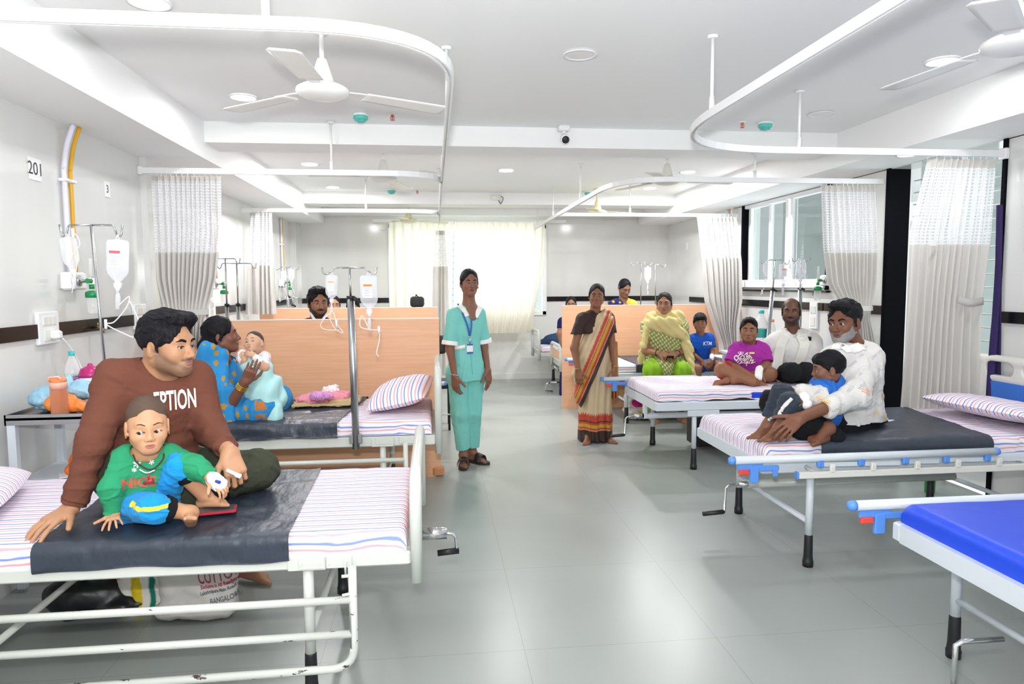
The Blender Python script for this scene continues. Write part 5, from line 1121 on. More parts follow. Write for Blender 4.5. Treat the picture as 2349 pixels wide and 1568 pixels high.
flowmeter('oxygen flow meter far left by the tangled drip bags', (XL, 9.70, 1.52), 1, 1)
flowmeter('oxygen flow meter on the right wall left of the swept-aside curtain', (XR, 8.75, 1.50), 1, -1)
flowmeter('oxygen flow meter hanging beside the side window', (XR, 6.15, 1.50), 1, -1)
def pipes(label_w, label_y, x, y, z0, z1, dy=.07, bend=True, g=None):
    for k, (dd, m, lb, r) in enumerate(((0, 'lilac', label_w, .014), (dy, 'yellow', label_y, .011))):
        t = thing('gas_pipe', lb, 'pipe', (x, y+dd, z0)); s = 1 if x < 0 else -1; X0 = x+s*.02; pts = [(X0, y+dd, z0), (X0, y+dd, z1-.30)]
        pts += [(X0+s*.0, y+dd, z1-.26), (X0+s*.015, y+dd+.02, z1-.12), (X0+s*.04, y+dd+.05, z1-.004)] if bend else [(X0, y+dd, z1-.004)]
        MB().tube(spline(pts, 5), r, 12).build('tube', M[m], t)
        MB().box((X0, y+dd, z0+(z1-z0)*.62), (.045, .05, .018), bev=.004).build('pipe_clip', M['plastic'], t)
pipes('white gas pipe running up the near left wall', 'yellow gas pipe running up the near left wall', XL, 4.215, 1.56, ZS)
pipes('white gas pipe on the left wall behind the tied curtain', 'short yellow gas pipe seen beside the tied curtain', XL, 6.82, 1.55, ZS, bend=False)
pipes('white gas pipe on the far left wall', 'yellow gas pipe on the far left wall', XL, 9.8, 1.45, ZS, bend=False)
pipes('white gas pipe on the right wall beside the swept-aside curtain', 'yellow gas pipe on the right wall beside the swept-aside curtain', XR, 8.45, 1.54, ZS, dy=-.08, bend=False)
def switch_plate(label, x, y, z, h=.17, w=.2, plug=False):
    t = thing('switch_plate', label, 'switch plate', (x, y, z), 'switch plates'); s = 1 if x < 0 else -1
    MB().box((x+s*.012, y, z), (.024, w, h), bev=.006).build('plate', M['plastic'], t)
    for k in range(3): MB().box((x+s*.026, y+(k-1)*w*.22-.0, z+h*.22), (.008, w*.19, h*.26), bev=.002).build('switch', M['cream'], t)
    MB().box((x+s*.026, y, z-h*.22), (.006, w*.55, h*.34), bev=.002).build('socket', M['cream'], t)
    if plug: MB().box((x+s*.045, y+.02, z-h*.22), (.05, .05, .05), bev=.01).build('plug', M['plastic'], t)
    return t
switch_plate('large white switch plate with a plug on the near left wall', XL, 3.967, 1.262, .175, .20, True)
mb = MB(); mb.tube(spline([(XL+.05, 4.04, 1.20), (XL+.07, 4.10, 1.12), (XL+.10, 4.13, 1.0), (XL+.2, 3.9, .93)], 8), .004, 6); tag(mb.build('charger_cable', M['plastic']), 'white charger cable running from the wall plug down to the table', 'cable')
switch_plate('white switch plate left of the tied curtain', XL, 5.14, 1.27, .175, .20)
switch_plate('white switch plate above the head of the woman in the blue sari', XL, 6.72, 1.27, .17, .2)
switch_plate('white socket plate on the right wall above the partition', XR, 8.52, 1.22, .15, .14)
switch_plate('white socket plate behind the ear of the man in the white shirt', XR, 6.40, 1.16, .26, .14)
def sign(label, s, y, z, w, h, size):
    t = thing('wall_sign', label, 'sign', (XL, y, z)); MB().box((XL+.003, y, z), (.004, w, h)).build('card', M['paper'], t)
    text3d('numeral', s, size, M['text'], t, (XL+.006, y, z), (0, 1, 0), (0, 0, 1), depth=.001)
sign('paper sign reading 201 on the near left wall', '201', 3.96, 2.095, .115, .115, .095)
sign('small paper sign reading 3 on the left wall', '3', 4.77, 2.10, .07, .10, .07)
t = thing('wall_sign', 'small paper sign reading 33 behind the man in the white shirt', 'sign', (XR, 6.43, 1.39)); MB().box((XR-.003, 6.43, 1.375), (.004, .12, .07)).build('card', M['paper'], t); text3d('numeral', '33', .06, M['text'], t, (XR-.006, 6.43, 1.375), (0, -1, 0), (0, 0, 1), depth=.001)
tag(MB().box((XL+.004, 7.0, 2.08), (.005, .05, .13)).build('wall_sign', M['paper']), 'narrow blank paper strip on the left wall beyond the tied curtain', 'sign')
tag(MB().box((XR-.004, 9.9, 2.02), (.005, .07, .11)).build('wall_sign', M['paper']), 'small blank paper on the right wall near the far corner', 'sign')
# ------------------------------------------------------------------ bedside table and what stands on it
t = thing('bedside_table', 'steel-topped bedside table between the two left beds', 'table', (-1.78, 3.72, 0)); tx0, tx1, ty0, ty1, tz = -2.04, -1.50, 3.50, 3.95, .872
tb = MB().box(((tx0+tx1)/2, (ty0+ty1)/2, tz-.018), (tx1-tx0, ty1-ty0, .012)); tb.box(((tx0+tx1)/2, ty0+.004, tz-.022), (tx1-tx0, .008, .05)).box((tx0+.004, (ty0+ty1)/2, tz-.022), (.008, ty1-ty0, .05)).box((tx1-.004, (ty0+ty1)/2, tz-.022), (.008, ty1-ty0, .05)).build('tray_top', M['steel'], t)
for x in (tx0+.025, tx1-.025):
    for y in (ty0+.02, ty1-.02): MB().box((x, y, (tz-.04)/2+.01), (.038, .038, tz-.06), bev=.003).build('leg', M['frame_blue'], t)
MB().box(((tx0+tx1)/2, (ty0+ty1)/2, .545), (tx1-tx0-.03, ty1-ty0-.03, .008)).box(((tx0+tx1)/2, ty0+.012, .535), (tx1-tx0-.06, .01, .035)).build('shelf', M['frame_blue'], t)
TZ = tz-.012
def bottle(label, p, h, r, capc, lab=None, group='drinking bottles', labz=(.35, .6), body='clear', s=1):
    t = thing('water_bottle', label, 'bottle', tuple(p), group); R_ = [(r*.96, 0), (r, .01)]
    n = 9
    for k in range(n): z = .03+(h*.62-.03)*k/n; R_ += [(r, z), (r*.95, z+.006), (r, z+.012)]
    R_ += [(r, h*.64), (r*.86, h*.74), (r*.5, h*.86), (r*.36, h*.90), (r*.36, h*.93)]
    MB().lathe(R_, p, 24).build('body', M['clear'] if body == 'clear' else body, t)
    MB().lathe([(r*.40, h*.925), (r*.42, h*.93), (r*.42, h), (r*.38, h*1.0)], p, 18).build('cap', mat('cap_'+capc, capc, .4), t)
    if lab: MB().lathe([(r*1.01, h*labz[0]), (r*1.01, h*labz[1])], p, 24, cap=False).build('label', mat('label_'+lab, lab, .5), t)
    return t
p1 = at(168, 880, 3.84); bottle('clear water bottle with a teal cap on the bedside table', (p1[0], 3.84, TZ), .285, .036, '2fbcc0', '168f8e', labz=(.34, .56))
# orange sipper
q = at(137, 955, 3.535); t = thing('sipper_bottle', 'translucent orange sipper bottle with a pink collar on the bedside table', 'bottle', (q[0], 3.54, TZ)); c = (q[0], 3.54, TZ)
M['peach'] = clear('peach_plastic', 'e9a27a', .45, .2)
MB().lathe([(.036, 0), (.0375, .006), (.0365, .13), (.036, .135)], c, 28).build('body', M['peach'], t); MB().tube([(q[0]+.004, 3.54, TZ+.006), (q[0], 3.54, TZ+.135)], .004, 8).build('straw', M['milky'], t)
MB().lathe([(.038, .134), (.038, .160), (.034, .168)], c, 28).build('collar', mat('pink_plastic', 'f6b8a8', .4), t)
MB().lathe([(.036, .162), (.035, .178), (.030, .186), (.02, .19)], c, 28).box((q[0]-.006, 3.515, TZ+.182), (.05, .02, .014), bev=.004).build('lid', mat('orange_plastic', 'f2945a', .4), t)
MB().tube([(q[0]-.03, 3.51, TZ+.172), (q[0]-.022, 3.505, TZ+.192), (q[0]+.022, 3.505, TZ+.194), (q[0]+.028, 3.51, TZ+.178)], .004, 8).build('carry_loop', mat('pink_loop', 'fbd3c6', .4), t)
# thermos jug
q = at(210, 900, 3.80); t = thing('water_jug', 'magenta and white insulated jug behind the bedside table pole', 'jug', (q[0], 3.80, TZ)); c = (q[0], 3.80, TZ)
MB().lathe([(.05, 0), (.052, .01), (.054, .13), (.055, .17)], c, 28).build('body', M['plastic'], t); MB().lathe([(.056, .155), (.055, .17), (.045, .197), (.02, .21), (.012, .214), (.012, .222), (.005, .226)], c, 28).build('lid', mat('magenta_plastic', 'b8206f', .3), t)
MB().tube(spline([(c[0]-.04, 3.765, TZ+.15), (c[0]-.065, 3.745, TZ+.145), (c[0]-.062, 3.745, TZ+.06), (c[0]-.045, 3.762, TZ+.04)], 6), .008, 10).build('handle', mat('magenta_plastic2', 'c43a86', .3), t)
M['bluebag'] = mat('pale_blue_plastic', '9fd0ea', .4, bump=.6, bs=40, alpha=.93); M['orangebag'] = mat('orange_polythene', 'f08a3c', .35, bump=.7, bs=40)
q = at(150, 905, 3.70)
tag(soft('plastic_bag', [ell((q[0]-.075, 3.70, TZ+.065), (.10, .10, .068)), ell((q[0]+.05, 3.72, TZ+.10), (.11, .09, .05)), cone((q[0]+.0, 3.72, TZ+.12), (q[0]+.012, 3.72, TZ+.195), .045, .006, .03), cone((q[0]+.09, 3.69, TZ+.11), (q[0]+.135, 3.66, TZ+.085), .05, .025, .03)], M['bluebag'], None, [plane((0, 0, TZ+.002), (0, 0, -1))], .006, disp=crump(.008, 26, 5), amp=.02), 'pale blue plastic bag lying on the bedside table', 'bag', 'carrier bags')
q = at(140, 930, 3.60)
tag(soft('plastic_bag', [ell((q[0]-.005, 3.615, TZ+.05), (.085, .05, .055)), ell((q[0]+.06, 3.60, TZ+.035), (.06, .045, .04)), ell((q[0]+.125, 3.58, TZ+.025), (.035, .03, .026), None, .01)], M['orangebag'], None, [plane((0, 0, TZ+.002), (0, 0, -1)), ell((q[0]-.001, 3.54, TZ+.06), (.042, .045, .08))], .005, disp=crump(.006, 34, 7), amp=.015), 'orange polythene bag behind the sipper bottle on the bedside table', 'bag', 'carrier bags')
q = at(170, 1040, 3.6)
tag(soft('plastic_bag', [ell((q[0]+.01, 3.62, .60), (.05, .04, .055)), cone((q[0]+.005, 3.62, .65), (q[0]+.015, 3.62, .70), .022, .015, .02), ell((q[0]-.01, 3.60, .575), (.04, .03, .03))], mat('orange_cloth', 'e5701e', .6, bump=.6, bs=40), None, (), .005, disp=crump(.005, 40, 9), amp=.012), 'knotted orange bag on the lower shelf of the bedside table', 'bag', 'carrier bags')
pp = MB(); P0 = at(160, 1062, 3.55); pp.box((P0[0], 3.60, .556), (.14, .10, .003), rz=.5).box((P0[0]+.06, 3.62, .562), (.12, .09, .003), rz=-.3); tag(pp.build('paper_slips', M['paper']), 'loose papers on the lower shelf of the bedside table', 'paper')
tag(MB().box((-1.62, 3.56, TZ+.004), (.12, .05, .004), rz=.2).build('tablet_strip', M['chrome']), 'silver tablet strip at the front of the bedside table', 'tablet strip')
q = at(0, 1070, 2.9); t = bottle('edge of a bottle with a blue band at the left border of the photo', (-1.815, 2.98, .615), .24, .042, '2f6fc0', '2a6ac8', labz=(.25, .42))
# ------------------------------------------------------------------ things on and under the beds
M['phone'] = mat('phone_glass', '14161c', .08)
P = at(492, 1170, 2.64); t = thing('mobile_phone', 'red-cased mobile phone lying by the toddler\'s foot', 'phone', (-.835, 2.655, .63)); a = math.radians(12)
MB().box((-.835, 2.66, .640), (.155, .078, .010), rz=a, bev=.004).build('case', mat('red_case', 'b01f38', .4), t); MB().box((-.836, 2.661, .6462), (.140, .066, .0015), rz=a).build('screen', mat('phone_screen', '55585e', .1), t)
def cloth_pile(name, label, cat, prims, m, h=.006, a=.008, f=30, seed=3, cuts=()): return tag(soft(name, prims, m, None, cuts, h, disp=folds(a, f, seed), amp=a*2.2), label, cat)
cloth_pile('folded_cloth', 'beige folded cloth spread under the pink towel', 'cloth', [rbox((-.76, 4.80, .688), (.19, .14, .010), .01), rbox((-.62, 4.85, .70), (.10, .09, .012), .01)], mat('beige_cloth', 'c3ac80', .85, bump=.3), a=.004)
cloth_pile('towel', 'pink towel heaped beside the woman in the blue sari', 'towel', [ell((-.86, 4.80, .715), (.09, .07, .030)), ell((-.74, 4.82, .725), (.11, .08, .028)), rbox((-.67, 4.84, .728), (.075, .07, .022), .01), cone((-.93, 4.78, .71), (-.80, 4.76, .72), .02, .02)], mat('pink_towel', 'f09aae', .9, bump=.5, bs=60), a=.007, f=38)
cloth_pile('scarf', 'mauve cloth rolled up on the pink towel', 'cloth', [ell((-.79, 4.70, .745), (.052, .04, .03)), cone((-.77, 4.69, .75), (-.70, 4.70, .745), .024, .018)], mat('mauve_cloth', 'd99ad0', .85, bump=.5, bs=60), a=.005, f=60, h=.004)
cloth_pile('paper_napkin', 'white crumpled cloth on top of the pink towel', 'cloth', [cone((-.76, 4.86, .765), (-.69, 4.86, .785), .022, .018), ell((-.72, 4.86, .76), (.05, .03, .022))], M['paper'], a=.005, f=60, h=.004)
M['sack'] = mat('white_woven_sack', 'd2cdc8', .6, bump=.5, bs=60, bdist=.002)
def sackbag(label, prims, m, cuts=(), h=.008, a=.008, f=14, seed=2, group='bags under the near bed'): 
    pr = prims; cu = list(cuts)+[plane((0, 0, .002), (0, 0, -1))]; dp = crump(a, f, seed); o = soft('shopping_bag', pr, m, None, cu, h, disp=dp, amp=a*2.2); tag(o, label, 'bag', group); return o, (pr, cu, dp)
c = at(450, 1340, 3.12); o, sd = sackbag('white sack printed with COTTON in red under the near left bed', [rbox((c[0], 3.16, .17), (.165, .06, .175), .05, k=.05), cone((c[0]-.15, 3.14, .04), (c[0]+.05, 3.12, .05), .05, .05), cone((c[0]+.10, 3.14, .20), (c[0]+.15, 3.12, .28), .05, .03, .05)], M['sack'])
def bagtext(s, px, py, size, m, xs=1., rot=.10, al='LEFT'):
    p = at(px, py, 3.02); text3d('print', s, size, m, o, p, (1, 0, rot), (0, 0, 1), sd, .003, align=al, xs=xs, bold=.001)
rd = mat('red_print', 'b0405a', .6); gr_ = mat('grey_print', '6a6f78', .6)
bagtext('COTTON BAZAAR', 438, 1346, .080, rd, .52, .14); bagtext('Exclusive in All Readymades', 446, 1366, .026, rd, .60, .14); bagtext('Lakshmipura Main Road,', 446, 1380, .022, gr_, .68, .14); bagtext('BANGALORE', 470, 1398, .034, gr_, .6, .14)
cb = lambda P: np.where((np.abs(P[:, :1]+1.345) < .022), lin('dfc22a'), np.where((P[:, :1] > -1.29) & (P[:, :1] < -1.262), lin('1c7a68'), np.where((wob(P, 30, 3)[:, None] > .45) & (P[:, :1] < -1.36), lin('e58a25'), lin('e4e2dc'))))
tag(soft('shopping_bag', [rbox((-1.32, 3.24, .16), (.12, .07, .16), .05, k=.05)], MS['cloth'], None, [plane((0, 0, .002), (0, 0, -1))], .008, disp=folds(.01, 18, 6), amp=.03, colf=cb), 'white bag with yellow and green stripes under the near left bed', 'bag', 'bags under the near bed')
sackbag('orange and red bag behind the striped bag under the near left bed', [ell((-1.47, 3.42, .24), (.13, .09, .12))], mat('orange_sack', 'c76a2a', .5, bump=.5, bs=30), seed=9)
sackbag('black bag lying under the near left bed', [ell((-1.58, 3.22, .10), (.19, .11, .11)), ell((-1.44, 3.20, .06), (.12, .09, .06))], mat('black_bag', '15161a', .4, bump=.5, bs=30), seed=11)
cbl = lambda P: np.where((np.abs(P[:, :1]-2.17)/.085)**2+((P[:, 2:3]-.20)/.05)**2 < 1, lin('c8267a'), np.where(wob(P, 22, 4)[:, None] > .62, lin('c9b24a'), lin('cfc9c8')))
tag(soft('shopping_bag', [rbox((2.20, 7.33, .16), (.15, .10, .16), .06, k=.05), cone((2.1, 7.3, .05), (2.3, 7.3, .03), .05, .03)], MS['cloth'], None, [plane((0, 0, .002), (0, 0, -1))], .01, disp=folds(.012, 16, 6), amp=.03, colf=cbl), 'white bag with a pink emblem under the bed of the woman in the yellow shawl', 'bag', 'bags under the right bed')
sackbag('plain grey-white sack right of the pink emblem bag', [rbox((2.62, 7.33, .15), (.16, .10, .15), .07, k=.05)], M['sack'], seed=5, h=.011, group='bags under the right bed')
text3d('print', 'mom', .06, mat('gold_print', 'e8b030', .6), [o_ for o_ in COL.objects if o_.get('label', '').startswith('white bag with a pink')][0], (2.155, 7.20, .20), (1, 0, 0), (0, 0, 1), None, .002, bold=.002, xs=.9) if False else None
# black handbag on the far partition
t = thing('handbag', 'small black woven handbag standing on the farthest left partition', 'handbag', (at(957, 705, 8.0)[0], 8.0, 1.23)); c = at(957, 695, 8.0)
soft('bag_body', [rbox((c[0], 8.02, 1.285), (.078, .05, .058), .03)], mat('woven_black', '1b1a1c', .7, bump=1, bs=160, bdist=.006), t, (), .006, disp=folds(.004, 30, 2), amp=.01)
MB().tube(spline([(c[0]-.075, 8.0, 1.33), (c[0]-.02, 8.0, 1.345), (c[0]-.01, 8.0, 1.37), (c[0]+.01, 8.0, 1.345), (c[0]+.06, 8.0, 1.34)], 5), .006, 8).build('strap', M['blk'], t)
# bed-side table beyond the magenta boy: bottle and bags
q = at(1745, 790, 6.35); t = bottle('large clear water bottle with a teal label behind the boy in magenta', (q[0], 6.35, .80), .42, .062, '35c4c4', '2aa198', labz=(.38, .58))
t = thing('bedside_table', 'white bedside table behind the boys on the right', 'table', (3.2, 6.6, 0)); MB().box((3.2, 6.55, .785), (.62, .5, .03), bev=.004).build('top', M['frame_blue'], t)
for x in (2.92, 3.48):
    for y in (6.34, 6.76): MB().box((x, y, .385), (.035, .035, .77)).build('leg', M['frame_blue'], t)
c = at(1790, 800, 6.5)
tag(soft('plastic_bag', [ell((c[0], 6.5, .88), (.16, .10, .09)), cone((c[0]+.02, 6.5, .94), (c[0]+.10, 6.5, 1.02), .04, .012, .03), cone((c[0]-.09, 6.5, .92), (c[0]-.12, 6.5, .98), .04, .02, .03)], M['bluebag'], None, [plane((0, 0, .802), (0, 0, -1))], .008, disp=crump(.009, 22, 15), amp=.02), 'pale blue plastic bag between the magenta boy and the man in white', 'bag', 'carrier bags')
q = at(1773, 732, 6.38); bottle('small bottle with an orange cap beside the pale blue bag on the right', (q[0], 6.38, .80), q[2]-.80, .03, 'f08a4a')
cloth_pile('clothes', 'dark maroon clothes heaped behind the magenta boy', 'clothes', [ell((2.62, 7.30, .70), (.13, .09, .06)), ell((2.78, 7.35, .69), (.14, .09, .05))], mat('maroon_cloth', '3a1422', .8, bump=.5, bs=40), h=.009, a=.01)
cloth_pile('towel', 'peach towel between the blue t-shirt boy and the magenta boy', 'towel', [ell((2.66, 7.12, .69), (.10, .07, .045))], mat('peach_towel', 'f3b698', .9, bump=.5, bs=60), h=.008, a=.008)
tag(soft('blanket', [ell((3.18, 5.95, .72), (.12, .10, .09)), ell((3.3, 6.0, .70), (.15, .12, .07))], mat('royal_blue_cloth', '2358c8', .7, bump=.4), None, (), .009, disp=folds(.008, 25, 3), amp=.02), 'royal blue cloth behind the elbow of the magenta boy', 'cloth')
# dark box under the magenta boy's bed and green tag under the near right bed
tag(MB().box((2.75, 5.95, .25), (.95, .25, .42), bev=.01).build('trunk', mat('dark_trunk', '121110', .5)), 'dark trunk under the bed of the boy in magenta', 'trunk')
tag(MB().box((3.45, 4.45, .12), (.06, .04, .24), bev=.004).build('green_box', mat('green_box', '2e9a4c', .5)), 'small green box near the wall under the patterned shirt man\'s bed', 'box')
c = at(1012, 790, 7.4)+V3(-.10, 0, 0); t = thing('office_chair', 'black padded chair back half hidden behind the nurse', 'chair', (c[0], 7.4, 0)); soft('backrest', [rbox(c, (.15, .03, .10), .03)], M['blk'], t, (), .012); MB().box((c[0], 7.2, .46), (.42, .42, .06), bev=.02).build('seat', M['blk'], t); MB().tube([(c[0], 7.36, .44), (c[0], 7.43, .6), (c[0], 7.43, c[2])], .015, 10).build('back_support', M['blk'], t)
for sx in (-1, 1):
    for sy in (-1, 1): MB().tube([(c[0]+sx*.17, 7.2+sy*.17, 0), (c[0]+sx*.17, 7.2+sy*.17, .44)], .012, 10).build('leg', M['blk'], t)
# ------------------------------------------------------------------ the people in the ward
def facing(o, deg, pit=0.):
    a = math.atan2(-o[0], o[1])+math.radians(deg); p = math.radians(pit)
    return V3(math.sin(a)*math.cos(p), -math.cos(a)*math.cos(p), math.sin(p))
def head(px, py, Y, s=1., deg=0., pit=0., roll=0.):
    o = at(px, py, Y); f = facing(o, deg, pit); R = basis(f, (0, 0, 1.)); r = math.radians(roll)
    R2 = np.stack([R[:, 0]*math.cos(r)-R[:, 2]*math.sin(r), R[:, 1], R[:, 2]*math.cos(r)+R[:, 0]*math.sin(r)], 1)
    return Xf(o, R2, s)
def look(X, ax, ay=0.): return (math.sin(math.radians(ax)), math.cos(math.radians(ax)), math.tan(math.radians(ay)))
def wear(t, name, prims, m, cuts=(), h=.004, disp=None, amp=.012, colf=None):
    cuts = list(cuts); o = soft(name, prims, m, t, cuts, h, disp, amp, colf); return o, (list(prims), cuts, disp)
def neckhole(N_, X, r, k=.006): 
    u = X.p(0, -.01, -.05); a = N_+(N_-u)*.28; return cone(a, u+(u-N_)*.6, r, r*1.05, k)
def cells(P, size, seed=0, rad=(.3, .3, .3), jit=.25):
    """1 inside scattered blobs, one to a cell"""
    q = P/size; c = np.floor(q); h = np.sin(c@V3(127.1, 311.7, 74.7)+seed)*43758.5; h = h-np.floor(h); h2 = np.sin(c@V3(269.5, 183.3, 246.1)+seed)*43758.5; h2 = h2-np.floor(h2); h3 = h*7.3-np.floor(h*7.3)
    l = q-c-.5-jit*(np.stack([h, h2, h3], 1)-.5)*2; return ((l/np.array(rad))**2).sum(1), h
def pick(cond, a, b): return np.where(cond[:, None], a, b)
def const(c): c = np.array(lin(c)); return lambda P: np.tile(c, (len(P), 1))
def joints(**k): return {a: at(*b) if len(b) == 3 else V3(*b[1:]) for a, b in k.items()}
def bangle(t, name, c, d, r, m, w=.003):
    d = nz(d); a = nz(np.cross(d, [0, .3, 1.])); b = np.cross(d, a); pts = [c+(a*math.cos(g)+b*math.sin(g))*r for g in np.linspace(0, 2*math.pi, 25)]
    return MB().tube(pts, w, 8, caps=False).build(name, m, t)
M['gold'] = mat('gold', 'd0a84a', .3, 1); M['bandage'] = mat('white_bandage', 'f6f5f5', .8)
M['ribbon'] = mat('lanyard_blue', '2f62b4', .6)

# ---- man in the brown sweatshirt
X = head(386, 790, 2.84, 1.03, 50, -2, 0)
J = joints(SR=(270, 868, 2.77), SL=(448, 868, 2.96), N=(366, 858, 2.88), ER=(216, 1012, 2.66), WR=(163, 1166, 2.63), EL=(482, 985, 2.90), WL=(527, 1036, 2.70), HR=(300, 1085, 2.86), HL=(400, 1090, 3.02), KL=(592, 1078, 2.96), AL=(430, 1140, 2.82), KR=(575, 1080, 3.20), AR=(560, 1290, 3.50))
n = facing(J['N'], 28)
limbs = [cone(J['ER'], J['WR'], .036, .027), cone(J['EL'], J['WL'], .038, .028), cone(J['KR'], J['AR'], .055, .036), cone(J['AL'], J['KL'], .04, .05)]
hands = hand_solids(J['WR'], at(98, 1204, 2.53)-J['WR'], (0, -.15, 1), 1.05, -1, (.25, .3, .3, .35), .2, .13)+[cone(J['ER']*.3+J['WR']*.7, J['WR'], .030, .0275)]
hands += hand_solids(J['WL'], at(541, 1082, 2.66)-J['WL'], (.35, -.8, .35), 1.05, 1, (1.1, 1.1, 1.1, 1.1), .9)+[cone(J['EL']*.3+J['WL']*.7, J['WL'], .030, .0275)]
feet = foot_solids(J['AR'], (.9, -.3, -.1), (0, 0, 1), .95, 1)+[cone(J['AR']+V3(0, 0, .16), J['AR'], .045, .035)]
T = make_person('man with thick black hair in a brown sweatshirt on the near left bed', X, J=J, skin='b58767', lip='9a6660', hair='thick', haircol='141318', stub=(.62, '42362f', .75), neck=(J['N'], .066*1.03, [cone(J['SR']*.6+J['N']*.4, J['SL']*.6+J['N']*.4, .05, k=.04)]), limbs=limbs, hands=hands, feet=feet, h=.0026, hb=.0045,
    gaze=look(X, 0), loc=(J['N'][0], J['N'][1], .62), jaw=1.15, fat=.6, brow=1.05, hh=.003)
dp = lambda P: folds(.0045, 12, 2, (.7, .7, 1.6))(P)+.0016*wob(P, 44, 3, (1, 1, 2.2))+.0025*np.sin(P@V3(6, 3, 105)+2*wob(P, 7, 5))*np.clip((P[:, 2]-.66)*8, 0, 1)*np.clip((1.02-P[:, 2])*6, 0, 1)
tr = trunk(J, .020, 1.12, .06, n, .012)+arm(J['SR'], J['ER'], J['WR'], 1.28, .012, .03, .93)+arm(J['SL'], J['EL'], J['WL'], 1.25, .012, .03, .90)
for a, b in (('ER', 'WR'), ('EL', 'WL')): q = J[a]+(J[b]-J[a])*(.86 if a == 'ER' else .80); tr.append(cone(q-nz(J[b]-J[a])*.028, q+nz(J[b]-J[a])*.012, .040, .037, .004, cap=True, cap0=True))
o, sd = wear(T, 'sweatshirt', tr, cmat('brown_fleece', '6d4336', .9, .35, 140), [neckhole(J['N'], X, .078)], .0042, dp, .016)
ngc = J['N']+(J['N']-X.p(0, -.01, -.05))*.05
for k, (s_, px, py) in enumerate((('EPTION', 409, 926),)):
    c = at(px, py, 2.70); text3d('chest_print', s_, .105, mat('white_print', 'f2f0f0', .6), T, c, (.93, .42, .0), (0, .05, 1), sd, .008, bold=.0022, xs=.43)
tp = [cone(J['HL'], J['KL'], .115, .078, .04), cone(J['KL'], J['AL'], .078, .060, .04), cone(J['HR'], J['KR']-V3(0, .05, 0), .115, .080, .04), cone(J['KR']-V3(0, .05, 0), J['KR']+(J['AR']-J['KR'])*.45, .078, .06, .03, cap=True), cone(J['HR'], at(330, 1150, 2.74), .10, .07, .05), cone(J['HR'], J['HL'], .125, .125, .05)]
wear(T, 'trousers', tp, cmat('olive_cotton', '3b4033', .85, .3, 60), [plane((0, 0, .628), (0, 0, -1)) if False else plane((0, 0, 0), (0, 0, -1))], .006, folds(.005, 18, 4), .016)
MB().tube(spline([X.p(-.060, -.045, -.095), X.p(-.066, -.01, -.118), X.p(-.062, .025, -.142)], 8), .0022, 6).build('neck_chain', M['chrome'], T)
cz = J['WL']+nz(at(541, 1082, 2.66)-J['WL'])*.10; MB().tube([at(520, 1078, 2.62), at(552, 1092, 2.62)], .007, 10).tube([at(540, 1088, 2.62), at(553, 1093, 2.62)], .009, 10).build('held_tube', M['plastic'], T)

# ---- toddler in green
X = head(338, 975, 2.60, .885, 4, -2, 0)
J = joints(SR=(288, 1050, 2.64), SL=(388, 1046, 2.66), N=(339, 1050, 2.67), ER=(256, 1118, 2.58), WR=(262, 1178, 2.585), EL=(448, 1072, 2.62), WL=(486, 1096, 2.56), HR=(300, 1152, 2.66), HL=(368, 1152, 2.70), KR=(352, 1162, 2.50), AR=(438, 1176, 2.56), KL=(410, 1066, 2.62), AL=(468, 1136, 2.68))
n = facing(J['N'], 5)
limbs = [cone(J['ER'], J['WR'], .026, .019), cone(J['EL'], J['WL'], .026, .019), cone(J['KR'], J['AR'], .036, .024), cone(J['KL'], J['AL'], .038, .026)]
hands = hand_solids(J['WR'], at(263, 1202, 2.50)-J['WR']+V3(0, -.02, 0), (0, -.3, 1), .60, 1, (.2, .2, .2, .2), .0, .22)+[cone(J['ER']*.4+J['WR']*.6, J['WR'], .022, .018)]
hands += hand_solids(J['WL'], at(512, 1118, 2.53)-J['WL'], (.3, -.4, .8), .60, 1, (.7, .8, .8, .8), .2)+[cone(J['EL']*.4+J['WL']*.6, J['WL'], .022, .018)]
feet = foot_solids(J['AR'], (.25, -.75, .45), (-.1, .5, 1), .58, 1)+[cone(J['KR'], J['AR'], .037, .024), cone(J['KL'], J['AL'], .040, .026)]+foot_solids(J['AL'], (.9, -.25, .12), (-.1, -.1, 1), .58, 1)
T = make_person('toddler in a green long-sleeved shirt and blue trousers on the near bed', X, J=J, skin='c99673', lip='a4695c', hair='shaved', haircol='5a493f', child=1., jaw=.95, fat=1.2, neck=(J['N'], .044, [cone(J['SR']*.55+J['N']*.45, J['SL']*.55+J['N']*.45, .034, k=.03)]), limbs=limbs, hands=hands, feet=feet, h=.0024, hb=.003,
    gaze=look(X, 24, 2), loc=(J['N'][0], J['N'][1], .62), brow=.55)
J2 = dict(J); tr = trunk(J, .014, 1.02, .04, n, .006)+arm(J['SR'], J['ER'], J['WR'], .82, .010, .02, .96)+arm(J['SL'], J['EL'], J['WL'], .82, .010, .02, .92)
dp = lambda P: folds(.0028, 24, 6, (1, 1, 1.5))(P)
o, sd = wear(T, 'shirt', tr, cmat('green_cotton', '2f9468', .85, .25, 80), [neckhole(J['N'], X, .054)], .0032, dp, .008)
fN = -n; up = V3(0, 0, 1); rt = nz(np.cross(n, up))*-1
wp = mat('white_flake_print', 'eef4f0', .6)
for s_, px, py, sz, c_ in (('NICE', 325, 1123, .050, 'd8503c'), ('*', 322, 1086, .06, 'f0f4f2'), ('*', 337, 1072, .05, 'f0f4f2'), ('*', 314, 1096, .035, 'f0f4f2'), ('*', 356, 1080, .04, 'f0f4f2')):
    text3d('chest_print', s_, sz, lmat(c_), T, at(px, py, 2.50), rt, up, sd, .002, bold=.0014 if s_ == 'NICE' else .0006)
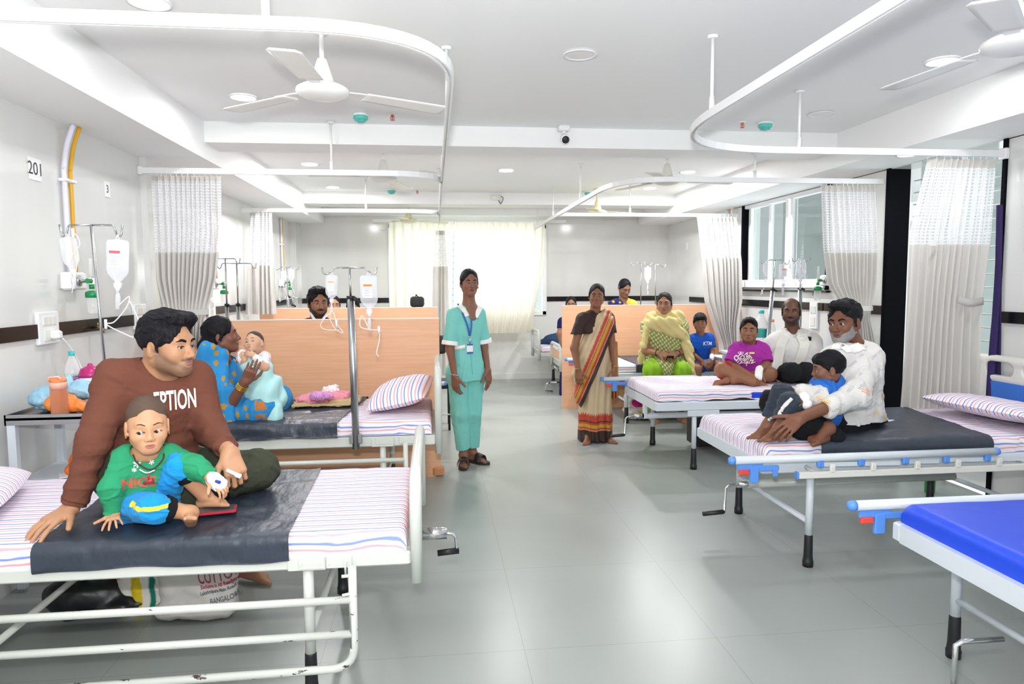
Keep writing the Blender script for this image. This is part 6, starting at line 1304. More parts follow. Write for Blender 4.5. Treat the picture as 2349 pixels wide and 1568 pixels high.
cl = lambda P: pick(np.abs((P-at(318, 1158, 2.5))[:, 2]-.0)*1.0+(P[:, 1] > 2.53)*1. < .0075, lin('e6cf3c'), lin('1e93d8'))
cu1, cu2 = J['KR']+(J['AR']-J['KR'])*.30, J['KL']+(J['AL']-J['KL'])*.22
tp = [cone(J['HR']-V3(0,0,.012), J['KR']-V3(0,0,.006), .058, .050, .03), cone(J['KR']-V3(0,0,.006), cu1, .050, .047, .02, cap=True), cone(J['HL'], J['KL'], .052, .043, .03), cone(J['KL'], cu2, .043, .042, .02, cap=True), cone(J['HR']-V3(0,0,.02), J['HL']-V3(0,0,.02), .062, .062, .04)]
wear(T, 'trousers', tp, MS['cloth'], [plane((0, 0, .622), (0, 0, -1))], .0032, folds(.0035, 38, 8), .01, cl)
for a, b, q in (('KR', 'AR', cu1), ('KL', 'AL', cu2)): d = nz(J[b]-J[a]); wear(T, 'trouser_cuff', [cone(q-d*.006, q+d*.030, .049 if a == 'KR' else .046, .042, .003, cap=True, cap0=True)], cmat('black_rib', '17181c'), [], .003, folds(.001, 60, 3), .004)
wb = J['WL']; d = nz(at(512, 1118, 2.53)-wb); wear(T, 'bandage', [rbox(wb+d*.030, (.022, .024, .016), .008, basis(d, (.3, -.4, .8))), cone(wb+d*.0, wb+d*.045, .022, .021)], M['bandage'], [], .0022, folds(.0012, 80, 4), .004); MB().tube([wb+d*.03+V3(.004, -.024, .012), wb+d*.045+V3(.008, -.03, .018)], .006, 10).build('cannula_cap', mat('cannula_blue', '2540b8', .4), T)
MB().tube(spline([X.p(-.056, .0, -.115), X.p(-.045, .05, -.138), X.p(0, .085, -.162), X.p(.045, .05, -.138), X.p(.056, .0, -.115)], 8), .0028, 8).build('necklace', mat('dark_thread', '4a2c2a', .7), T)
p = X.p(.01, .098, -.170); MB().tube(spline([p+V3(-.03, 0, .012), p+V3(-.005, -.004, .0), p+V3(.02, 0, .008)], 5), .0022, 6).build('white_string', M['paper'], T)
MB().tube([p+V3(0, -.004, 0), p+V3(.002, -.008, -.025)], .003, 8).tube([p+V3(-.014, -.01, -.034), p+V3(.018, -.01, -.024)], [.006, .0075], 12).build('red_pendant', mat('red_pendant', 'a02a32', .4), T)
for s_ in (-1, 1): MB().ball(X.p(s_*.078, .0, -.042), .0035, 10).build('earring', M['gold'], T)
MB().ball(X.p(.004, .0795, .038), (.0035, .0015, .0035), 10).build('forehead_mark', lmat('3a3232'), T)

# ---- woman in the blue sari with the baby
X = head(508, 768, 4.50, .97, 84, 6, 0)
J = joints(SR=(487, 852, 4.40), SL=(545, 850, 4.72), N=(512, 835, 4.54), ER=(532, 922, 4.32), WR=(563, 874, 4.26), EL=(592, 905, 4.72), WL=(622, 862, 4.58), HR=(505, 950, 4.45), HL=(530, 945, 4.75), KR=(606, 935, 4.36), AR=(545, 965, 4.42), KL=(640, 915, 4.80), AL=(615, 962, 4.55))
n = facing(J['N'], 55)
hands = hand_solids(J['WR'], at(584, 832, 4.21)-J['WR'], (.3, -.9, .1), .92, 1, (.6, .65, .75, .85), .9, .05)+[cone(J['ER'], J['WR'], .036, .026)]
hands += hand_solids(J['WL'], at(598, 848, 4.36)-J['WL'], (.4, -.6, .3), .95, 1, (.3, .3, .3, .3), .3, .10)+[cone(J['EL'], J['WL'], .036, .026)]
T = make_person('woman in a blue and mustard sari cradling a baby on the second left bed', X, J=J, skin='7d5140', lip='6e4038', hair='low_bun', haircol='121217', neck=(J['N'], .050, [cone(J['SR']*.6+J['N']*.4, J['SL']*.6+J['N']*.4, .045, k=.04)]), hands=hands, feet=[cone(at(628, 968, 4.38), at(642, 968, 4.36), .022, .016)], h=.0035, hb=.0045, gaze=look(X, -4, -8), loc=(J['N'][0], J['N'][1], .66), brow=.9)
def saricol(P):
    c, hsh = cells(P+V3(0, 0, .02), .062, 1, (.19, .5, .30)); base = np.tile(np.array(lin('2f8ccb')), (len(P), 1)); m = np.array(lin('b98a2c'))
    base = base*(1+.06*wob(P, 20, 3)[:, None]); C = pick((c < 1) & (hsh > .35), m, base)
    low = np.clip((.86-P[:, 2])/.1, 0, 1); w = wob(P, 34, 9); C = pick((w > .42) & (P[:, 2] < .86) & (P[:, 0] < at(545, 950, 4.4)[0]), m, C); kx = at(598, 930, 4.35)
    return pick((np.abs(P[:, 0]-kx[0]-.02) < .035) & (wob(P, 60, 5) > .1) & (P[:, 2] < .80), np.array(lin('c07a3c')), C)
tr = trunk(J, .016, 1.0, .05, n, .01)+[cone(J['SR'], J['ER']*.75+J['SR']*.25, .058, .052, .03), cone(J['SL'], J['EL'], .055, .045, .03)]
tr += [cone(J['HR'], J['KR'], .105, .085, .06), cone(J['KR'], J['AR'], .085, .06, .05), cone(J['HL'], J['KL'], .11, .085, .05), cone(J['KL'], J['AL'], .08, .06, .05), cone(J['HR'], J['HL'], .13, .13, .05), cone(J['AR'], at(625, 968, 4.40), .05, .028, .03)]
wear(T, 'sari', tr, MS['cloth'], [neckhole(J['N'], X, .062), cone(at(545, 862, 4.45), at(525, 830, 4.45), .035, .05, .01), plane((0, 0, .664), (0, 0, -1))], .005, lambda P: folds(.005, 14, 2)(P), .016, saricol)
pa = [(474, 800), (466, 860), (463, 915), (475, 960), (505, 976)]; pl = [cone(at(px, py, 4.36+.0*i), at(qx, qy, 4.36), .050, .052, .03, .5, (.3, -1, 0)) for i, ((px, py), (qx, qy)) in enumerate(zip(pa[:-1], pa[1:]))]
pl += [cone(at(505, 815, 4.42), at(512, 900, 4.30), .04, .045, .03, .55, (.3, -1, 0)), cone(at(512, 900, 4.30), at(520, 968, 4.28), .045, .05, .03, .5, (.3, -1, 0)), cone(at(488, 808, 4.42), at(505, 815, 4.42), .045, .04, .03)]
wear(T, 'sari_end', pl, MS['cloth'], [], .005, lambda P: .0025*np.sin(P[:, 0]*110+2*wob(P, 6, 3))+.003*wob(P, 22, 8), .012, saricol)
bd = nz(J['WR']-J['ER'])
for k in range(4): bangle(T, 'bangle', J['WR']-bd*(.03+.009*k), bd, .031, M['gold'], .0032)
MB().tube(spline([X.p(-.03, .01, -.13), X.p(0, .06, -.16), X.p(.02, .07, -.19)], 6), .003, 6).build('necklace', lmat('1b1518'), T); MB().ball(X.p(-.080, -.006, -.038), .006, 10).build('earring', M['gold'], T)
MB().tube([at(578, 841, 4.23), at(583, 842, 4.225)], .010, 10).build('ring', M['chrome'], T)

# ---- the baby
X = head(583, 787, 4.42, .66, -30, 22, 12)
J = joints(SR=(562, 818, 4.42), SL=(602, 822, 4.44), N=(583, 812, 4.46), ER=(562, 832, 4.38), WR=(562, 826, 4.36), EL=(606, 842, 4.36), WL=(582, 816, 4.33), HR=(578, 868, 4.44), HL=(602, 868, 4.46), KR=(610, 920, 4.36), AR=(632, 955, 4.34), KL=(622, 905, 4.42), AL=(640, 950, 4.40))
hands = hand_solids(J['WL'], (-.6, -.3, .35), (0, -.8, .4), .42, 1, (.9, .9, .9, .9), .3)+[cone(J['SL'], J['EL'], .030, .028), cone(J['EL'], J['WL'], .027, .018)]+[cone(J['SR'], J['ER'], .028, .024), cone(J['ER'], J['WR'], .024, .018)]+hand_solids(J['WR'], (-.3, -.2, .8), (0, -.8, .4), .42, 1, (.9, .9, .9, .9), .3)
T = make_person('baby in a white top and pale turquoise dress held by the woman in blue', X, J=J, skin='cfa184', lip='b0736a', hair='shaved', haircol='4a3c38', child=1.1, jaw=.9, fat=1.6, neck=(J['N'], .034), hands=hands, h=.0032, hb=.003, gaze=look(X, -5, 18), loc=(J['N'][0], J['N'][1], .75), brow=.5)
wear(T, 'top', trunk(J, .012, 1.15, .03, facing(J['N'], -15))[:2]+[cone(J['SL'], J['EL'], .040, .037, .015, cap=True), cone(J['SR'], J['ER'], .038, .034, .015, cap=True), cone(J['SL'], J['SR'], .045, .045, .03)], cmat('white_knit', 'e6dcdc'), [neckhole(J['N'], X, .040)], .004, folds(.003, 50, 3), .008)
dr = [cone(at(575, 835, 4.40), at(600, 835, 4.42), .055, .055, .03), cone(at(588, 845, 4.41), at(605, 895, 4.37), .075, .082, .04), cone(at(605, 895, 4.37), at(630, 955, 4.33), .080, .055, .04), cone(at(620, 885, 4.46), at(635, 915, 4.44), .08, .06, .04), cone(at(600, 870, 4.40), at(582, 905, 4.36), .06, .05, .04)]
wear(T, 'dress', dr, cmat('turquoise_cotton', 'b4e2e4', .8), [], .005, lambda P: .005*np.sin(P@V3(70, 0, -32)+2*wob(P, 9, 2))+.004*wob(P, 24, 6), .016)
wear(T, 'bandage', [cone(J['WL']+V3(.01, 0, -.01), J['EL']*.45+J['WL']*.55, .022, .026, .01)], M['bandage'], [], .003, folds(.001, 60, 2), .004)
MB().ball(X.p(0, .078, .030), (.004, .0015, .004), 10).build('forehead_mark', lmat('3a3232'), T)

# ---- people behind the left partitions
X = head(730, 694, 5.80, 1.0, 12, -2, 0); N_ = at(728, 742, 5.86)
T = make_person('bearded man in a black jacket looking over the nearest left partition', X, skin='8a5f4a', lip='74453c', hair='thick', haircol='121216', stub=(.95, '1d1715', .95), neck=(N_, .058), h=.005, hb=.008, loc=(N_[0], N_[1], 0), must='15110f', hh=.005)
J = joints(SR=(694, 757, 5.86), SL=(768, 757, 5.88), HR=(705, 880, 5.9), HL=(755, 880, 5.9)); J['N'] = N_
wear(T, 'jacket', trunk(J, .03, 1.1, .05, (0, -1, 0))+arm(J['SR'], J['SR']-V3(.05, .05, .28), J['SR']-V3(0, .15, .35), 1.2, .015)+arm(J['SL'], J['SL']-V3(-.05, .05, .28), J['SL']-V3(0, .15, .35), 1.2, .015)+[cone((J['HR']+J['HL'])/2, ((J['HR']+J['HL'])/2)*V3(1, 1, 0)+V3(0, 0, .02), .14, .14, .04)], cmat('black_jacket', '16171c', .7), [neckhole(N_, X, .07), cone(at(731, 728, 5.65), at(731, 780, 5.65), .04, .03, .01)], .009, folds(.006, 18, 3), .02)
wear(T, 'shirt_collar', [cone(at(712, 718, 5.74), at(726, 740, 5.66), .010, .016, .01, .4, (0, -1, .3)), cone(at(748, 720, 5.76), at(737, 740, 5.68), .010, .016, .01, .4, (0, -1, .3))], cmat('white_shirt_cloth', 'dfe0e4'), [], .006)
X = head(766, 699, 8.45, .93, 6, 0); N_ = at(766, 735, 8.5)
T = make_person('girl peeking over the far left partition beside the bearded man', X, skin='b08468', hair='bun', neck=(N_, .045), h=.007, loc=(N_[0], N_[1], 0)); J = joints(SR=(748, 750, 8.5), SL=(784, 750, 8.5), HR=(755, 810, 8.5), HL=(778, 810, 8.5)); J['N'] = N_
wear(T, 'dress', trunk(J, .02, .9, .05, (0, -1, 0))+[cone((J['HR']+J['HL'])/2, ((J['HR']+J['HL'])/2)*V3(1, 1, 0)+V3(0, 0, .02), .13, .16, .04)], cmat('dark_dress', '2a2c4a'), [], .014)
X = head(810, 704, 8.55, 1.0, 5, -28); N_ = at(808, 745, 8.62)
T = make_person('person with bowed dark head behind the farthest left partition', X, skin='a67a60', hair='bun', neck=(N_, .05), h=.007, loc=(N_[0], N_[1], 0)); J = joints(SR=(790, 755, 8.6), SL=(828, 755, 8.6), HR=(797, 815, 8.6), HL=(822, 815, 8.6)); J['N'] = N_
wear(T, 'dress', trunk(J, .02, .9, .05, (0, -1, 0))+[cone((J['HR']+J['HL'])/2, ((J['HR']+J['HL'])/2)*V3(1, 1, 0)+V3(0, 0, .02), .13, .16, .04)], cmat('grey_dress', '4a4650'), [], .014)

# ---- nurse
X = head(1076.5, 648, 5.64, .915, 14, 0, 0); bdir = 16
J = joints(SR=(1041, 722, 5.60), SL=(1098, 719, 5.70), N=(1076, 704, 5.68), ER=(1032, 800, 5.58), WR=(1043, 862, 5.47), EL=(1110, 795, 5.72), WL=(1119, 848, 5.62), HR=(1050, 855, 5.62), HL=(1088, 853, 5.68), KR=(1055, 948, 5.60), KL=(1084, 946, 5.66), AR=(1063, 1044, 5.62), AL=(1083, 1039, 5.72))
n = facing(J['N'], bdir)
limbs = [cone(J['SR'], J['ER'], .040, .034), cone(J['ER'], J['WR'], .034, .0235), cone(J['SL'], J['EL'], .040, .034), cone(J['EL'], J['WL'], .034, .0235), cone(J['KR'], J['AR'], .05, .032), cone(J['KL'], J['AL'], .05, .032)]
hands = hand_solids(J['WR'], (.06, -.06, -1), (-.5, -.8, 0), .95, -1, (.45, .5, .55, .6), .3)+hand_solids(J['WL'], (.10, -.05, -1), (.7, -.7, 0), .95, 1, (.25, .3, .35, .4), .3)
hands += [cone(J['ER']*.3+J['WR']*.7, J['WR'], .0255, .0235), cone(J['EL']*.3+J['WL']*.7, J['WL'], .0255, .0235)]
fR, fL = nz([-.05, -1, 0]), nz([.75, -.65, 0]); J['AR'][2] = .085; J['AL'][2] = .085
feet = foot_solids(J['AR'], fR, (0, 0, 1), .92, -1)+foot_solids(J['AL'], fL, (0, 0, 1), .92, 1)+[cone(J['AR']+V3(0, 0, .12), J['AR'], .038, .032), cone(J['AL']+V3(0, 0, .12), J['AL'], .038, .032)]
T = make_person('nurse in a turquoise uniform with a blue lanyard standing in the aisle', X, J=J, skin='835a48', lip='7c4650', hair='bun', haircol='17161a', neck=(J['N'], .047, [cone(J['SR']*.6+J['N']*.4, J['SL']*.6+J['N']*.4, .04, k=.04), cone(J['N'], J['N']+n*.04-V3(0, 0, .09), .05, .05, .04)]), limbs=limbs, hands=hands, feet=feet, h=.0026, hb=.0045, loc=(J['N'][0], J['N'][1], 0), brow=.8)
MB().ball(X.p(0, .0815, .036), (.002, .001, .002), 8).build('forehead_mark', lmat('8c2a2a'), T)
hc = (J['HR']+J['HL'])/2; tr = trunk(J, .016, 1.02, .05, n)+[cone(hc+V3(0, 0, .04), hc+V3(0, 0, -.055), .142, .158, .05, .80, n, cap=True)]
tr += [cone(J['SR'], J['ER']+V3(0, 0, .035), .056, .060, .025, cap=True), cone(J['SL'], J['EL']+V3(0, 0, .035), .056, .058, .025, cap=True)]
vn = [neckhole(J['N'], X, .058), cone(J['N']+n*.085+V3(0, 0, .02), J['N']+n*.12-V3(0, 0, .115), .045, .006, .008)]
uni = cmat('turquoise_uniform', '7cc9c2', .75, .3, 24)
o, sd = wear(T, 'tunic', tr, uni, vn+[plane(hc+V3(0, 0, -.056), (0, 0, -1))], .0045, lambda P: folds(.0035, 15, 2, (1, 1, .7))(P), .014)
for a in ('ER', 'EL'):
    q = J[a]+V3(0, 0, .035); d = nz(J[a]-J['S'+a[1]]); wear(T, 'sleeve_cuff', [cone(q-d*.030, q+d*.004, .066, .067, .003, cap=True, cap0=True)], M['bandage'], [], .004)
rtn = nz(np.cross(n, V3(0, 0, 1)))*-1; U = V3(0, 0, 1)
for s_, lb in ((-1, 0), (1, 0)):
    f_ = nz(n+V3(0, 0, .9)+rtn*s_*.5); strip_on('collar', [J['N']+rtn*s_*.070-n*.01+V3(0, 0, .02), J['N']+rtn*s_*.080+n*.035, J['N']+rtn*s_*.062+n*.075-V3(0, 0, .03), J['N']+rtn*s_*.045+n*.10-V3(0, 0, .055)], .042, M['bandage'], T, sd, f_, .003, .005)
strip_on('lanyard', [at(1063, 697, 5.52), at(1069, 718, 5.48), at(1080, 745, 5.45), at(1088, 772, 5.43)], .015, M['ribbon'], T, sd, n, .004)
strip_on('lanyard', [at(1088, 700, 5.55), at(1090, 718, 5.50), at(1091, 745, 5.46), at(1089, 772, 5.43)], .015, M['ribbon'], T, sd, n, .006)
bp = onto(at(1090, 790, 5.40)[None], -n, sd)[0]+n*.022; R_ = basis(n, U)
b_ = MB().box(bp+V3(0, 0, -.045), (.052, .004, .082), M=R_, bev=.002).build('id_badge', M['paper'], T); MB().box(bp+V3(0, 0, -.078)+n*.003, (.050, .002, .016), M=R_).box(bp+V3(0, 0, -.012)+n*.003, (.050, .002, .014), M=R_).build('badge_band', M['ribbon'], b_)
MB().tube([bp+V3(0, 0, .045), bp-V3(0, 0, .004)], .007, 8).build('lanyard_clip', M['chrome'], T)
strip_on('placket', [at(1090, 742, 5.4), at(1092, 780, 5.4), at(1093, 820, 5.4), at(1095, 862, 5.4)], .003, lmat('4f9f9a'), T, sd, n, .001, .001)
strip_on('pocket_trim', [at(1042, 805, 5.40), at(1060, 801, 5.42), at(1077, 797, 5.44)], .028, M['bandage'], T, sd, n, .003)
for py in (752, 781, 808): c = onto(at(1094, py, 5.4)[None], -n, sd)[0]; MB().ball(c, (.006, .003, .006), 10).build('button', M['cream'], T)
c = onto(at(1107, 733, 5.45)[None], -n, sd)[0]; text3d('chest_emblem', 'OV', .028, lmat('4f8fa0'), T, c, rtn, U, None, .002)
tp = []
for s_, (H_, K_, A_) in (('R', ('HR', 'KR', 'AR')), ('L', ('HL', 'KL', 'AL'))):
    e = J[A_]+V3(0, 0, .055); tp += [cone(J[H_], J[K_], .088, .074, .03), cone(J[K_], e, .074, .062, .03, cap=True)]
wear(T, 'trousers', tp+[cone(J['HR'], J['HL'], .095, .095, .04)], uni, [], .005, lambda P: folds(.004, 13, 8, (1.2, 1.2, .6))(P), .016)
for A_, f_ in (('AR', fR), ('AL', fL)):
    l = np.cross(f_, U); p = J[A_]+V3(0, 0, -.073); sb = MB(); N2 = 24; ring = []
    for k in range(N2): g = 2*math.pi*k/N2; w = .040+.008*math.cos(g); ring.append(p+f_*(.055+.125*math.cos(g))+l*w*math.sin(g))
    sb.add([q+V3(0, 0, .012) for q in ring]+[q-V3(0, 0, .010) for q in ring], [tuple(range(N2)), tuple(range(2*N2-1, N2-1, -1))]+[(k, k+N2, (k+1) % N2+N2, (k+1) % N2) for k in range(N2)])
    so = sb.build('sandal', lmat('2c2624'), T); q = p+f_*.085+V3(0, 0, .03); pts = [q-l*.052-V3(0, 0, .02), q-l*.034+V3(0, 0, .022), q+V3(0, 0, .034), q+l*.034+V3(0, 0, .022), q+l*.052-V3(0, 0, .02)]
    c_ = np.array(spline(pts, 6)); mb = MB(); k_ = len(c_); a_ = c_+f_*.03-V3(0, 0, .006); mb.add(np.concatenate([a_, c_-f_*.028+V3(0, 0, .008), c_-f_*.028+V3(0, 0, .012), a_+V3(0, 0, .004)]), [(x*k_+i, x*k_+i+1, y*k_+i+1, y*k_+i) for i in range(k_-1) for x, y in ((0, 1), (1, 2), (2, 3), (3, 0))], True); mb.build('strap', lmat('2c2624'), so)
bangle(T, 'bangle', J['WR']+V3(-.002, 0, .012), V3(.2, 0, 1), .033, M['chrome'], .0035)
MB().ball(X.p(-.078, .0, -.045), .008, 10).build('earring', M['gold'], T)

# ---- woman in the cream and maroon sari
X = head(1369, 678, 6.37, .92, 0, 0, -3)
J = joints(SR=(1336, 732, 6.34), SL=(1396, 730, 6.38), N=(1364, 718, 6.40), ER=(1317, 798, 6.30), WR=(1326, 848, 6.17), EL=(1405, 798, 6.36), WL=(1410, 842, 6.24), HR=(1350, 850, 6.38), HL=(1384, 850, 6.38))
n = facing(J['N'], 2); hc = (J['HR']+J['HL'])/2
hands = hand_solids(J['WR'], (.06, -.08, -1), (-.3, -.9, 0), .92, -1, (.5, .55, .6, .6), .4)+hand_solids(J['WL'], (-.05, -.08, -1), (.6, -.8, 0), .92, 1, (.4, .45, .5, .6), .4)
limbs = [cone(J['SR'], J['ER'], .042, .035), cone(J['ER'], J['WR'], .035, .024), cone(J['SL'], J['EL'], .042, .035), cone(J['EL'], J['WL'], .035, .024)]
feet = foot_solids(V3(at(1350, 1005, 6.3)[0], 6.32, .07), (-.35, -1, 0), (0, 0, 1), .9, 1)+foot_solids(V3(at(1393, 1005, 6.3)[0], 6.34, .07), (.3, -1, 0), (0, 0, 1), .9, -1)
T = make_person('woman in a cream sari with red, yellow and brown borders in the aisle', X, J=J, skin='8a5c44', lip='8a4f48', hair='bun', haircol='19181a', neck=(J['N'], .047), limbs=limbs, hands=hands, feet=feet, h=.003, hb=.005, loc=(J['N'][0], J['N'][1], 0), brow=.8)
tr = trunk(J, .016, 1.0, .05, n)[:5]+trunk(J, .016, 1.0, .05, n)[6:]+[cone(J['SR'], J['ER']+V3(0, 0, .06), .055, .055, .025, cap=True), cone(J['SL'], J['EL']+V3(0, 0, .06), .055, .055, .025, cap=True)]
wear(T, 'blouse', tr, cmat('dark_brown_silk', '3a2a28', .6), [neckhole(J['N'], X, .052), plane((0, 0, 1.02), (0, 0, -1))], .005, folds(.003, 20, 3), .01)
cr, rd_, ye, br = [np.array(lin(c)) for c in ('cbb593', 'b8442e', 'b9962c', '3a2620')]
def skcol(P):
    z = P[:, 2]+.006*np.sin(P[:, 0]*40); C = cr*(1+.08*wob(P, 26, 4, (1, 1, .12))[:, None]); C = pick(z < .235, rd_, C); tooth = .255+.03*(np.abs(((P[:, 0]*55) % 1)-.5)*2); C = pick((z >= .225) & (z < tooth), rd_, C)
    C = pick((z < .205) & (z > .195), br, C); C = pick((z < .175) & (z > .145), ye, C); C = pick((z < .115), br, C); C = pick((z < .125) & (z > .12), cr, C); return C
sk = [cone(hc+V3(-.01, 0, .30), hc+V3(0, 0, .08), .118, .128, .05, .82, n), cone(hc+V3(0, 0, .10), hc-V3(0, 0, .10), .125, .150, .05, .82, n), cone(hc-V3(0, 0, .10), V3(hc[0]-.005, hc[1]-.01, .012), .150, .168, .05, .80, n, cap=True)]
wear(T, 'sari_skirt', sk, MS['silk'], [plane((0, 0, .012), (0, 0, -1))], .005, lambda P: (.007*np.sin((P[:, 0]-hc[0])*95+1.2*np.sin(P[:, 2]*6))*np.clip((.95-P[:, 2])*2, 0, 1)*(P[:, 1] < hc[1])+.003*wob(P, 14, 3)), .02, skcol)
q0, q1 = at(1336, 862, 6.2), at(1402, 705, 6.25); dg = nz(q1-q0); pn = nz(np.cross(n, dg))     # diagonal of the pallu
if pn[0] > 0: pn = -pn
def palcol(P):
    e = (P-q1)@pn; e = np.where(P[:, 2] > 1.30, e*.8, e)     # distance up-left from the shoulder line
    C = cr*(1+.08*wob(P, 24, 5)[:, None]); edge = -.045
    C = pick(e < .010+.012*(np.abs(((P@dg*60) % 1)-.5)*2), rd_, C); C = pick((e < -.014) & (e > -.019), cr, C); C = pick((e < -.028) & (e > -.052), ye, C); C = pick(e < -.082, br, C); C = pick((e < -.075) & (e > -.080), cr, C); return C
pal = [cone(J['SL']-rtn*0+V3(-.03, -.01, .03), at(1380, 760, 6.30), .062, .08, .03, .7, n), cone(at(1385, 745, 6.33), at(1352, 820, 6.30), .105, .11, .04, .78, n), cone(at(1356, 800, 6.33), at(1338, 860, 6.31), .12, .10, .04, .8, n), cone(at(1360, 790, 6.36), at(1362, 860, 6.36), .13, .148, .04, .8, n), cone(at(1358, 860, 6.35), at(1352, 905, 6.34), .142, .14, .04, .8, n)]
wear(T, 'sari_pallu', pal, MS['silk'], [neckhole(J['N'], X, .055), plane(q1+pn*.13, pn), plane(q1-pn*.112, -pn)], .0045, lambda P: .003*np.sin((P@pn)*130)+.003*wob(P, 22, 7), .012, palcol)
hg = [cone(J['SL']+V3(.0, .0, .02), at(1405, 790, 6.43), .045, .05, .02, .6, (1, -.3, 0)), cone(at(1405, 790, 6.43), at(1409, 905, 6.42), .05, .045, .02, .5, (.3, -1, 0))]
wear(T, 'sari_end', hg, MS['silk'], [], .005, lambda P: .004*np.sin(P[:, 0]*160), .01, lambda P: pick(((P[:, 0]*30) % 1) < .35, rd_, pick(((P[:, 0]*30) % 1) < .6, ye, br)))
for a, s_ in (('WR', 1), ('WL', 1)): bangle(T, 'bangle', J[a]+V3(0, 0, .012), V3(.1, 0, 1), .033, M['gold'], .003)

# ---- people behind the right partition
X = head(1310, 698, 9.0, .88, 0, 0); N_ = at(1308, 728, 9.05)
T = make_person('dark-haired girl in navy peeking over the left end of the right partition', X, skin='8e644c', hair='bun', neck=(N_, .045), h=.007, loc=(N_[0], N_[1], 0)); J = joints(SR=(1290, 738, 9.05), SL=(1330, 738, 9.05), HR=(1298, 800, 9.1), HL=(1322, 800, 9.1), ER=(1284, 765, 9.0), WR=(1292, 795, 8.95)); J['N'] = N_
wear(T, 'dress', trunk(J, .02, 1.0, .05, (0, -1, 0))+[cone(J['SR'], J['ER']*.6+J['SR']*.4, .06, .055, .03, cap=True), cone((J['HR']+J['HL'])/2, ((J['HR']+J['HL'])/2)*V3(1, 1, 0)+V3(0, 0, .02), .13, .16, .04)], cmat('navy_dress', '1c2050'), [], .012)
P_, Q_ = sdf_mesh([cone(J['SR'], J['ER'], .045, .04), cone(J['ER'], J['WR'], .04, .03)], (), .009); mesh_obj('arm', [(P_, Q_)], MS['skin'], T, skin_col(X, '8e644c', '8e644c'))
X = head(1433, 660, 9.2, .98, 28, -26); N_ = at(1428, 690, 9.25)
T = make_person('woman in a dark blue and yellow sari looking down behind the right partition', X, skin='8f6650', lip='7a4a44', hair='bun', neck=(N_, .05, [cone(N_, N_+V3(.03, -.05, -.12), .05, .06)]), h=.006, loc=(N_[0], N_[1], 0)); J = joints(SR=(1402, 702, 9.25), SL=(1452, 700, 9.3), HR=(1410, 780, 9.3), HL=(1445, 780, 9.3)); J['N'] = N_
def bycol(P): c, h_ = cells(P, .09, 2, (.25, .5, .25)); return pick(P[:, 0] > N_[0]+.035, lin('dcbb4a'), pick(c < 1, lin('c9a038'), lin('202a66')))
wear(T, 'sari', trunk(J, .025, 1.05, .05, (0, -1, 0))+[cone(J['SR'], J['SR']+V3(-.05, -.02, -.25), .06, .055), cone(J['SL'], J['SL']+V3(.05, -.02, -.25), .06, .055), cone((J['HR']+J['HL'])/2, ((J['HR']+J['HL'])/2)*V3(1, 1, 0)+V3(0, 0, .02), .13, .16, .04)], MS['cloth'], [neckhole(N_, X, .06), cone(N_+V3(.02, -.10, .02), N_+V3(.04, -.13, -.1), .05, .03, .01)], .009, folds(.005, 20, 4), .014, bycol)

# ---- woman in the yellow shawl
X = head(1524, 696, 7.0, .97, -6, 0, 0)
J = joints(SR=(1488, 748, 7.0), SL=(1559, 746, 7.02), N=(1524, 734, 7.06), ER=(1481, 803, 7.0), WR=(1513, 810, 6.84), EL=(1577, 800, 7.0), WL=(1550, 812, 6.84), HR=(1503, 835, 7.1), HL=(1550, 835, 7.1), KR=(1497, 850, 6.78), KL=(1563, 850, 6.78))
J['AR'] = J['KR']+V3(.0, -.02, -.42); J['AL'] = J['KL']+V3(.0, -.02, -.42); n = facing(J['N'], -2)
limbs = [cone(J['SR'], J['ER'], .050, .042), cone(J['ER'], J['WR'], .042, .028), cone(J['SL'], J['EL'], .050, .042), cone(J['EL'], J['WL'], .042, .028)]
hands = hand_solids(J['WR'], at(1532, 815, 6.78)-J['WR'], (0, -.7, .6), .95, 1, (.5, .55, .6, .6), .3)+hand_solids(J['WL'], at(1538, 817, 6.78)-J['WL'], (0, -.7, .6), .95, 1, (.5, .5, .5, .5), .3)
feet = foot_solids(J['AR']-V3(0, 0, .02), (0, -1, 0), (0, 0, 1), .95, 1)+foot_solids(J['AL']-V3(0, 0, .02), (0, -1, 0), (0, 0, 1), .95, -1)
T = make_person('woman in a pale yellow shawl and green trousers seated on the right bed', X, J=J, skin='9b6d52', lip='8a4a48', hair='bun', haircol='1a1718', fat=.6, neck=(J['N'], .053), limbs=limbs, hands=hands, feet=feet, h=.003, hb=.005, loc=(J['N'][0], J['N'][1], .0), brow=.8)
def kcol(P): q = P*V3(150, 30, 62); s_ = (np.sin(q[:, 0]*1.)*np.sin(q[:, 2]*2.2+q[:, 0]*.3) > .15); return pick(s_, lin('d6d3b4'), lin('8f9a45'))
tr = trunk(J, .030, 1.12, .06, n, .03)+[cone(J['SR'], J['ER']*.5+J['SR']*.5, .066, .064, .03, cap=True), cone(J['SL'], J['EL']*.5+J['SL']*.5, .066, .064, .03, cap=True), cone(J['HR'], J['KR']*.75+J['HR']*.25, .115, .10, .05), cone(J['HL'], J['KL']*.75+J['HL']*.25, .115, .10, .05), cone((J['HR']+J['HL'])/2, (J['KR']+J['KL'])/2+V3(0, .06, .02), .11, .10, .05)]
wear(T, 'kurta', tr, MS['cloth'], [neckhole(J['N'], X, .06)], .006, folds(.004, 16, 3), .012, kcol)
tp = leg(J['HR'], J['KR'], J['AR'], 1.1, .03, .03, .95)+leg(J['HL'], J['KL'], J['AL'], 1.1, .03, .03, .95)
wear(T, 'trousers', tp, cmat('lime_cotton', '86b52c', .8), [], .007, lambda P: .006*np.sin(P[:, 0]*90)+.003*wob(P, 20, 2), .014)
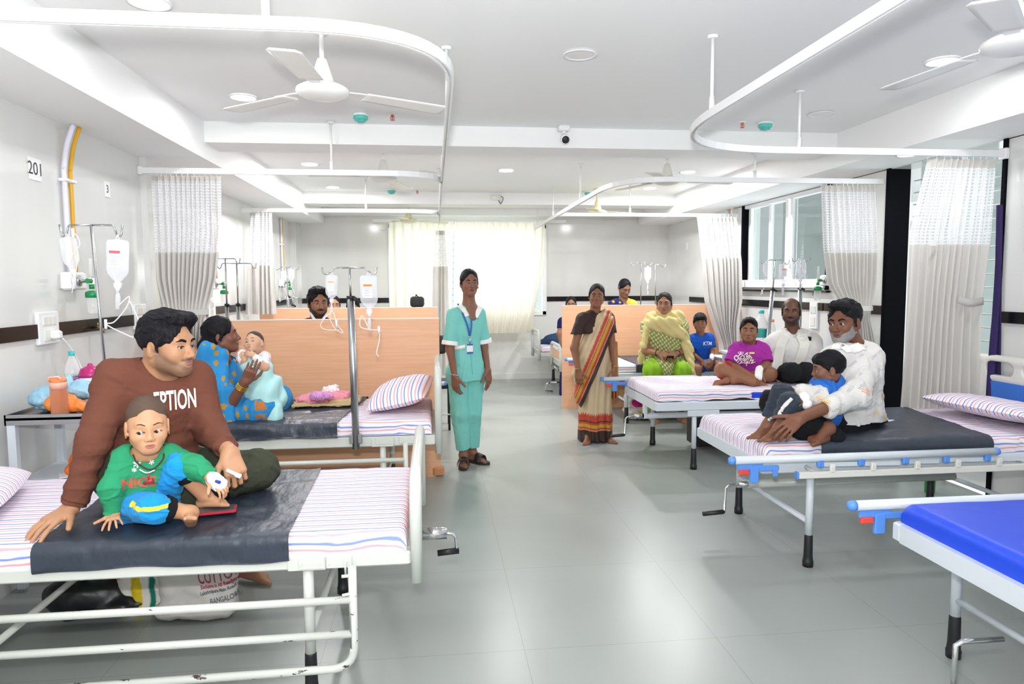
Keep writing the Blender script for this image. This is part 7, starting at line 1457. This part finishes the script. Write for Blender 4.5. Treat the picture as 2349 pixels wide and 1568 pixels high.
sh = [cone(at(1495, 728, 6.98), at(1555, 726, 7.0), .070, .072, .04, .8, (0, 1, .4)), cone(at(1484, 742, 6.96), at(1478, 790, 6.98), .055, .045, .03, .7, (1, 0, 0)), cone(at(1478, 790, 7.02), at(1468, 830, 7.04), .045, .03, .03, .6, (0, 1, 0)),
      cone(at(1500, 742, 6.90), at(1560, 765, 6.88), .062, .06, .04, .45, (0, 1, 0)), cone(at(1560, 740, 6.96), at(1578, 800, 6.90), .060, .055, .03, .6, (.4, -1, 0)), cone(at(1578, 800, 6.90), at(1590, 852, 6.80), .055, .042, .03, .5, (.2, -1, 0)), cone(at(1510, 738, 6.88), at(1545, 738, 6.88), .05, .05, .03, .6, (0, 1, 0))]
wear(T, 'shawl', sh, cmat('pale_yellow_shawl', 'd8c98c', .85, .4, 40), [neckhole(J['N'], X, .062)], .005, lambda P: .0032*np.sin(P@V3(66, 0, 70)+2*wob(P, 6, 2))+folds(.0012, 20, 6)(P), .014)
MB().box(at(1537, 820, 6.76), (.075, .05, .012), M=basis((0, -.6, .8), (0, .8, .6)), bev=.003).build('held_phone', M['phone'], T); MB().ball(X.p(0, .0815, .026), (.003, .001, .003), 8).build('forehead_mark', lmat('7c2430'), T)
for a in ('WR', 'WL'): bangle(T, 'bangle', J[a]*.85+J['E'+a[1]]*.15, J[a]-J['E'+a[1]], .033, lmat('2a1c1a'), .0035)
for s_ in (-1, 1): MB().tube([X.p(s_*.078, -.004, -.036), X.p(s_*.078, -.004, -.062)], [.003, .007], 8).build('earring', M['gold'], T)

# ---- boy in the blue t-shirt
X = head(1606, 740, 7.0, .84, 2, -2, 0)
J = joints(SR=(1587, 777, 7.0), SL=(1628, 776, 7.02), N=(1607, 771, 7.04), ER=(1585, 808, 6.98), WR=(1612, 828, 6.84), EL=(1634, 806, 6.98), WL=(1632, 822, 6.80), HR=(1597, 832, 7.1), HL=(1622, 832, 7.1), KR=(1600, 846, 6.82), KL=(1650, 838, 6.85)); J['AR'] = J['KR']+V3(.0, -.01, -.30); J['AL'] = at(1650, 900, 6.88); n = facing(J['N'], 3)
limbs = [cone(J['SR'], J['ER'], .032, .026), cone(J['ER'], J['WR'], .026, .018), cone(J['SL'], J['EL'], .032, .026), cone(J['EL'], J['WL'], .026, .018), cone(J['KR'], J['AR'], .042, .03), cone(J['HR'], J['KR'], .06, .046), cone(J['HL'], J['KL'], .06, .046), cone(J['KL'], J['AL'], .045, .03)]
hands = hand_solids(J['WR'], at(1620, 836, 6.80)-J['WR'], (-.3, -.7, .3), .68, 1, (.5, .5, .5, .5), .3)+hand_solids(J['WL'], at(1632, 833, 6.76)-J['WL'], (.4, -.7, .3), .68, 1, (.6, .6, .6, .6), .3)
T = make_person('boy in a royal blue t-shirt sitting beside the woman in the yellow shawl', X, J=J, skin='96684c', lip='8a5348', hair='fringe', haircol='151417', child=.8, fat=.5, neck=(J['N'], .042), limbs=limbs, hands=hands, h=.003, hb=.005, loc=(J['N'][0], J['N'][1], 0), brow=.8)
tr = trunk(J, .016, 1.0, .04, n)+[cone(J['SR'], J['ER']*.7+J['SR']*.3, .048, .050, .02, cap=True), cone(J['SL'], J['EL']*.7+J['SL']*.3, .048, .050, .02, cap=True)]
o, sd = wear(T, 't_shirt', tr, cmat('royal_blue_cotton', '1f5bc4', .85), [neckhole(J['N'], X, .05)], .0048, folds(.0035, 26, 4), .01); rt = nz(np.cross(n, V3(0, 0, 1)))*-1
text3d('chest_print', 'KTM', .055, lmat('eef2fa'), T, at(1624, 790, 6.84), rt, V3(0, 0, 1), sd, .003, bold=.001, xs=.8, shear=.2)
wear(T, 'shorts', [cone(J['HR'], J['KR']*.75+J['HR']*.25, .072, .062, .03, cap=True), cone(J['HL'], J['KL']*.7+J['HL']*.3, .072, .06, .03, cap=True)], cmat('mauve_shorts', '8d6396', .8), [], .006)
wear(T, 'bandage', [cone(J['WL']*.6+J['EL']*.4, J['WL']+V3(0, -.01, 0), .024, .022, .01)], M['bandage'], [], .004); MB().box(at(1622, 828, 6.76), (.055, .004, .035), M=basis((-.3, -.9, .3), (0, 0, 1))).build('held_card', lmat('8a8894'), T)

# ---- boy in the magenta t-shirt
X = head(1718, 757, 5.64, .90, -2, 2, 0)
J = joints(SR=(1690, 802, 5.66), SL=(1748, 802, 5.68), N=(1719, 794, 5.70), ER=(1675, 836, 5.62), WR=(1716, 858, 5.48), EL=(1757, 836, 5.60), WL=(1742, 850, 5.46), HR=(1692, 862, 5.72), HL=(1745, 862, 5.72), KR=(1656, 848, 5.58), AR=(1728, 877, 5.42), KL=(1766, 858, 5.55), AL=(1668, 872, 5.50)); n = facing(J['N'], 0)
limbs = [cone(J['SR'], J['ER'], .042, .036), cone(J['ER'], J['WR'], .037, .026), cone(J['SL'], J['EL'], .042, .036), cone(J['EL'], J['WL'], .037, .026), cone(J['HR'], J['KR'], .085, .062), cone(J['HL'], J['KL'], .085, .062), cone(J['KR'], J['AR'], .058, .036, .02), cone(J['KL'], J['AL']+V3(.05, 0, 0), .058, .036, .02)]
hands = hand_solids(J['WL'], at(1737, 876, 5.40)-J['WL'], (.1, -.9, .3), .80, -1, (.15, .2, .2, .25), .2, .12)+hand_solids(J['WR'], at(1730, 866, 5.42)-J['WR'], (-.2, -.6, .6), .80, 1, (.4, .4, .4, .4), .3)
feet = foot_solids(J['AR']+V3(0, 0, .01), (1, -.25, .0), (0, -.8, .5), .72, 1)+foot_solids(J['AL'], (-1, -.3, .0), (0, -.8, .5), .70, -1)
T = make_person('boy in a magenta printed t-shirt sitting cross-legged on the right bed', X, J=J, skin='8f6046', lip='8a524a', hair='short', haircol='141316', child=.7, fat=1.4, jaw=1.15, open_=.003, neck=(J['N'], .052), limbs=limbs, hands=hands, feet=feet, h=.0035, hb=.0042, loc=(J['N'][0], J['N'][1], .64), brow=1.)
tr = trunk(J, .022, 1.05, .05, n, .03)+[cone(J['SR'], J['ER']*.85+J['SR']*.15, .058, .064, .025, cap=True), cone(J['SL'], J['EL']*.85+J['SL']*.15, .058, .064, .025, cap=True)]
o, sd = wear(T, 't_shirt', tr, cmat('magenta_cotton', 'a4309a', .85), [neckhole(J['N'], X, .06)], .0045, folds(.004, 20, 5), .012); rt = nz(np.cross(n, V3(0, 0, 1)))*-1
for s_, px, py, sz, c_ in (('CITY', 1699, 838, .050, 'eef0e8'), ('YORK', 1712, 836, .052, 'eef0e8'), ('NEW', 1726, 834, .050, 'e9efc8'), ('CITY', 1699, 813, .024, 'f2f0f4')):
    r_ = nz((.62, 0, -.72)) if sz > .03 else rt; u_ = np.cross(n, r_); text3d('chest_print', s_, sz, lmat(c_), T, at(px, py, 5.45), r_, u_, sd, .005, bold=.0016 if sz > .03 else .0006, xs=.95)
c = onto(at(1722, 813, 5.45)[None], -n, sd)[0]; MB().box(c, (.062, .004, .016), M=basis(n, V3(0, 0, 1)), bev=.001).build('print_bar', lmat('dbe868'), T)
wear(T, 'shorts', [cone(J['HR'], J['KR']*.85+J['HR']*.15, .096, .076, .04), cone(J['HL'], J['KL']*.5+J['HL']*.5, .096, .082, .04), cone(J['HR'], J['HL'], .10, .10, .04)], cmat('red_shorts', 'b3262e', .8), [plane((0, 0, .638), (0, 0, -1)), cone(at(1650, 850, 5.50), at(1735, 880, 5.36), .075, .07, .01)], .005, folds(.004, 24, 3), .012)
wear(T, 'bandage', [cone(J['WL']+V3(0, 0, .015), J['WL']+nz(at(1737, 876, 5.40)-J['WL'])*.065, .030, .034, .01, .8, (.1, -1, .2))], M['bandage'], [], .003, folds(.0015, 60, 3), .004); MB().ball(J['WL']+V3(.0, -.034, -.012), .006, 8).build('cannula_cap', lmat('2540a8'), T)

# ---- man in the white shirt with the towel
X = head(1815, 714, 5.76, .97, -3, 0, 0)
J = joints(SR=(1776, 788, 5.74), SL=(1862, 786, 5.76), N=(1818, 764, 5.80), ER=(1762, 842, 5.70), WR=(1775, 880, 5.62), EL=(1880, 842, 5.72), WL=(1884, 880, 5.6), HR=(1800, 862, 5.82), HL=(1842, 862, 5.82), KR=(1815, 868, 5.45), KL=(1850, 870, 5.45)); J['KR'][2] = J['KL'][2] = .74; n = facing(J['N'], 0)
limbs = [cone(J['SR'], J['ER'], .048, .04), cone(J['ER'], J['WR'], .04, .03), cone(J['EL'], J['WL'], .04, .03)]; J['AR'] = J['KR']+V3(.02, .25, -.06); J['AL'] = J['KL']+V3(-.02, .25, -.06)
T = make_person('balding bearded man in a white shirt with a white towel round his neck', X, J=J, skin='6a4636', lip='6e4440', hair='balding', haircol='2a2828', stub=(.9, '241d1b', .95), jaw=1.05, neck=(J['N'], .056, [cone(J['N'], J['N']+n*.04-V3(0, 0, .09), .06, .05, .04)]), limbs=limbs, hands=hand_solids(J['WL'], (0, -.2, -1), (.6, -.7, 0), 1, 1, (.4, .4, .4, .4))+hand_solids(J['WR'], (0, -.2, -1), (-.6, -.7, 0), 1, 1, (.4, .4, .4, .4)), h=.0036, hb=.006, loc=(J['N'][0], J['N'][1], .64), must='241f1e', brow=1.1)
ws = cmat('white_cotton_shirt', 'dedcda', .8, .35, 26)
tr = trunk(J, .024, 1.10, .06, n, .01)+[cone(J['SR'], J['ER'], .066, .062, .03), cone(J['ER'], J['WR']*.6+J['ER']*.4, .062, .058, .03, cap=True), cone(J['SL'], J['EL'], .066, .062, .03), cone(J['EL'], J['WL']*.5+J['EL']*.5, .062, .058, .03, cap=True)]
o, sd = wear(T, 'shirt', tr, ws, [neckhole(J['N'], X, .066), cone(J['N']+n*.10+V3(0, 0, .03), J['N']+n*.15-V3(0, 0, .10), .05, .006, .008)], .005, lambda P: folds(.0045, 14, 2)(P), .018)
tw = cmat('white_cotton_towel', 'e8e6de', .9, .4, 60)
for pts in (((1801, 772), (1789, 800), (1781, 845), (1778, 895)), ((1838, 772), (1846, 795), (1838, 825), (1824, 860))):
    strip_on('towel', [at(x, y, 5.45) for x, y in pts], .085, tw, T, sd, n, .003, .006)
wear(T, 'towel_drape', [cone(at(1803, 776, 5.66), at(1808, 757, 5.80), .034, .026, .02, .6, (0, -1, .5)), cone(at(1840, 776, 5.66), at(1830, 757, 5.80), .034, .026, .02, .6, (0, -1, .5)), cone(at(1808, 757, 5.80), at(1830, 757, 5.80), .026, .026, .02)], tw, [neckhole(J['N'], X, .058)], .005, folds(.002, 40, 2), .01)
wear(T, 'towel_fold', [cone(at(1806, 858, 5.5), at(1860, 850, 5.5), .035, .035, .03)], mat('cream_towel', 'd8d6b8', .9, bump=.4, bs=60), [], .005, folds(.005, 40, 3), .012)
c = onto(at(1856, 782, 5.45)[None], -n, sd)[0]; MB().box(c+V3(0, 0, .004), (.045, .012, .035), M=basis(n, V3(0, 0, 1)), bev=.003).build('pocket_phone', M['phone'], T)
wear(T, 'trousers', [cone(J['HR'], J['KR'], .10, .078, .04), cone(J['HL'], J['KL'], .10, .078, .04), cone(J['KR'], J['AR'], .075, .06, .03), cone(J['KL'], J['AL'], .075, .06, .03)], cmat('black_trousers', '17181b', .8), [plane((0, 0, .638), (0, 0, -1))], .006, folds(.005, 18, 3), .012)

# ---- man in the patterned shirt
X = head(1937, 739, 3.72, .985, -28, -3, 4)
J = joints(SR=(1912, 822, 3.64), SL=(1992, 818, 3.74), N=(1955, 797, 3.76), ER=(1885, 900, 3.55), WR=(1820, 925, 3.50), EL=(1968, 905, 3.44), WL=(1836, 958, 3.33), HR=(1930, 985, 3.66), HL=(1985, 985, 3.86), KL=(1838, 975, 3.46), AL=(1905, 998, 3.42), KR=(1775, 925, 3.78), AR=(1830, 985, 3.60))
J['KL'][2] = .735; n = facing(J['N'], -42)
E2 = J['EL']+(J['WL']-J['EL'])*.6
limbs = [cone(J['EL'], J['WL'], .038, .028), cone(J['KR'], J['AR'], .05, .036)]
hands = hand_solids(J['WL'], at(1802, 985, 3.30)-J['WL'], (-.25, -.75, .6), 1.02, 1, (.45, .5, .5, .55), .3, .08)+[cone(E2, J['WL'], .033, .0285)]
feet = foot_solids(J['AL']+V3(-.03, -.03, .045), (-.8, -.5, .05), (0, -.3, .95), .95, -1)
T = make_person('grey-bearded man in a white leaf-patterned shirt on the right bed', X, J=J, skin='7a4f3b', lip='7a4a48', hair='thick', haircol='17181b', jaw=1.0, open_=.002, neck=(J['N'], .058, [cone(J['N'], J['N']+n*.05-V3(0, 0, .08), .06, .05, .04)]), limbs=limbs, hands=hands, feet=feet, h=.0028, hb=.0045, loc=(J['N'][0], J['N'][1], .65), beard='8f8c8c', must='6c6868', brow=1.2, hh=.0032, gaze=look(X, 18, 0), browcol='1c1a1b')
def patcol(P):
    C = np.tile(np.array(lin('dddbd8')), (len(P), 1)); c1, h1 = cells(P@np.array(Matrix.Rotation(.6, 3, 'Y')), .085, 3, (.42, .6, .20)); st = (np.sin(P@V3(300, 120, 420)) > -.2)
    C = pick((c1 < 1) & st & (h1 > .5), lin('e3c27c'), C); C = pick((c1 < 1) & st & (h1 > .78), lin('dba47c'), C); c2, h2 = cells(P@np.array(Matrix.Rotation(-.5, 3, 'Y'))+V3(.03, .02, .05), .075, 8, (.55, .6, .10)); return pick((c2 < 1) & (h2 > .35) & (np.sin(P@V3(500, 100, 300)) > 0), lin('aab2b8'), C)
tr = trunk(J, .028, 1.08, .06, n, .012)+[cone(J['SL'], J['EL'], .074, .066, .04), cone(J['EL'], E2, .066, .050, .03, cap=True), cone(J['SR'], J['ER'], .07, .06, .03), cone(J['ER'], J['WR'], .06, .05, .03), cone(J['HR'], J['HL'], .15, .15, .05)]
o, sd = wear(T, 'shirt', tr, MS['cloth'], [neckhole(J['N'], X, .068), cone(J['N']+n*.09+V3(0, 0, .03), J['N']+n*.14-V3(0, 0, .12), .05, .006, .008), plane((0, 0, .70), (0, 0, -1))], .0042, lambda P: folds(.0055, 13, 2)(P)+.002*wob(P, 36, 3), .02, patcol)
for pts, f_ in ((((1972, 772), (1962, 785), (1948, 803), (1938, 812)), nz(n+V3(.5, -.2, .5))), (((1916, 786), (1922, 796), (1930, 806)), nz(n+V3(-.1, -.3, .5)))):
    strip_on('shirt_collar', [at(x, y, 3.60) for x, y in pts], .045, M['bandage'], T, sd, f_, .003, .006)
wear(T, 'trousers', [cone(J['HL'], J['KL'], .115, .082, .05), cone(J['KL'], J['AL'], .078, .060, .04), cone(J['HR'], J['KR'], .11, .08, .05), cone(J['KR'], J['AR'], .07, .05, .03), cone(J['HR'], J['HL'], .125, .125, .05)], cmat('black_cotton_trousers', '16171b', .8), [plane((0, 0, .654), (0, 0, -1))], .005, folds(.005, 17, 6), .012)

# ---- child on his lap
X = head(1899, 845, 3.52, .80, -76, -4, 0)
J = joints(SR=(1882, 895, 3.48), SL=(1908, 892, 3.60), N=(1900, 884, 3.55), ER=(1862, 915, 3.44), WR=(1842, 912, 3.40), EL=(1880, 930, 3.52), WL=(1850, 918, 3.44), HR=(1882, 948, 3.50), HL=(1890, 945, 3.60), KR=(1812, 925, 3.42), AR=(1788, 984, 3.40), KL=(1792, 903, 3.52), AL=(1762, 978, 3.50)); n = facing(J['N'], -55)
feet = foot_solids(J['AR']+V3(0, 0, .008), (-.9, -.35, -.05), (0, 0, 1), .76, 1)+foot_solids(J['AL']+V3(0, 0, .008), (-.9, -.35, -.05), (0, 0, 1), .76, 1)+[cone(J['AR']+(J['KR']-J['AR'])*.35, J['AR'], .032, .028), cone(J['AL']+(J['KL']-J['AL'])*.35, J['AL'], .032, .028)]
hands = hand_solids(J['WR'], (-.8, -.3, -.4), (0, -.6, .7), .66, 1, (.7, .7, .7, .7), .3)
T = make_person('child with black hair and blue vest sitting in the lap of the grey-bearded man', X, J=J, skin='7c523e', lip='74463e', hair='fringe', haircol='131317', child=.8, fat=.8, neck=(J['N'], .040, [cone(J['SR']*.5+J['N']*.5, J['SL']*.5+J['N']*.5, .035, k=.03)]), hands=hands, feet=feet, h=.003, hb=.0035, loc=(J['N'][0], J['N'][1], .66), brow=.8, hh=.0035)
wear(T, 'vest', trunk(J, .018, 1.0, .04, n, .01)+[cone(J['N'], (J['HR']+J['HL'])/2, .085, .09, .04)], cmat('blue_vest', '2f6ec8', .85), [neckhole(J['N'], X, .05)], .004, folds(.003, 28, 3), .01)
wear(T, 'sleeve', [cone(J['SR'], J['ER'], .045, .040, .02), cone(J['ER'], J['WR'], .040, .036, .02, cap=True), cone(at(1884, 905, 3.44), at(1838, 895, 3.44), .04, .035, .02)], MS['cloth'], [], .004, folds(.003, 34, 5), .01, patcol)
wear(T, 'sleeve_cuff', [cone(J['WR']*.9+J['ER']*.1, J['WR']+V3(.012, -.01, -.03), .032, .03, .01)], M['bandage'], [], .004)
def jcol(P):
    return np.tile(np.array(lin('2f3844')), (len(P), 1))*(1+.25*wob(P, 40, 2)[:, None])
jp = [cone(J['HR'], J['KR'], .068, .052, .03), cone(J['KR'], J['AR']+V3(.005, 0, .045), .052, .044, .03, cap=True), cone(J['HL'], J['KL'], .068, .052, .03), cone(J['KL'], J['AL']+V3(.005, 0, .045), .052, .044, .03, cap=True)]
o, sd = wear(T, 'jeans', jp, MS['cloth'], [], .0042, folds(.0035, 30, 6), .01, jcol)
strip_on('jeans_stripe', [at(1830, 915, 3.3), at(1812, 935, 3.3), at(1800, 955, 3.3), at(1792, 972, 3.3)], .016, lmat('dcdcda'), T, sd, nz([-.1, -1, .1]), .003)
MB().ball(X.p(.079, .0, -.040), .0045, 10).build('earring', M['chrome'], T)
